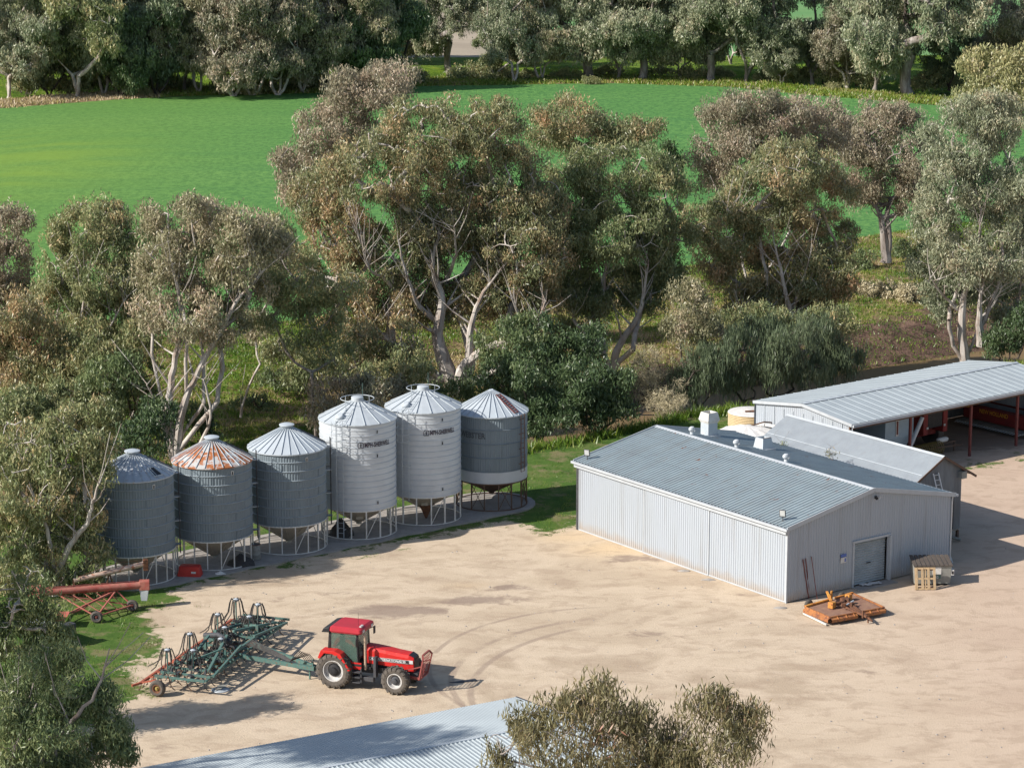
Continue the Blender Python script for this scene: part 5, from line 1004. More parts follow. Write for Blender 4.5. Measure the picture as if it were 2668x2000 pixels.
# whirlybirds
def whirly(label, xl, yl):
    w = thing('roof_ventilator', label, 'roof ventilator', on_roof(xl, yl) - Vector((0, 0, 0.08)), 0, 'spinning ventilators along the main shed roof')
    MB().lathe([(0.17, -0.1), (0.17, 0.32), (0.20, 0.34)], n=20).build('throat', mt['galv_light'], w, smooth=True)
    mb = MB(); nv = 18
    for k in range(nv):
        a = 2*math.pi*k/nv; pr = [(0.18, 0.34), (0.27, 0.42), (0.29, 0.52), (0.25, 0.62), (0.14, 0.68)]; vs = []
        for r_, z in pr: vs += [cyl_pt(r_, a, z), cyl_pt(r_-0.02, a+0.26, z)]
        mb.add(vs, [(2*j, 2*j+1, 2*j+3, 2*j+2) for j in range(4)])
    mb.build('vanes', mt['galv_light'], w); MB().lathe([(0.17, 0.67), (0.15, 0.70), (0.0, 0.72)], n=18).build('cap', mt['galv_light'], w); w.scale = (0.75, 0.75, 0.8)
for lab, u, v in (('farthest roof ventilator, beside the tall square flue', 1803, 1133), ('middle roof ventilator, near the short square flue', 1919, 1168), ('nearest roof ventilator, alone towards the gable', 2048, 1206)):
    q = at(u, v, HR-0.1) - SB; whirly(lab, q.dot(e2), q.dot(e1))
def flue(label, u, v, h, w, flare):
    q = at(u, v, HR-0.45) - SB; xl, yl = q.dot(e2), q.dot(e1); o = on_roof(xl, yl) - Vector((0, 0, 0.2))
    f = thing('roof_flue', label, 'roof vent', o, RZ, 'square metal vents on the main shed roof')
    MB().box((0, 0, 0.10), (w+0.28, w+0.28, 0.34)).build('base_flashing', mt['trim'], f)
    if flare:
        MB().box((0, 0, h*0.38), (w, w, h*0.7)).build('shaft', mt['galv'], f); a, b2, z0, z1 = w/2+0.01, w/2+0.10, h*0.66, h*0.78; c_ = w/2-0.0
        mb = MB(); R4 = lambda r_, z: [(-r_, -r_, z), (r_, -r_, z), (r_, r_, z), (-r_, r_, z)]
        Ls = [R4(a, z0), R4(b2, z1), R4(c_, h+0.12), R4(c_-0.05, h+0.12), R4(c_-0.05, z1)]
        mb.add(sum(Ls, []), [(j*4+k, j*4+(k+1) % 4, (j+1)*4+(k+1) % 4, (j+1)*4+k) for j in range(4) for k in range(4)] + [(16, 17, 18, 19)]); mb.build('cowl', mt['white'], f)
    else:
        mb = MB(); R4 = lambda r_, z: [(-r_, -r_, z), (r_, -r_, z), (r_, r_, z), (-r_, r_, z)]
        Ls = [R4(w/2+0.03, 0.25), R4(w/2-0.07, h), R4(w/2-0.13, h), R4(w/2-0.13, h-0.25)]
        mb.add(sum(Ls, []), [(j*4+k, j*4+(k+1) % 4, (j+1)*4+(k+1) % 4, (j+1)*4+k) for j in range(3) for k in range(4)] + [(12, 13, 14, 15)]); mb.build('shaft', mt['galv'], f)
        MB().box((0, -w/2+0.09, h), (w-0.16, 0.04, 0.05)).build('rim', mt['rust'], f)
flue('tall square flue with a flared white cowl on the shed roof', 1847, 1139, 1.55, 0.72, True)
flue('short tapering square vent with a rusty rim on the shed roof', 1989, 1166, 0.9, 0.80, False)
# weeds on the roofs
for lab, loc, bl, tm, sd in (('leafy seedling growing from the valley between the two sheds', on_roof(L2-0.2, 9.6), 0.55, 'purple', 401), ('small green weed on the main shed roof edge', on_roof(L2-0.1, 14.2), 0.16, 'green', 402)):
    gum('weed', lab, tuple(loc), [((loc.x, loc.y, loc.z+bl*0.9), (bl*0.8, bl*0.8, bl*0.5))], tintmat=tm, bark='grey', seed=sd, leaf=(0.16, 0.05), cr=0.22, dens=0.18, forks=2, r_tip=0.006, cat='plant', crown_name='leaves')
# ------------------------------------------------------------ older gabled shed behind
RS2 = Vector((25.35, 147.9, 0)); ZR2 = 5.28; sl2 = 0.56; WL, WR, LN = 2.95, 1.75, 13.75
t = shed_thing('old_shed', 'older weathered iron shed on stumps behind the main shed, steep roof', RS2)
zg = lambda x: ZR2 - abs(x)*sl2 - 0.06
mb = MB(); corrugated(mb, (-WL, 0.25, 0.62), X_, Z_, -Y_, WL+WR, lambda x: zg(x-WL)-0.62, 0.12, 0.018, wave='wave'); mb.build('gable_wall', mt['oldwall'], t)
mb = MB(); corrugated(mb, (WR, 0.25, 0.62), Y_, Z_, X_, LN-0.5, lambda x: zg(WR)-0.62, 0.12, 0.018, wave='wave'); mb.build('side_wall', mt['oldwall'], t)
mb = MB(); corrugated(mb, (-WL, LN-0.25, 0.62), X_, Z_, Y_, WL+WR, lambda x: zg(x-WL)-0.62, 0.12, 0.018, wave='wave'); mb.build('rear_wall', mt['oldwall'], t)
mb = MB(); mb.box(((WR-WL)/2, LN/2, 0.55), (WL+WR-0.1, LN-0.7, 0.14)); mb.build('floor', mt['concrete'], t)
for k in range(5):
    MB().beam((WR-0.1, 0.35+k*3.2, 0), (WR-0.1, 0.35+k*3.2, 0.5), 0.14).build('stump', mt['rustdark'], t)
for sgn, w_ in ((-1, WL), (1, 2.65)):
    up_ = Vector((-sgn, 0, sl2)).normalized(); nn = Vector((sgn*sl2, 0, 1)).normalized(); ln = w_*math.hypot(1, sl2); mb = MB()
    corrugated(mb, (sgn*w_, 0, ZR2-w_*sl2), Y_, up_, nn, LN, lambda x: ln, 0.11, 0.02, wave='wave'); mb.build('roof', mt['oldroof'], t)
    if sgn > 0: MB().add([(0.05, 0, ZR2-0.06), (w_, 0, ZR2-w_*sl2-0.03), (w_, LN, ZR2-w_*sl2-0.03), (0.05, LN, ZR2-0.06)], [(0, 1, 2, 3)]).build('roof_lining', mt['rust'], t)
mb = MB(); mb.add([(-0.16, -0.03, ZR2-0.03), (0, -0.03, ZR2+0.07), (0.16, -0.03, ZR2-0.03), (-0.16, LN, ZR2-0.03), (0, LN, ZR2+0.07), (0.16, LN, ZR2-0.03)], [(0, 1, 4, 3), (1, 2, 5, 4)]); mb.build('ridge_cap', mt['trim'], t)
MB().beam((0, -0.03, ZR2-0.04), (-WL, -0.03, ZR2-WL*sl2-0.04), 0.04, 0.12).build('barge_board', mt['rustdark'], t); MB().beam((0.03, -0.03, ZR2-0.05), (2.7, -0.03, ZR2-2.7*sl2-0.05), 0.04, 0.14).build('barge_board', mt['rustdark'], t)
mb = MB(); mb.box((-1.7, LN/2, ZR2-1.7*sl2+0.045), (0.05, LN-0.2, 0.012), m=Matrix.Rotation(-math.atan(sl2), 3, 'Y')); mb.build('sheet_lap', mt['galv'], t)
MB().box((1.62, 0.05, ZR2-1.62*sl2-0.42), (0.42, 0.3, 0.42)).build('meter_box', mt['bin'], t)
mb = MB(); mb.beam((0.25, 0.2, 0.7), (0.25, 0.2, 2.6), 0.05); mb.beam((1.1, 0.2, 0.7), (1.1, 0.2, 2.6), 0.05); mb.beam((0.22, 0.2, 2.6), (1.13, 0.2, 2.6), 0.05); mb.build('door_outline', mt['dgrey'], t)
def ladder_thing(label, base, top, w, nr, wdir):
    base = Vector(base); top = Vector(top); l_ = thing('ladder', label, 'ladder', base, 0, 'aluminium ladders by the old shed'); d = top-base; wd = Vector(wdir)*w/2
    for s_ in (-1, 1): MB().beam(wd*s_, d+wd*s_, 0.035, 0.07, up=wdir).build('stile', mt['alu'], l_)
    for k in range(nr): MB().beam(d*((k+0.6)/nr)-wd, d*((k+0.6)/nr)+wd, 0.03).build('rung', mt['alu'], l_)
G2 = lambda x, y, z: RS2 + e2*x + e1*y + Vector((0, 0, z))
ladder_thing('long ladder leaning high on the old shed gable', G2(-0.05, -0.35, 1.7), G2(-0.55, 0.12, 4.35), 0.42, 9, e2)
ladder_thing('short ladder left of the long one on the old shed gable', G2(-1.6, -0.25, 1.7), G2(-1.95, 0.12, 3.55), 0.42, 6, e2)
q = SB + e2*(L2+0.45); ladder_thing('lower ladder standing in the passage beside the main shed corner', q + e1*0.3, q + e1*1.6 + Vector((-0.1, 0, 2.5)), 0.4, 8, e2)
mb = MB().tube([tuple(G2(0.7, 0.5, 0.35)), tuple(G2(1.2, -0.4, 0.12))], 0.09, 10); tag(mb.build('pipe_offcut', mt['bin']), 'short pale pipe lying under the old shed corner', 'pipe')
# ------------------------------------------------------------ long open-fronted shed
F3 = Vector((21.78, 161.94, 0)); T3 = math.radians(38.79); f1 = Vector((math.cos(T3), math.sin(T3), 0)); f2_ = Vector((-f1.y, f1.x, 0)); W3, L3, E3, R3 = 9.08, 21.23, 3.97, 4.54
t = thing('open_shed', 'long open-fronted farm shed with pale pan roof at the right', 'shed', F3, T3)
sl3 = (R3-E3)/(W3/2)
for sgn, y0 in ((1, -0.0), (-1, W3)):
    up_ = Vector((0, sgn, sl3)).normalized(); nn = Vector((0, -sgn*sl3, 1)).normalized(); ln = W3/2*math.hypot(1, sl3); mb = MB()
    corrugated(mb, (0, y0, E3), X_, up_, nn, L3, lambda x: ln, 0.76, 0.022, wave='pan'); mb.build('roof', mt['bigroof'], t)
mb = MB(); mb.add([(-0.02, W3/2-0.2, R3+0.02), (-0.02, W3/2, R3+0.08), (-0.02, W3/2+0.2, R3+0.02), (L3, W3/2-0.2, R3+0.02), (L3, W3/2, R3+0.08), (L3, W3/2+0.2, R3+0.02)], [(0, 3, 4, 1), (1, 4, 5, 2)]); mb.build('ridge_cap', mt['galv'], t)
mb = MB(); corrugated(mb, (0.15, 0.1, 0.1), Y_, Z_, -X_, W3-0.2, lambda y: E3-0.12 + (W3/2-abs(y-W3/2))*sl3, 0.19, 0.02); mb.build('end_wall', mt['shedwall'], t)
mb = MB()
for k in range(1, 10): mb.beam((0.10, 0.1+k*(W3-0.2)/10, 0.2), (0.10, 0.1+k*(W3-0.2)/10, E3-0.1), 0.03, 0.03)
mb.build('wall_seams', mt['galv'], t)
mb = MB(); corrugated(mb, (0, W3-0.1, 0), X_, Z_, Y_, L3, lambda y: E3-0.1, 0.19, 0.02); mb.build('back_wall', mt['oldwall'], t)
mb = MB(); corrugated(mb, (L3-0.2, 0.1, 0), Y_, Z_, X_, W3-0.2, lambda y: E3-0.1, 0.19, 0.02); mb.build('far_wall', mt['shedwall'], t)
for y0, z0 in ((0, E3), (W3, E3)): MB().beam((-0.03, y0, z0-0.08), (-0.03, W3/2, R3-0.08), 0.05, 0.2).build('barge_board', mt['trim'], t)
MB().box((L3/2, -0.08, E3-0.12), (L3, 0.12, 0.18)).build('gutter', mt['trim'], t); MB().beam((0, 0.25, E3-0.32), (L3, 0.25, E3-0.32), 0.1, 0.2).build('front_beam', mt['rustdark'], t)
for xx in (5.9, 11.83, 16.56, 21.0): MB().beam((xx, 0.4, 0), (xx, 0.4, E3-0.25), 0.15).build('post', mt['redox'], t)
mb = MB(); mb.beam((-0.3, W3-0.3, 0.2), (-0.3, W3-0.9, 2.6), 0.16); mb.beam((-0.3, W3-0.9, 2.6), (-0.3, 2.0, 3.0), 0.16); mb.beam((-0.3, W3-1.1, 2.55), (-0.3, W3-1.25, 0.3), 0.08); mb.build('diagonal_brace', mt['white'], t)
for k, zz in ((0, 1.4), (1, 2.6)): MB().beam((L3-0.32, 0.2, zz), (L3-0.32, W3-0.2, zz), 0.08, 0.12).build('girt', mt['redox'], t)
MB().box((L3-0.45, 1.2, 2.3), (0.2, 0.5, 0.6)).build('meter_box', mt['bin'], t)
# contents of the open shed
def W3P(x, y, z=0): return F3 + f1*x + f2_*y + Vector((0, 0, z))
t = thing('grain_bin', 'pale blue-grey field bin with sloping unloading chute inside the open shed', 'field bin', W3P(5.9, 2.6), T3)
MB().add([(-1.4, -1.3, 2.0), (1.3, -1.3, 2.0), (1.3, 1.4, 2.0), (-1.4, 1.4, 2.0), (-1.4, -1.3, 3.4), (1.3, -1.3, 3.4), (1.3, 1.4, 3.4), (-1.4, 1.4, 3.4), (-0.3, -0.9, 0.75), (0.5, -0.9, 0.75), (0.5, 0.4, 0.75), (-0.3, 0.4, 0.75)],
  [(0, 1, 5, 4), (1, 2, 6, 5), (2, 3, 7, 6), (3, 0, 4, 7), (0, 8, 9, 1), (1, 9, 10, 2), (2, 10, 11, 3), (3, 11, 8, 0), (8, 11, 10, 9)]).build('hopper', mt['greenpaint'], t)
MB().box((-0.3, -1.33, 2.7), (0.26, 0.03, 1.1)).build('sight_window', mt['white'], t); MB().box((-0.3, -1.36, 2.7), (0.14, 0.02, 0.9)).build('window_glass', mt['redox'], t)
mb = MB().tube([(0.2, -1.6, 0.5), (1.7, -1.7, 3.2)], 0.14, 10); mb.build('unloading_auger', mt['galv'], t)
MB().lathe([(0.22, -0.35), (0.24, 0.2), (0.16, 0.35)], (0.1, -1.75, 0.55), 14, 'X').build('boot', mt['plastic_white'], t)
for s_ in ((-1.3, -1.2), (1.2, -1.2), (1.2, 1.3), (-1.3, 1.3)): MB().beam((s_[0], s_[1], 0), (s_[0], s_[1], 2.05), 0.09).build('leg', mt['galv'], t)
t = thing('pickup_canopy', 'white moulded ute canopy lid raised on legs in the open shed', 'canopy', W3P(3.3, 1.6), T3 + 0.35)
mb = MB(); L_ = [rrect(0.95, 0.62, 0.85, 0.15), rrect(0.98, 0.65, 1.0, 0.15), rrect(0.9, 0.55, 1.16, 0.2), rrect(0.5, 0.3, 1.22, 0.1)]; nn_ = len(L_[0])
mb.add(sum(L_, []), [(j*nn_+k, j*nn_+(k+1) % nn_, (j+1)*nn_+(k+1) % nn_, (j+1)*nn_+k) for j in range(3) for k in range(nn_)] + [tuple(3*nn_+k for k in range(nn_))]); mb.build('lid', mt['plastic_white'], t, smooth=True)
for a, b2 in ((-.8, -.5), (.8, -.5), (.8, .5), (-.8, .5)): MB().beam((a, b2, 0), (a, b2, 0.9), 0.05).build('leg', mt['alu'], t)
t = thing('combine_harvester', 'dark red combine harvester parked deep inside the open shed', 'harvester', W3P(11.0, 4.9), T3)
MB().box((0, 0.6, 2.0), (2.3, 3.6, 2.2)).build('body', mt['harvred'], t, bevel=0.1); MB().box((0.0, -1.6, 2.4), (1.5, 1.0, 1.5)).build('cab', mt['black'], t, bevel=0.08)
MB().box((-0.98, -1.55, 2.2), (0.45, 1.2, 1.9)).build('side_panel', mt['harvred'], t, bevel=0.05); MB().box((0.98, -1.55, 2.2), (0.45, 1.2, 1.9)).build('side_panel', mt['harvred'], t, bevel=0.05)
for s_ in (-1, 1):
    MB().lathe([(0.3, -0.25), (0.85, -0.28), (0.9, 0), (0.85, 0.28), (0.3, 0.25)], (s_*1.4, -0.6, 0.9), 24, 'X').build('tyre', mt['rubber'], t, smooth=True)
    MB().box((s_*0.85, -2.18, 1.75), (0.16, 0.06, 0.14)).build('headlight', mt['lamp'], t)
    MB().box((s_*1.35, -2.0, 3.0), (0.22, 0.05, 0.34)).build('mirror', mt['lamp'], t)
t = thing('harvester_reel', 'straw-coloured tined pickup reel on the floor before the harvester', 'reel', W3P(9.0, 1.9), T3)
mb = MB()
for k in range(14): mb.hoop((0, 0, 0), 0.42, 0.035, 14, tz=0.03) if False else None
for k in range(16):
    x = -1.5 + k*0.2; pts = [(x, 0.42*math.cos(a), 0.55+0.42*math.sin(a)) for a in np.linspace(0, 2*math.pi, 13)]; mb.tube(pts, 0.03, 5, cap=False)
mb.build('tines', mt['straw'], t); MB().tube([(-1.6, 0, 0.55), (1.6, 0, 0.55)], 0.10, 10).build('shaft', mt['rustdark'], t); MB().box((0, 0.55, 0.45), (3.3, 0.5, 0.6)).build('trough', mt['rustdark'], t)
t = thing('gas_cylinder', 'white cylinder lying on a dark frame in the open shed', 'cylinder', W3P(11.0, 2.1), T3)
MB().lathe([(0.05, -0.55), (0.17, -0.45), (0.18, 0.35), (0.10, 0.5), (0.0, 0.52)], (0, 0, 0.95), 18, 'X').build('tank', mt['plastic_white'], t, smooth=True)
mb = MB(); mb.beam((-1.2, 0, 0.7), (1.3, 0, 0.7), 0.1); mb.beam((-1.2, -0.6, 0.7), (1.3, -0.6, 0.55), 0.08)
for a in (-1.1, 0, 1.2): mb.beam((a, 0, 0), (a, 0, 0.7), 0.07)
mb.build('stand', mt['rustdark'], t)
t = thing('header_front', 'red harvester front with yellow lettering along the far shed wall', 'header', W3P(18.9, 4.0), T3)
MB().box((0.4, 0.3, 0.95), (0.7, 6.0, 0.9)).build('trough', mt['harvred'], t, bevel=0.05); MB().box((-0.2, 0.3, 0.35), (0.9, 6.0, 0.12)).build('knife_bed', mt['bin'], t)
mb = MB()
for k in range(24): mb.beam((-0.6, -2.6+k*0.25, 0.35), (-1.0, -2.6+k*0.25, 0.30), 0.03)
mb.build('fingers', mt['alu'], t); text_flat('NEW HOLLAND', 0.42, (0.03, 1.8, 1.05), -Y_, Z_, mt['letyellow'], t, squash=0.85)
MB().box((0.03, 2.9, 1.3), (0.02, 0.35, 0.12)).build('reflector', mt['letyellow'], t)
t = thing('truck_tray', 'grey and red truck side beyond the last post of the open shed', 'truck', W3P(20.0, 1.2), T3)
MB().box((0.3, -0.4, 1.35), (1.2, 2.6, 1.3)).build('body', mt['bin'], t, bevel=0.06); MB().box((0.3, -0.4, 0.65), (1.25, 2.65, 0.14)).build('stripe', mt['harvred'], t)
for s_ in (-1.2, 0.5): MB().lathe([(0.15, -0.12), (0.45, -0.14), (0.47, 0), (0.45, 0.14), (0.15, 0.12)], (-0.3, s_, 0.46), 20, 'X').build('wheel', mt['rubber'], t, smooth=True)
t = thing('crate', 'small dark crate on the floor near the second red post', 'crate', W3P(8.3, 0.9), T3); MB().box((0, 0, 0.3), (0.9, 0.6, 0.5)).build('body', mt['dgrey'], t, bevel=0.03); MB().box((0, 0, 0.57), (0.94, 0.64, 0.05)).build('lid', mt['blue'], t)
# ------------------------------------------------------------ water tanks
p = at(1958, 1112); t = thing('water_tank', 'cream round water tank beside the open shed with a plank on top', 'water tank', (p.x, p.y+0.4, 0), 0)
prof = [(1.6, 0)]
for k in range(9): prof += [(1.6, 0.03+k*0.11), (1.64, 0.08+k*0.11), (1.6, 0.11+k*0.11)]
MB().lathe(prof, n=48).build('wall', mt['tankcream'], t, smooth=True); MB().lathe([(1.66, 1.00), (1.62, 1.05), (0.3, 1.20), (0, 1.22)], n=24).build('lid', mt['plastic_white'], t)
mb = MB().beam((-0.5, -0.7, 1.20), (1.2, -0.9, 1.36), 0.14, 0.08); tag(mb.build('plank', mt['rust'], None, loc=(p.x, p.y+0.4, 0)), 'rusty plank lying across the cream tank lid', 'plank')
p = at(1937, 1128, 2.3); t = thing('water_tank', 'white ribbed dome-topped water tank between the main shed and the old shed', 'water tank', (p.x+0.25, p.y+0.4, 0), 0)
MB().lathe([(1.75, 0), (1.75, 2.3), (1.78, 2.35)], n=48).build('wall', mt['plastic_white'], t, smooth=True)
mb = MB(); nn_ = 24; vs = []
for r_, z in ((1.80, 2.32), (1.0, 2.55), (0.25, 2.68)):
    for k in range(nn_): vs.append(cyl_pt(r_, 2*math.pi*k/nn_, z + (0.06 if k % 2 else 0)*(r_/1.8)))
mb.add(vs, [(j*nn_+k, j*nn_+(k+1) % nn_, (j+1)*nn_+(k+1) % nn_, (j+1)*nn_+k) for j in range(2) for k in range(nn_)] + [tuple(2*nn_+k for k in range(nn_))]); mb.build('dome', mt['plastic_white'], t)
MB().tube([(0.2, 0.3, 2.6), (1.2, 0.5, 2.85), (1.9, 0.9, 2.7)], 0.05, 8).build('inlet_pipe', mt['rustdark'], t)
# ------------------------------------------------------------ low roof in the foreground
A4 = at(1345, 1815, 4.0); d4 = (at(400, 1993, 4.0) - A4).normalized(); n4 = Vector((-d4.y, d4.x, 0))
if n4.y > 0: n4 = -n4
t = thing('low_shed', 'low shed in the foreground with corrugated roof crossed by tree shadow', 'shed', (A4.x, A4.y, 0), math.atan2(-n4.x*0 + (-d4).y, (-d4).x))
X4 = Vector((1, 0, 0)); 
r4 = Matrix.Rotation(-t.rotation_euler.z, 3, 'Z'); dl4 = r4 @ d4; nl4 = r4 @ n4
mb = MB(); up_ = (nl4 + Vector((0, 0, 0.10))).normalized(); corrugated(mb, (0, 0, 4.0), dl4, up_, dl4.cross(up_)*(-1 if dl4.cross(up_).z < 0 else 1), 26.0, lambda x: 5.6, 0.13, 0.022, wave='wave'); mb.build('roof', mt['bigroof'], t)
mb = MB(); o2 = Vector((0, 0, 4.0)) + nl4*5.3 + Vector((0, 0, 0.62)); up2 = (nl4 + Vector((0, 0, -0.04))).normalized(); corrugated(mb, tuple(o2), dl4, up2, Vector((0, 0, 1)), 26.0, lambda x: 12.0, 0.20, 0.045); mb.build('front_roof', mt['bigroof'], t)
mb = MB(); mb.beam(tuple(o2 + Vector((0, 0, 0.0)) - nl4*0.05), tuple(o2 + dl4*26 - nl4*0.05), 0.16, 0.10); mb.build('step_flashing', mt['galv'], t)
mb = MB(); corrugated(mb, tuple(nl4*0.2), dl4, Z_, -nl4, 26.0, lambda x: 3.9, 0.19, 0.02); mb.build('wall', mt['shedwall'], t)
mb = MB(); c_ = nl4*0.2; mb.add([tuple(c_ + dl4*0.15), tuple(c_ + nl4*17 + dl4*0.15), tuple(c_ + nl4*17 + dl4*0.15 + Z_*3.6), tuple(c_ + nl4*5.2 + dl4*0.15 + Z_*4.4), tuple(c_ + dl4*0.15 + Z_*3.9)], [(0, 1, 2, 3, 4)]); mb.build('end_wall', mt['shedwall'], t)
MB().beam((0, 0, 3.96), tuple(nl4*5.4 + Z_*4.5), 0.06, 0.16).build('barge_board', mt['dgrey'], t); MB().beam(tuple(Z_*3.95), tuple(dl4*26 + Z_*3.95), 0.04, 0.10).build('barge_board', mt['dgrey'], t)
# ------------------------------------------------------------ wheels
def wheel(par, c, Rt, w, Rrim, side, lugs=20, hubm='black', rimm='silver', lug=0.05, name='wheel'):
    """axle along local y; side = -1 means its outer face looks to -y"""
    o = bpy.data.objects.new(name, None); o.empty_display_size = 0.3; link(o, par); o.location = c
    h = w/2
    ty = MB().lathe([(Rrim, -h*0.80), (Rrim+0.04, -h*0.98), ((Rt+Rrim)/2, -h*1.05), (Rt-0.07, -h*0.92), (Rt-0.02, -h*0.6), (Rt, 0), (Rt-0.02, h*0.6), (Rt-0.07, h*0.92), ((Rt+Rrim)/2, h*1.05), (Rrim+0.04, h*0.98), (Rrim, h*0.80)], n=40, axis='Y')
    for k in range(lugs):
        for s_ in (-1, 1):
            a = 2*math.pi*(k + (0.5 if s_ > 0 else 0))/lugs; a2 = a + 0.26
            p = lambda r_, aa, y: Vector((r_*math.cos(aa), y, r_*math.sin(aa)))
            if lug > 0: ty.beam(p(Rt+0.012, a, s_*0.01), p(Rt-0.035, a2, s_*h*0.95), lug*1.1, lug*1.6, up=p(1, (a+a2)/2, 0)); ty.beam(p(Rt-0.035, a2, s_*h*0.95), p(Rt-0.16, a2+0.03, s_*h*1.04), lug*1.0, lug*1.2, up=(0, s_, 0))
    ty.build('tyre', mt['rubber'], o, smooth=(lug == 0))
    s = side
    MB().lathe([(Rrim+0.03, s*h*0.86), (Rrim-0.03, s*h*0.86), (Rrim-0.05, s*h*0.55), (Rrim-0.08, s*h*0.20), (Rrim*0.62, s*h*0.15)], n=36, axis='Y').build('rim', mt[rimm], o, smooth=True)
    MB().lathe([(Rrim*0.66, s*h*0.16), (Rrim*0.55, s*h*0.45), (Rrim*0.36, s*h*0.55), (Rrim*0.30, s*h*0.95), (Rrim*0.16, s*h*1.0), (0.0, s*h*1.0)], n=20, axis='Y').build('hub', mt[hubm], o, smooth=False)
    MB().lathe([(Rrim, -s*h*0.8), (Rrim*0.3, -s*h*0.3), (0, -s*h*0.3)], n=24, axis='Y').build('rim_back', mt['dgrey'], o)
    return o
# ------------------------------------------------------------ tractor
RW = at(873, 1789); FW = at(1031, 1807); hd = (FW-RW); hd.z = 0; WB = hd.length; hd.normalize(); lt = Vector((-hd.y, hd.x, 0))
TRK = 0.98
t = thing('tractor', 'red farm tractor with black-striped bonnet, hitched to the green seeder in the yard', 'tractor', RW + lt*TRK, math.atan2(hd.y, hd.x))
RR, FR = 0.90, 0.70
for s_ in (-1, 1):
    wheel(t, (0, s_*TRK, RR), RR, 0.56, 0.53, s_, 18, 'black')
    wheel(t, (WB, s_*TRK*0.98, FR), FR, 0.44, 0.38, s_, 16, 'dgrey')
MB().lathe([(0.16, -0.75), (0.22, 0), (0.16, 0.75)], (0, 0, RR), 16, 'Y').build('rear_axle', mt['dgrey'], t); MB().tube([(WB, -0.8, FR), (WB, 0.8, FR)], 0.12, 10).build('front_axle', mt['dgrey'], t)
MB().box((0.9, 0, 0.95), (2.4, 0.55, 0.55)).box((WB-0.3, 0, 0.95), (1.9, 0.45, 0.35)).build('chassis', mt['dgrey'], t)
# bonnet
hx0, hx1 = 1.32, WB+0.72; yb_, yt_ = 0.46, 0.40
def section(x, zt, zb, w, wt): return [(x, -w, zb), (x, -w, zt-0.16), (x, -wt, zt-0.02), (x, 0, zt), (x, wt, zt-0.02), (x, w, zt-0.16), (x, w, zb)]
S_ = [section(hx0, 2.06, 1.25, .44, .36), section(1.75, 2.04, 1.22, .44, .36), section(2.4, 1.98, 1.20, .44, .35), section(3.0, 1.90, 1.15, .42, .33), section(hx1-0.28, 1.84, 1.02, .40, .31), section(hx1-0.02, 1.70, 0.98, .37, .27), section(hx1, 1.60, 1.0, .34, .24)]
mb = MB(); n7 = 7; mb.add(sum(S_, []), [(j*n7+k, (j+1)*n7+k, (j+1)*n7+k+1, j*n7+k+1) for j in range(len(S_)-1) for k in range(n7-1)] + [tuple(range(n7)), tuple((len(S_)-1)*n7+k for k in range(n7-1, -1, -1))] + [(j*n7, j*n7+6, (j+1)*n7+6, (j+1)*n7) for j in range(len(S_)-1)])
bon = mb.build('bonnet', mt['trred'], t, bevel=0.02)
mb = MB(); mb.add([(hx1-0.27, -.315, 1.835), (hx1-0.27, .315, 1.835), (hx1+0.005, .28, 1.70), (hx1+0.005, -.28, 1.70), (hx1+0.02, -.33, 1.35), (hx1+0.02, .33, 1.35)], [(0, 3, 2, 1), (3, 4, 5, 2)]); mb.box((hx1+0.01, 0, 1.35), (0.03, 0.62, 0.55)); mb.build('grille', mt['black'], t)
for s_ in (-1, 1):
    st = MB().box((2.62, s_*0.445, 1.50), (2.1, 0.012, 0.15)).build('stripe', mt['black'], bon)
    MB().box((hx1-0.16, s_*0.405, 1.50), (0.26, 0.02, 0.17)).build('headlight', mt['lamp'], t)
    mb = MB(); mb.box((2.62, s_*0.447, 1.583), (2.1, 0.01, 0.014)).box((2.62, s_*0.447, 1.417), (2.1, 0.01, 0.014)); mb.build('pinstripe', mt['silver'], bon)
text_flat('CASE INTERNATIONAL', 0.17, (1.60, -0.456, 1.44), (1, 0, 0), (0, 0, 1), mt['letwhite'], bon, squash=0.98); text_flat('7130', 0.17, (3.22, -0.456, 1.44), (1, 0, 0), (0, 0, 1), mt['letwhite'], bon, squash=0.9)
# cab
cx0, cx1, cy, zb, zt = -0.38, 1.18, 0.78, 1.72, 2.78
post = lambda a, b2, w=0.07: MB().beam(a, b2, w, w).build('cab_post', mt['black'], t)
for s_ in (-1, 1):
    post((cx0-0.02, s_*cy, zb-0.1), (cx0+0.05, s_*cy*0.93, zt), 0.09); post((cx1, s_*cy*0.88, zb-0.55), (cx1-0.08, s_*cy*0.90, zt), 0.08)
    mb = MB(); y0 = s_*cy*0.97; poly = [(cx0+0.06, zb), (0.35, zb), (0.85, zb-0.42), (cx1-0.04, zb-0.42), (cx1-0.10, zt-0.02), (cx0+0.10, zt-0.02)]
    mb.prism(poly, (0, y0, 0), (1, 0, 0), (0, 0, 1), (0, s_, 0), 0.012); mb.build('side_window', mt['glass'], t)
    mb = MB(); pts = [(a, y0, c) for a, c in poly]; [mb.beam(pts[k], pts[(k+1) % 6], 0.05, 0.05) for k in range(6)]; mb.build('window_frame', mt['black'], t)
MB().box((cx1-0.03, 0, 2.28), (0.012, 1.32, 1.0)).build('windscreen', mt['glass'], t); MB().box((cx0+0.04, 0, 2.25), (0.012, 1.4, 0.95)).build('rear_window', mt['glass'], t)
mb = MB(); L_ = [rrect(0.80, 0.86, zt-0.02, 0.12), rrect(0.86, 0.90, zt+0.06, 0.14), rrect(0.84, 0.88, zt+0.22, 0.14), rrect(0.72, 0.76, zt+0.29, 0.14)]; nn_ = len(L_[0])
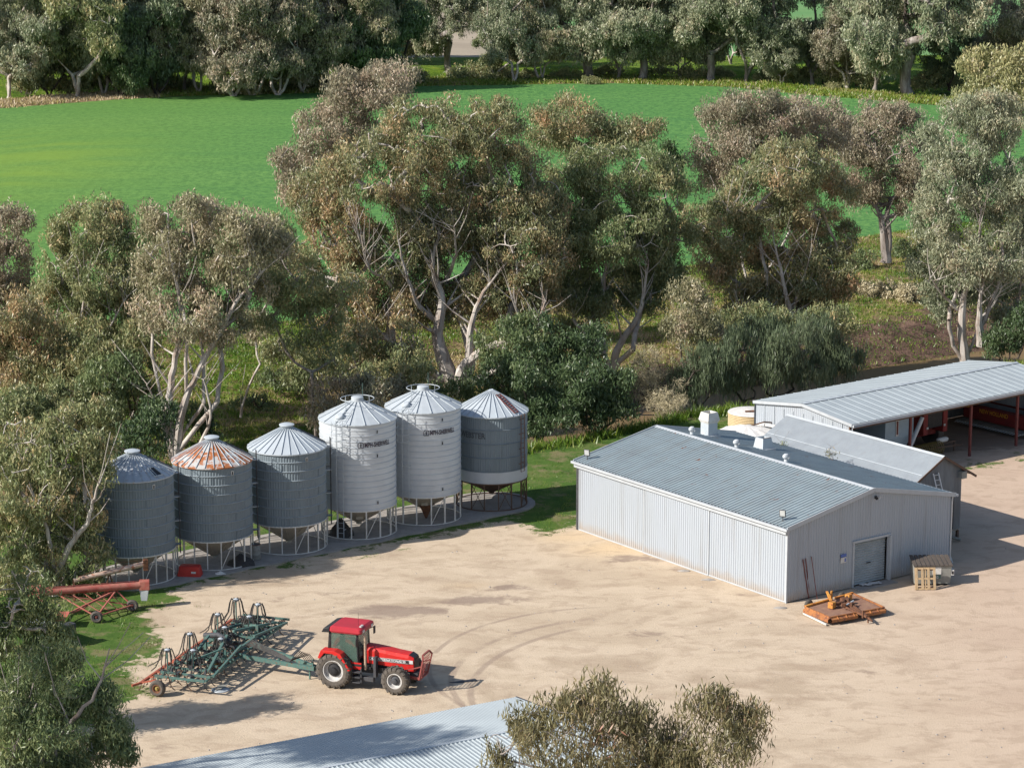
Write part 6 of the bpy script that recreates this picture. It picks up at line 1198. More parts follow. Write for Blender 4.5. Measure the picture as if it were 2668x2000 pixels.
mb.add([(x+0.52, y, z) for x, y, z in sum(L_, [])], [(j*nn_+k, j*nn_+(k+1) % nn_, (j+1)*nn_+(k+1) % nn_, (j+1)*nn_+k) for j in range(3) for k in range(nn_)] + [tuple(3*nn_+k for k in range(nn_)), tuple(range(nn_-1, -1, -1))]); rf = mb.build('roof', mt['trroof'], t, smooth=False)
mb = MB(); mb.prism([(-0.30, zt-0.04), (-0.30, zt+0.24), (-0.62, zt+0.16), (-0.74, zt-0.06)], (0, -0.88, 0), (1, 0, 0), (0, 0, 1), (0, 1, 0), 1.76); mb.build('roof_rear_visor', mt['black'], t, bevel=0.03)
for s_ in (-1, 1):
    MB().box((1.36, s_*0.55, zt+0.10), (0.05, 0.26, 0.12)).build('work_light', mt['lamp'], rf)
MB().box((1.22, -0.45, zt+0.31), (0.10, 0.30, 0.08)).build('beacon_bar', mt['silver'], rf); MB().tube([(1.0, -0.3, zt+0.28), (1.0, -0.3, zt+0.95)], 0.008, 4).build('aerial', mt['black'], t)
for s_ in (-1, 1):
    m_ = MB().box((1.25, s_*1.16, 2.45), (0.06, 0.20, 0.38)).build('mirror', mt['black'], t, bevel=0.02); MB().beam((1.14, s_*0.72, 2.62), (1.25, s_*1.16, 2.62), 0.03).build('arm', mt['black'], m_)
# seat, wheel, console
st = MB().box((0.25, 0, 1.72), (0.5, 0.5, 0.14)).build('seat', mt['black'], t, bevel=0.04); MB().box((0.02, 0, 2.05), (0.14, 0.48, 0.6)).build('backrest', mt['black'], st, bevel=0.04)
sw = MB(); sw.tube([(0.78 + 0.2*0.6*math.cos(a), 0.2*math.sin(a), 1.98 + 0.16*math.cos(a)) for a in np.linspace(0, 2*math.pi, 17)], 0.016, 5); sw.tube([(0.78, 0, 1.98), (0.98, 0, 1.5)], 0.03, 6); sw.build('steering_wheel', mt['dgrey'], t)
MB().box((0.5, 0, 1.52), (1.4, 1.35, 0.10)).build('cab_floor', mt['dgrey'], t); MB().box((1.05, 0, 1.70), (0.25, 0.5, 0.4)).build('dashboard', mt['dgrey'], t)
# fenders and cab base
for s_ in (-1, 1):
    pts = [(-0.80, 1.50), (-0.62, 1.92), (0.10, 1.93), (0.42, 1.80), (0.92, 1.02), (0.80, 0.98), (0.30, 1.62), (-0.02, 1.78), (-0.45, 1.78), (-0.68, 1.48)]
    mb = MB(); mb.prism(pts, (0, s_*1.26 if s_ < 0 else s_*0.68, 0), (1, 0, 0), (0, 0, 1), (0, 1, 0), 0.58); mb.build('fender', mt['trred'], t, bevel=0.015)
    pts = [(-0.45, 1.30), (-0.45, 1.78), (0.36, 1.76), (0.86, 1.32), (1.34, 1.32), (1.34, 0.98), (0.6, 0.98)]
    mb = MB(); mb.prism(pts, (0, s_*0.80-0.02, 0), (1, 0, 0), (0, 0, 1), (0, 1, 0), 0.04); cb_ = mb.build('cab_side_panel', mt['trred'], t)
    MB().box((1.05, s_*0.832, 1.20), (0.58, 0.012, 0.11)).build('stripe', mt['black'], cb_)
# exhaust stack, battery box, steps, engine block
MB().tube([(1.48, -0.62, 0.95), (1.48, -0.62, 2.62), (1.44, -0.66, 2.74)], 0.065, 12).build('exhaust', M('exhaust_tan', (0.46, 0.36, 0.27), 0.6, 0.2, (0.34, 0.25, 0.19), 6), t, smooth=True)
MB().box((2.02, -0.62, 1.15), (0.14, 0.30, 1.05)).box((1.35, -0.78, 0.55), (1.3, 0.22, 0.22)).build('tool_box', mt['dgrey'], t, bevel=0.02)
mb = MB(); [mb.box((1.15, -0.95, 0.38+0.26*k), (0.42, 0.26, 0.04)) for k in range(3)]; mb.beam((0.92, -0.95, 0.35), (0.92, -0.95, 1.1), 0.05); mb.beam((1.38, -0.95, 0.35), (1.38, -0.95, 1.1), 0.05); mb.build('steps', mt['dgrey'], t)
mb = MB(); rs = random.Random(2)
for k in range(16): mb.box((rs.uniform(1.6, 2.8), -0.42 + rs.uniform(-.06, .04), rs.uniform(0.85, 1.2)), (rs.uniform(.1, .3), 0.14, rs.uniform(.08, .2)))
mb.build('engine', mt['black'], t)
# bull bar
mb = MB(); gx = hx1+0.38; P4 = [(gx-0.02, -0.58, 0.72), (gx-0.02, 0.58, 0.72), (gx+0.20, 0.62, 1.72), (gx+0.12, 0.45, 1.92), (gx+0.12, -0.45, 1.92), (gx+0.20, -0.62, 1.72)]
for k in range(6): mb.beam(P4[k], P4[(k+1) % 6], 0.09, 0.07)
for k in range(1, 9): y = -0.58+1.16*k/9; mb.beam((gx, y, 0.75), (gx+0.15, y, 1.85), 0.018, 0.018)
for k in range(1, 8): z = 0.75+1.1*k/8; mb.beam((gx+0.15*k/8, -0.58, z), (gx+0.15*k/8, 0.58, z), 0.018, 0.018)
for s_ in (-1, 1): mb.beam((WB-0.2, s_*0.5, 0.85), (gx-0.02, s_*0.55, 0.75), 0.08, 0.12); mb.beam((WB-0.1, s_*0.5, 0.95), (gx+0.12, s_*0.58, 1.4), 0.05, 0.05)
mb.build('bull_bar', M('bullbar_red', (0.27, 0.07, 0.065), 0.6, 0, (0.2, 0.06, 0.05), 5), t); MB().box((WB+0.75, 0, 0.82), (0.35, 0.8, 0.3)).build('front_weights', mt['dgrey'], t)
mb = MB(); [mb.beam((-0.3, s_*0.35, 0.6), (-1.25, s_*0.42, 0.5), 0.09) for s_ in (-1, 1)]; mb.beam((-0.3, 0, 0.95), (-1.05, 0, 0.95), 0.07); mb.beam((-0.6, 0, 0.45), (-1.35, 0, 0.42), 0.12, 0.08); mb.tube([(-0.5, 0.2, 1.3), (-0.9, 0.25, 1.5), (-1.1, 0.2, 1.2)], 0.02, 5); mb.build('linkage', mt['rustdark'], t)
# thin dark grey four-cornered piece laid flat on the ground
p = at(1200, 1777, 0); mb = MB().add([(0, 0, .012), (0.95, 0.28, .012), (0.8, 0.62, .02), (-0.45, 0.05, .012), (0, 0, .03), (0.95, 0.28, .03), (0.8, 0.62, .04), (-0.45, 0.05, .03)], [(4, 5, 6, 7), (0, 1, 5, 4), (1, 2, 6, 5), (2, 3, 7, 6), (3, 0, 4, 7)]); o = mb.build('flat_piece', mt['dgrey']); o.location = (p.x-0.1, p.y-0.1, 0); tag(o, 'flat grey piece lying on the ground right of the tractor', 'mat')
# ------------------------------------------------------------ air seeder / cultivator
IA = math.radians(-18); C0 = Vector((-14.5, 125.45, 0))
t = thing('cultivator', 'wide green tined seeder bar with drooping black hoses, hitched behind the tractor', 'seeder', C0, IA)
Zf = 0.78; HW = 5.3
mb = MB()
for x, a, b2 in ((-1.2, -HW, HW), (-0.4, -HW, HW), (0.4, -HW, HW), (1.2, -HW+0.3, HW-0.3)):
    for y0, y1 in ((a, -2.05), (-1.95, 1.95), (2.05, b2)): mb.beam((x, y0, Zf), (x, y1, Zf), 0.10, 0.10)
mb.build('crossbeams', mt['teal'], t)
mb = MB()
for y in (-5.28, -4.6, -3.8, -3.0, -2.15, -1.8, -0.9, 0, 0.9, 1.8, 2.15, 3.0, 3.8, 4.6, 5.28):
    mb.beam((-1.35, y, Zf+0.11), (1.3, y, Zf+0.11), 0.09, 0.11)
mb.build('frame_rails', mt['teal'], t)
mb = MB()
for s_ in (-1, 1):
    mb.beam((1.25, s_*0.8, Zf+0.55), (1.45, s_*4.6, Zf+0.16), 0.10, 0.10); mb.beam((0.3, s_*0.4, Zf+0.85), (1.0, s_*4.2, Zf+0.25), 0.12, 0.12); mb.beam((-0.7, s_*0.4, Zf+0.75), (-0.5, s_*3.2, Zf+0.3), 0.12, 0.12)
    mb.beam((0.9, s_*2.0, Zf+0.1), (0.9, s_*2.0, Zf+0.75), 0.14, 0.10); mb.beam((0.9, s_*2.0, Zf+0.75), (-0.5, s_*3.1, Zf+0.25), 0.09, 0.09)
    mb.beam((-0.8, s_*0.6, Zf), (-0.8, s_*0.6, Zf+0.75), 0.14, 0.14)
mb.beam((1.25, -1.2, Zf+0.45), (1.25, 1.2, Zf+0.45), 0.12); mb.build('wing_braces', mt['teal'], t)
# drawbar
hl = 5.3; hy = -0.95
mb = MB()
for y_, s_ in ((-0.8, -1), (1.1, 1)): mb.beam((1.2, y_, Zf), (hl, hy + s_*0.12, 0.62), 0.14, 0.20)
mb.beam((3.2, -0.85, 0.72), (3.2, 0.2, 0.72), 0.1); mb.beam((hl-0.35, hy, 0.62), (hl+0.5, hy, 0.48), 0.16, 0.12); mb.beam((hl-0.15, hy, 0.6), (hl-0.15, hy, 1.05), 0.10); mb.beam((hl-0.3, hy, 0), (hl-0.3, hy, 0.6), 0.07); mb.build('drawbar', mt['teal'], t)
mb = MB()
for k in range(6):
    s0 = (k-2.5)*0.05; mb.tube([(1.3, s0*3, Zf+0.5), (2.6, s0*2-.3, Zf+0.25), (4.0, s0+hy, 0.85), (4.45+0.1*k, s0+hy, 1.5-0.05*k), (4.8+0.08*k, s0+hy, 1.0), (hl+0.75, s0+hy, 0.95)], 0.022, 5)
mb.build('hydraulic_hoses', mt['hose'], t)
# tines
rs = random.Random(8); mb_s = MB(); mb_c = MB(); ntin = 0
for j, x in enumerate((-1.2, -0.4, 0.4, 1.2)):
    for k in range(14):
        y = -5.2 + 0.78*k + (0.2*j)
        if abs(y) > HW-0.1 - (0.3 if j == 3 else 0): continue
        tm = MB().tube([(x, y, Zf+0.04), (x-0.08, y, Zf+0.17), (x-0.24, y, Zf+0.13), (x-0.32, y, Zf-0.15), (x-0.22, y, 0.32), (x-0.10, y, 0.22), (x-0.02, y, 0.17)], [0.03, 0.035, 0.035, 0.03, 0.028, 0.025, 0.03], 5)
        tm.tube([(x+0.02, y+0.05, Zf+0.10), (x-0.18, y+0.05, Zf+0.16)], 0.045, 6)
        ti = tm.build('tine', mt['rustdark'] if rs.random() < 0.6 else mt['dgrey'], t); ntin += 1
mb = MB()
for k in range(120): y = rs.uniform(-5.2, 5.2); x = rs.uniform(-1.3, 1.2); mb.box((x, y, Zf+0.12+rs.uniform(0, .08)), (rs.uniform(.08, .2), rs.uniform(.06, .18), rs.uniform(.06, .14)), rs.uniform(0, 3))
mb.build('brackets', mt['dgrey'], t)
# hose towers
tw = []
for u_, v_, h_ in ((475, 495, 1.05), (625, 498, 0.95), (607, 408, 1.15), (760, 300, 1.1), (862, 217, 1.3), (983, 245, 1.15), (800, 372, 0.95), (935, 312, 0.85), (778, 435, 0.85)):
    q = Matrix.Rotation(-IA, 3, 'Z') @ (at(208+u_*0.4715, 1460+v_*0.4715, Zf+h_) - C0); tw.append((max(-1.25, min(1.15, q.x)), max(-5.2, min(5.25, q.y)), h_))
for x, y, h_ in tw:
    hd_ = bpy.data.objects.new('hose_tower', None); link(hd_, t); hd_.location = (x, y, Zf)
    MB().tube([(0, 0, 0), (0, 0, h_)], 0.04, 8).build('riser', mt['teal'], hd_); MB().lathe([(0.05, h_-0.12), (0.14, h_-0.02), (0.14, h_+0.05), (0.05, h_+0.10), (0, h_+0.11)], n=14).build('distributor', mt['galv'], hd_, smooth=True)
    mb = MB()
    for k in range(9):
        a = 2*math.pi*k/9 + rs.random()*0.3; rr_ = rs.uniform(0.3, 1.05); c_, s_ = math.cos(a), math.sin(a); ly = rs.uniform(-0.05, 0.25)
        mb.tube([(c_*0.10, s_*0.10, h_), (c_*0.24, s_*0.24, h_+0.07), (c_*0.33, s_*0.33, h_-0.15), (c_*0.42, s_*0.45, h_*0.5), (c_*rr_*0.95, s_*rr_, ly+0.18), (c_*rr_*1.3, s_*rr_*1.5, ly)], 0.028, 5)
    mb.build('hoses', mt['hose'], hd_)
for k in range(40):
    mb = MB(); x, y = rs.uniform(-1.2, 1.0), rs.uniform(-5.0, 5.0); a = rs.random()*6.28; l_ = rs.uniform(0.5, 1.1)
    mb.tube([(x, y, Zf+0.1), (x+math.cos(a)*l_*0.3, y+math.sin(a)*l_*0.3, Zf+rs.uniform(.25, .5)), (x+math.cos(a)*l_*0.7, y+math.sin(a)*l_*0.7, Zf+rs.uniform(.2, .4)), (x+math.cos(a)*l_, y+math.sin(a)*l_, Zf)], 0.02, 5); mb.build('hose', mt['hose'], t)
MB().tube([(-1.2, 0.2, Zf+0.55), (-0.3, -0.1, Zf+0.75), (0.6, -0.6, Zf+0.6)], 0.13, 12).build('main_air_duct', mt['dgrey'], t, smooth=True)
# orange rear press bar
mb = MB()
for y0, y1, sk in ((-5.5, -2.3, 0), (-2.0, 2.0, 0.05), (2.3, 5.3, 0)):
    mb.beam((-2.0+sk, y0, 0.55), (-2.0+sk, y1, 0.55), 0.12, 0.12); k = int((y1-y0)/0.8)
    for j in range(k+1): y = y0 + (y1-y0)*j/k; mb.beam((-1.2, y, Zf), (-2.0, y, 0.55), 0.05, 0.08)
mb.beam((-2.0, -5.5, 0.55), (-2.3, -5.9, 0.5), 0.1, 0.1); mb.build('rear_bar', mt['orange'], t)
for k in range(26): y = -5.3 + k*0.42; MB().beam((-2.05, y, 0.5), (-2.2, y, 0.12), 0.03).beam((-2.2, y-0.1, 0.12), (-2.2, y+0.1, 0.12), 0.04).build('press_tine', mt['rustdark'], t)
for (x, y) in ((-1.05, -5.65), (-1.1, 5.7), (0.0, -1.2), (0.0, 1.2)):
    wheel(t, (x, y, 0.42), 0.42, 0.30, 0.21, -1 if y < 0 else 1, 12, 'straw', 'rust', 0.0)
p = at(574, 1797, 0); t2 = thing('scrap_plates', 'round grey metal cover lying on the ground under the near wing of the seeder', 'cover', (p.x, p.y, 0.02))
MB().lathe([(0.0, 0.10), (0.22, 0.10), (0.30, 0.05), (0.44, 0.03), (0.46, 0)], n=24).build('disc', mt['galv'], t2, smooth=True)
mb = MB(); [mb.beam((0.05*k-0.2, -0.3, 0.12+0.01*k), (0.09*k-0.1, 0.32, 0.14+0.01*k), 0.07, 0.02) for k in range(6)]; mb.build('slats', mt['bin'], t2)
# ------------------------------------------------------------ augers at the left
def tube_thing(name, label, cat, a, b2, r, mat): pass
a = aty(95, 1543, 133.2); b2 = aty(374, 1523, 135.0); o = Vector((a.x, a.y, 0))
t = thing('grain_auger', 'red grain auger with wheeled frame at the left, grey spout hanging at its end', 'auger', o)
A_ = a-o; B_ = b2-o; dv = (B_-A_).normalized()
MB().tube([tuple(A_), tuple(B_)], 0.20, 14).build('tube', mt['augred'], t, smooth=True)
mb = MB().tube([tuple(A_+Vector((0.3, 0, 0.27))), tuple(B_+Vector((-0.1, 0, 0.24)))], 0.025, 5)
for k in range(5): q = A_ + (B_-A_)*(0.15+0.19*k); mb.hoop((0, 0, 0), 0.01, 0.005, 6) if False else mb.beam(q, q+Vector((0, 0, 0.27)), 0.04)
mb.build('drive_shaft', mt['redox'], t)
MB().box(tuple(B_+dv*0.05), (0.55, 0.48, 0.5), 0.1).build('discharge_head', mt['augred'], t, bevel=0.03)
MB().add([tuple(B_+Vector(q)) for q in ((-.2, -.2, -.25), (.26, -.2, -.25), (.26, .2, -.25), (-.2, .2, -.25), (-.13, -.14, -.85), (.18, -.14, -.85), (.18, .14, -.85), (-.13, .14, -.85))], [(0, 1, 5, 4), (1, 2, 6, 5), (2, 3, 7, 6), (3, 0, 4, 7)]).build('spout', mt['galv'], t)
mb = MB(); W1 = at(345, 1592) - o; W2 = at(252, 1622) - o; H1 = A_ + (B_-A_)*0.74
for w_ in (W1, W2):
    mb.beam(H1+Vector((0, 0, -.2)), w_+Vector((0, 0, 0.35)), 0.07)
mb.beam(W1+Vector((0, 0, .35)), W2+Vector((0, 0, .35)), 0.07); lo = A_ + (B_-A_)*0.2 + Vector((0, 0, -0.2)); mb.beam(W2+Vector((0, 0, .35)), lo, 0.06); mb.beam(W1+Vector((0, 0, .35)), lo, 0.06)
mb.beam(H1+Vector((0, 0, -.2)), at(160, 1625)-o+Vector((0, 0, 0.4)), 0.09); mb.beam(A_+Vector((0, 0, -.1)), at(150, 1630)-o+Vector((0, 0, 0.3)), 0.09); mb.beam(H1+Vector((-0.4, 0, -.2)), at(215, 1600)-o+Vector((0, 0, 0.3)), 0.06); mb.beam(at(215, 1600)-o+Vector((0, 0, 0.3)), at(160, 1625)-o+Vector((0, 0, 0.4)), 0.07)
for k in range(1, 5): q = W1.lerp(W2, k/5)+Vector((0, 0, .35)); mb.beam(q, H1.lerp(lo, k/5), 0.03)
mb.build('undercarriage', mt['augred'], t)
for w_ in (W1, W2): wheel(t, tuple(w_+Vector((0, 0, 0.33))), 0.33, 0.2, 0.17, -1, 10, 'redox', 'dgrey', 0.0)
mb = MB().box(tuple(A_+Vector((-0.1, 0, 0.1))), (0.7, 0.5, 0.55)); mb.build('motor_housing', mt['augred'], t, bevel=0.05); MB().box(tuple(A_+Vector((-0.5, -0.1, 0.15))), (0.35, 0.4, 0.35)).build('motor', mt['silver'], t, bevel=0.04)
MB().add([tuple(at(150, 1632)-o+Vector(q)) for q in ((-.6, -.5, .7), (.6, -.5, .7), (.6, .5, .7), (-.6, .5, .7), (-.2, -.2, .1), (.2, -.2, .1), (.2, .2, .1), (-.2, .2, .1))], [(0, 1, 5, 4), (1, 2, 6, 5), (2, 3, 7, 6), (3, 0, 4, 7)]).build('intake_hopper', mt['augred'], t)
a = aty(192, 1512, 136.3); b2 = aty(377, 1468, 137.4); o = Vector((a.x, a.y, 0)); t = thing('grain_auger', 'rust-flaked white auger tube resting against the first silo above the red one', 'auger', o); A_ = a-o; B_ = b2-o
MB().tube([tuple(A_), tuple(B_)], 0.15, 14).build('tube', mt['augwhite'], t, smooth=True); MB().box(tuple(B_+Vector((0.05, 0, -0.05))), (0.28, 0.34, 0.62), 0.2).build('discharge_head', mt['rust'], t, bevel=0.03)
mb = MB().tube([tuple(A_+Vector((0.2, 0, 0.2))), tuple(A_.lerp(B_, 0.6)+Vector((0, 0, 0.42))), tuple(B_+Vector((-.1, 0, 0.2)))], 0.015, 5); mb.beam(A_.lerp(B_, 0.6), A_.lerp(B_, 0.6)+Vector((0, 0, 0.42)), 0.04); mb.build('truss_wire', mt['rust'], t)
mb = MB(); q = A_.lerp(B_, 0.5); mb.beam(q, (q.x-0.3, q.y-0.3, 0), 0.06); mb.beam(q, (q.x+0.3, q.y+0.2, 0), 0.06); mb.beam(A_, (A_.x, A_.y, 0), 0.12); mb.build('stand', mt['rust'], t)
p = at(176, 1522); lump('tree_stump', 'cut pale tree stump beside the left end of the rusty white auger', 'stump', (p.x, p.y, 0), (0.42, 0.4, 0.95), BK['grey'], 12)
p = at(160, 1668); t = thing('field_bin_chassis', 'grey metal trailer tray half hidden in the lower left gum', 'trailer', (p.x-0.6, p.y, 0), -0.7)
MB().box((0, 0, 0.75), (2.6, 1.2, 0.25)).build('tray', mt['galv'], t, bevel=0.03); MB().box((1.3, 0, 0.9), (0.5, 1.0, 0.5)).build('engine_box', mt['dgrey'], t, bevel=0.03)
for s_ in (-1, 1): wheel(t, (0.1, s_*0.7, 0.35), 0.35, 0.2, 0.18, s_, 10, 'dgrey', 'silver', 0.0)
# ------------------------------------------------------------ slasher
p0 = at(2105, 1618); t = thing('slasher', 'rusty orange and yellow flat mower deck on the ground before the shed gable', 'slasher', (p0.x, p0.y, 0), math.radians(35))
# local frame: x along deck width, y away from the viewer; built from four ground corners in the photo
cor = [at(u, v, 0.32) - Vector((p0.x, p0.y, 0)) for u, v in ((2100, 1583), (2162, 1612), (2305, 1580), (2240, 1548), (2130, 1560))]
rz = Matrix.Rotation(-math.radians(35), 3, 'Z')
P_ = lambda u, v, z: rz @ (at(u, v, z) - Vector((p0.x, p0.y, 0)))
k1, k2, k3, k4 = P_(2098, 1582, 0.42), P_(2163, 1609, 0.42), P_(2304, 1583, 0.42), P_(2222, 1546, 0.42)
dk = [k1, k2, k3, k4]
def slab(mb, pts, th): n = len(pts); mb.add([tuple(q) for q in pts] + [tuple(q - Vector((0, 0, th))) for q in pts], [tuple(range(n)), tuple(range(2*n-1, n-1, -1))] + [(i, n+i, n+(i+1) % n, (i+1) % n) for i in range(n)])
mid = lambda a, b2, f_: a.lerp(b2, f_)
mb = MB(); slab(mb, [k1.lerp(k4, 0.02), k2.lerp(k3, 0.02), k2.lerp(k3, 0.48), k1.lerp(k4, 0.50)], 0.05); mb.build('deck', mt['deck'], t); mb = MB(); slab(mb, [k1.lerp(k4, 0.52), k2.lerp(k3, 0.60), k2.lerp(k3, 0.98), k1.lerp(k4, 0.98)], 0.05); mb.build('deck', mt['deck'], t)
mb = MB()
def skirt(a, b2, out, h_=0.24, fl=0.16):
    o_ = out.normalized()*fl; mb.add([tuple(a), tuple(b2), tuple(b2+o_-Vector((0, 0, h_*0.35))), tuple(a+o_-Vector((0, 0, h_*0.35))), tuple(a+o_-Vector((0, 0, h_))), tuple(b2+o_-Vector((0, 0, h_)))], [(0, 1, 2, 3), (3, 2, 5, 4)]); mb.beam(a+Vector((0, 0, .03)), b2+Vector((0, 0, .03)), 0.07, 0.07)
fr = (k2-k1); fr = (k2+k1)/2 - (k3+k4)/2
skirt(k1, k2, fr); skirt(k2, k2.lerp(k3, 0.48), (k2-k1)); skirt(k2.lerp(k3, 0.6), k3, (k2-k1)); skirt(k4, k3, -fr)
for f_ in (0.12, 0.28, 0.42, 0.72, 0.86): q = k2.lerp(k3, f_); o_ = (k2-k1).normalized()*0.17; mb.beam(q, q+o_-Vector((0, 0, .1)), 0.04, 0.1)
mb.build('skirt', mt['slash'], t)
mb = MB(); mb.beam(k1+Vector((0, 0, .06)), k1.lerp(k4, 0.55)+Vector((0, 0, .06)), 0.14, 0.10); mb.beam(k1.lerp(k4, 0.62)+Vector((0, 0, .06)), k4+Vector((0, 0, .06)), 0.12, 0.08)
q = k1.lerp(k4, 0.5); mb.beam(q, q+Vector((-0.1, 0.1, 0.5)), 0.09, 0.07); mb.beam(q+Vector((-0.1, 0.1, 0.5)), q.lerp(k2, 0.3)+Vector((0.1, 0, 0.25)), 0.12, 0.07); mb.beam(q+Vector((0.25, 0.1, 0)), q+Vector((0.2, 0.05, 0.5)), 0.1, 0.07)
mb.build('rear_frame', mt['yellow'], t)
cen = (k1+k2+k3+k4)/4
gb1 = (k1.lerp(k2, 0.45)).lerp(k4.lerp(k3, 0.45), 0.30); gb2 = (k1.lerp(k2, 0.25)).lerp(k4.lerp(k3, 0.25), 0.75)
MB().box(tuple(gb1+Vector((0, 0, 0.2))), (0.34, 0.32, 0.34), 0.3).build('gearbox', mt['yellow'], t, bevel=0.03); MB().box(tuple(gb2+Vector((0, 0, 0.2))), (0.34, 0.3, 0.32), 0.3).build('gearbox', mt['yellow'], t, bevel=0.03)
mb = MB(); rs = random.Random(3); mb.tube([tuple(gb1+Vector((.1, 0, .22))), tuple(cen+Vector((0, 0, .28))), tuple(gb2+Vector((-.1, 0, .22)))], 0.07, 8)
for k in range(15): mb.box(tuple(cen+Vector((rs.uniform(-.6, .6), rs.uniform(-.5, .5), rs.uniform(.08, .3)))), (rs.uniform(.08, .3), rs.uniform(.06, .2), rs.uniform(.08, .2)), rs.uniform(0, 3))
mb.build('driveline', mt['rust'], t)
hp = P_(2262, 1608, 0.35); mb = MB(); mb.beam(cen+Vector((0, 0, .2)), hp, 0.12, 0.12); mb.beam(cen+(k2-k1).normalized()*0.4+Vector((-0.3, 0, .18)), hp, 0.08, 0.10); mb.beam(cen+(k2-k1).normalized()*0.2+Vector((0.4, 0.2, .18)), hp, 0.08, 0.10); mb.beam(hp, hp+(k2-k1).normalized()*0.35-Vector((0, 0, .1)), 0.08); mb.beam(hp+Vector((-.3, .1, 0)), hp+Vector((-.3, .1, 0.42)), 0.07); mb.beam(hp, hp-Vector((0, 0, 0.3)), 0.06); mb.build('drawbar', mt['rust'], t)
mb = MB().tube([tuple(cen+Vector((-.2, -.4, .2))), tuple(cen+Vector((.5, -.25, .3)))], 0.05, 8); mb.build('pto_shaft', mt['galv'], t)
for (u, v) in ((2107, 1575), (2193, 1556)):
    q = P_(u, v, 0.33); w_ = wheel(t, tuple(q), 0.30, 0.18, 0.15, -1, 10, 'rust', 'bin', 0.0)
mb = MB().beam(k1+fr.normalized()*0.1-Vector((0, 0, .30)), k2+fr.normalized()*0.25-Vector((0, 0, .32)), 0.1, 0.08); mb.build('skid', mt['white'], t)
# rusty bars leaning on the wall
for lab, u0, v0, u1, v1 in (('leftmost of the three rusty rods leaning on the shed gable', 2107, 1558, 2092, 1456), ('middle rusty rod leaning on the shed gable', 2110, 1556, 2099, 1454), ('rightmost rusty rod, thicker at the top, leaning on the shed gable', 2129, 1560, 2114, 1449)):
    b0 = at(u0, v0, 0); 
    # top lies on the gable plane
    r_ = Vector(ray(u1, v1)); nrm_ = e1; c_ = Vector((0, 0, CAMH)); tt = (SB - e1*0.06 - c_).dot(nrm_)/r_.dot(nrm_); tp = c_ + r_*tt
    o = MB().beam((0, 0, 0), tuple(tp-b0), 0.035, 0.05).build('steel_rod', mt['redox']); o.location = b0; tag(o, lab, 'rod', 'rusty rods leaning on the gable')
# skip bin with lid, pallet, cloth
p = at(2428, 1526); t = thing('waste_bin', 'grey steel waste bin with slatted dark lid at the shed gable corner', 'waste bin', (p.x, p.y+0.62, 0), math.radians(3))
MB().add([(-1.0, -.55, .12), (1.0, -.55, .12), (1.0, .55, .12), (-1.0, .55, .12), (-1.05, -.62, 1.15), (1.05, -.62, 1.15), (1.05, .62, 1.4), (-1.05, .62, 1.4)], [(0, 1, 5, 4), (1, 2, 6, 5), (2, 3, 7, 6), (3, 0, 4, 7), (0, 3, 2, 1), (4, 5, 6, 7)]).build('body', mt['bin'], t)
mb = MB()
for k in range(9): x = -1.0 + 0.25*k; mb.beam((x, -0.7, 1.17), (x, 0.68, 1.43), 0.19, 0.04)
mb.beam((-1.1, -0.6, 1.20), (1.1, -0.6, 1.20), 0.05, 0.03); mb.build('lid', mt['lidwood'], t)
MB().box((1.12, -0.4, 0.75), (0.16, 0.36, 0.30)).build('lift_pocket', mt['plastic_white'], t); MB().box((1.12, -0.585, 0.75), (0.10, 0.02, 0.18)).build('lift_slot', mt['black'], t)
MB().box((0.22, -0.615, 0.88), (0.5, 0.012, 0.40)).build('sticker', mt['white'], t); MB().box((0.22, -0.605, 0.52), (0.46, 0.012, 0.2)).build('number_plate', mt['teal'], t)
text_flat('062', 0.19, (0.04, -0.622, 0.45), (1, 0, 0), (0, 0, 1), mt['letwhite'], t)
for a in (-.8, .8): MB().box((a, -0.3, 0.06), (0.14, 0.2, 0.12)).build('foot', mt['black'], t)
p = at(2412, 1537); t = thing('pallet', 'bare timber pallet propped upright against the waste bin', 'pallet', (p.x, p.y+0.02, 0.02), math.radians(2))
Mx = Matrix.Rotation(math.radians(-18), 3, 'X')
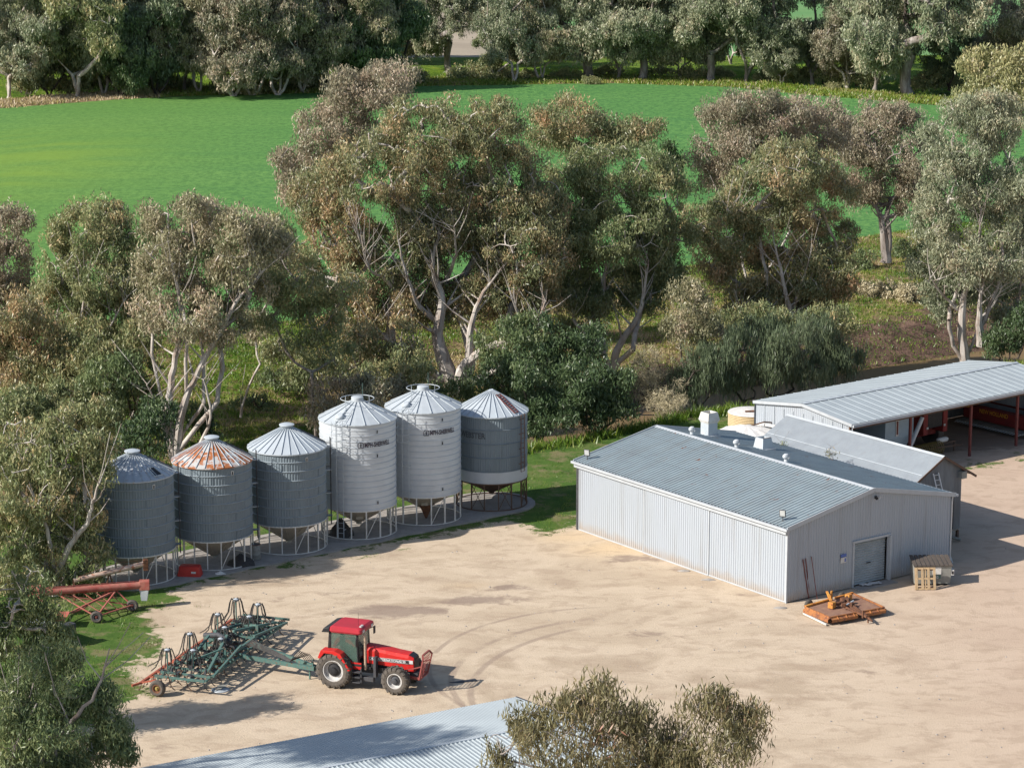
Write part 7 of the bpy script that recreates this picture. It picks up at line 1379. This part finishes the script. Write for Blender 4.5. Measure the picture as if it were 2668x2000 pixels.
def pb(c, d, mm='wood', nm='board'): MB().box(tuple(Mx @ Vector(c)), d, m=Mx).build(nm, mt[mm], t)
for x in (-.53, 0, .53): pb((x, 0.07, 0.62), (0.08, 0.10, 1.2), nm='bearer')
for z in (0.05, 0.62, 1.19): pb((0, 0.0, z), (1.15, 0.022, 0.10))
for x in (-.5, -.17, .17, .5): pb((x, -0.02, 0.62), (0.14, 0.018, 1.2))
for z in (0.1, 1.14): pb((0, 0.14, z), (1.15, 0.022, 0.14), 'deck', 'back_board')
p = at(2268, 1525); mb = MB(); n_ = 9; vs = []
for i in range(n_):
    for j in range(5): vs.append((1.35*i/(n_-1)-0.65 + 0.05*math.sin(j*2.1), 0.42*j/4-0.2 + 0.08*math.sin(i*1.7), 0.035 + 0.06*abs(math.sin(i*1.3+j*2.2))))
mb.add(vs, [(i*5+j, (i+1)*5+j, (i+1)*5+j+1, i*5+j+1) for i in range(n_-1) for j in range(4)]); o = mb.build('cloth', mt['plastic_white'], None, smooth=True); o.location = (p.x, p.y, 0.05); o.rotation_euler = (0, 0, 0.45); tag(o, 'white crumpled sheet on the ground before the roller door', 'sheet')
p = at(2362, 1500); t = thing('garden_chair', 'broken dark chair frame in the shade between roller door and waste bin', 'chair', (p.x-0.3, p.y+0.3, 0), 0.4)
MB().box((0, 0, 0.42), (0.45, 0.42, 0.04)).build('seat', mt['dgrey'], t); MB().box((0.2, 0.12, 0.66), (0.30, 0.04, 0.4)).build('backrest', mt['dgrey'], t)
for a, b2 in ((-.2, -.18), (.2, -.18), (.2, .18), (-.2, .18)): MB().beam((a, b2, 0), (-a*0.6, b2, 0.42), 0.025).build('leg', mt['dgrey'], t)
for lab, u, v in (('flat pale stone at the base of the long shed wall, nearest the front corner', 2037, 1581), ('flat pale stone by the middle of the long shed wall', 1850, 1508), ('flat pale stone by the joint of the two sliding doors', 1786, 1485)):
    p = at(u, v); lump('stone', lab, 'stone', (p.x-0.1, p.y-0.15, 0), (0.38, 0.2, 0.09), mt['concrete'], int(u), group='flat stones along the shed wall')
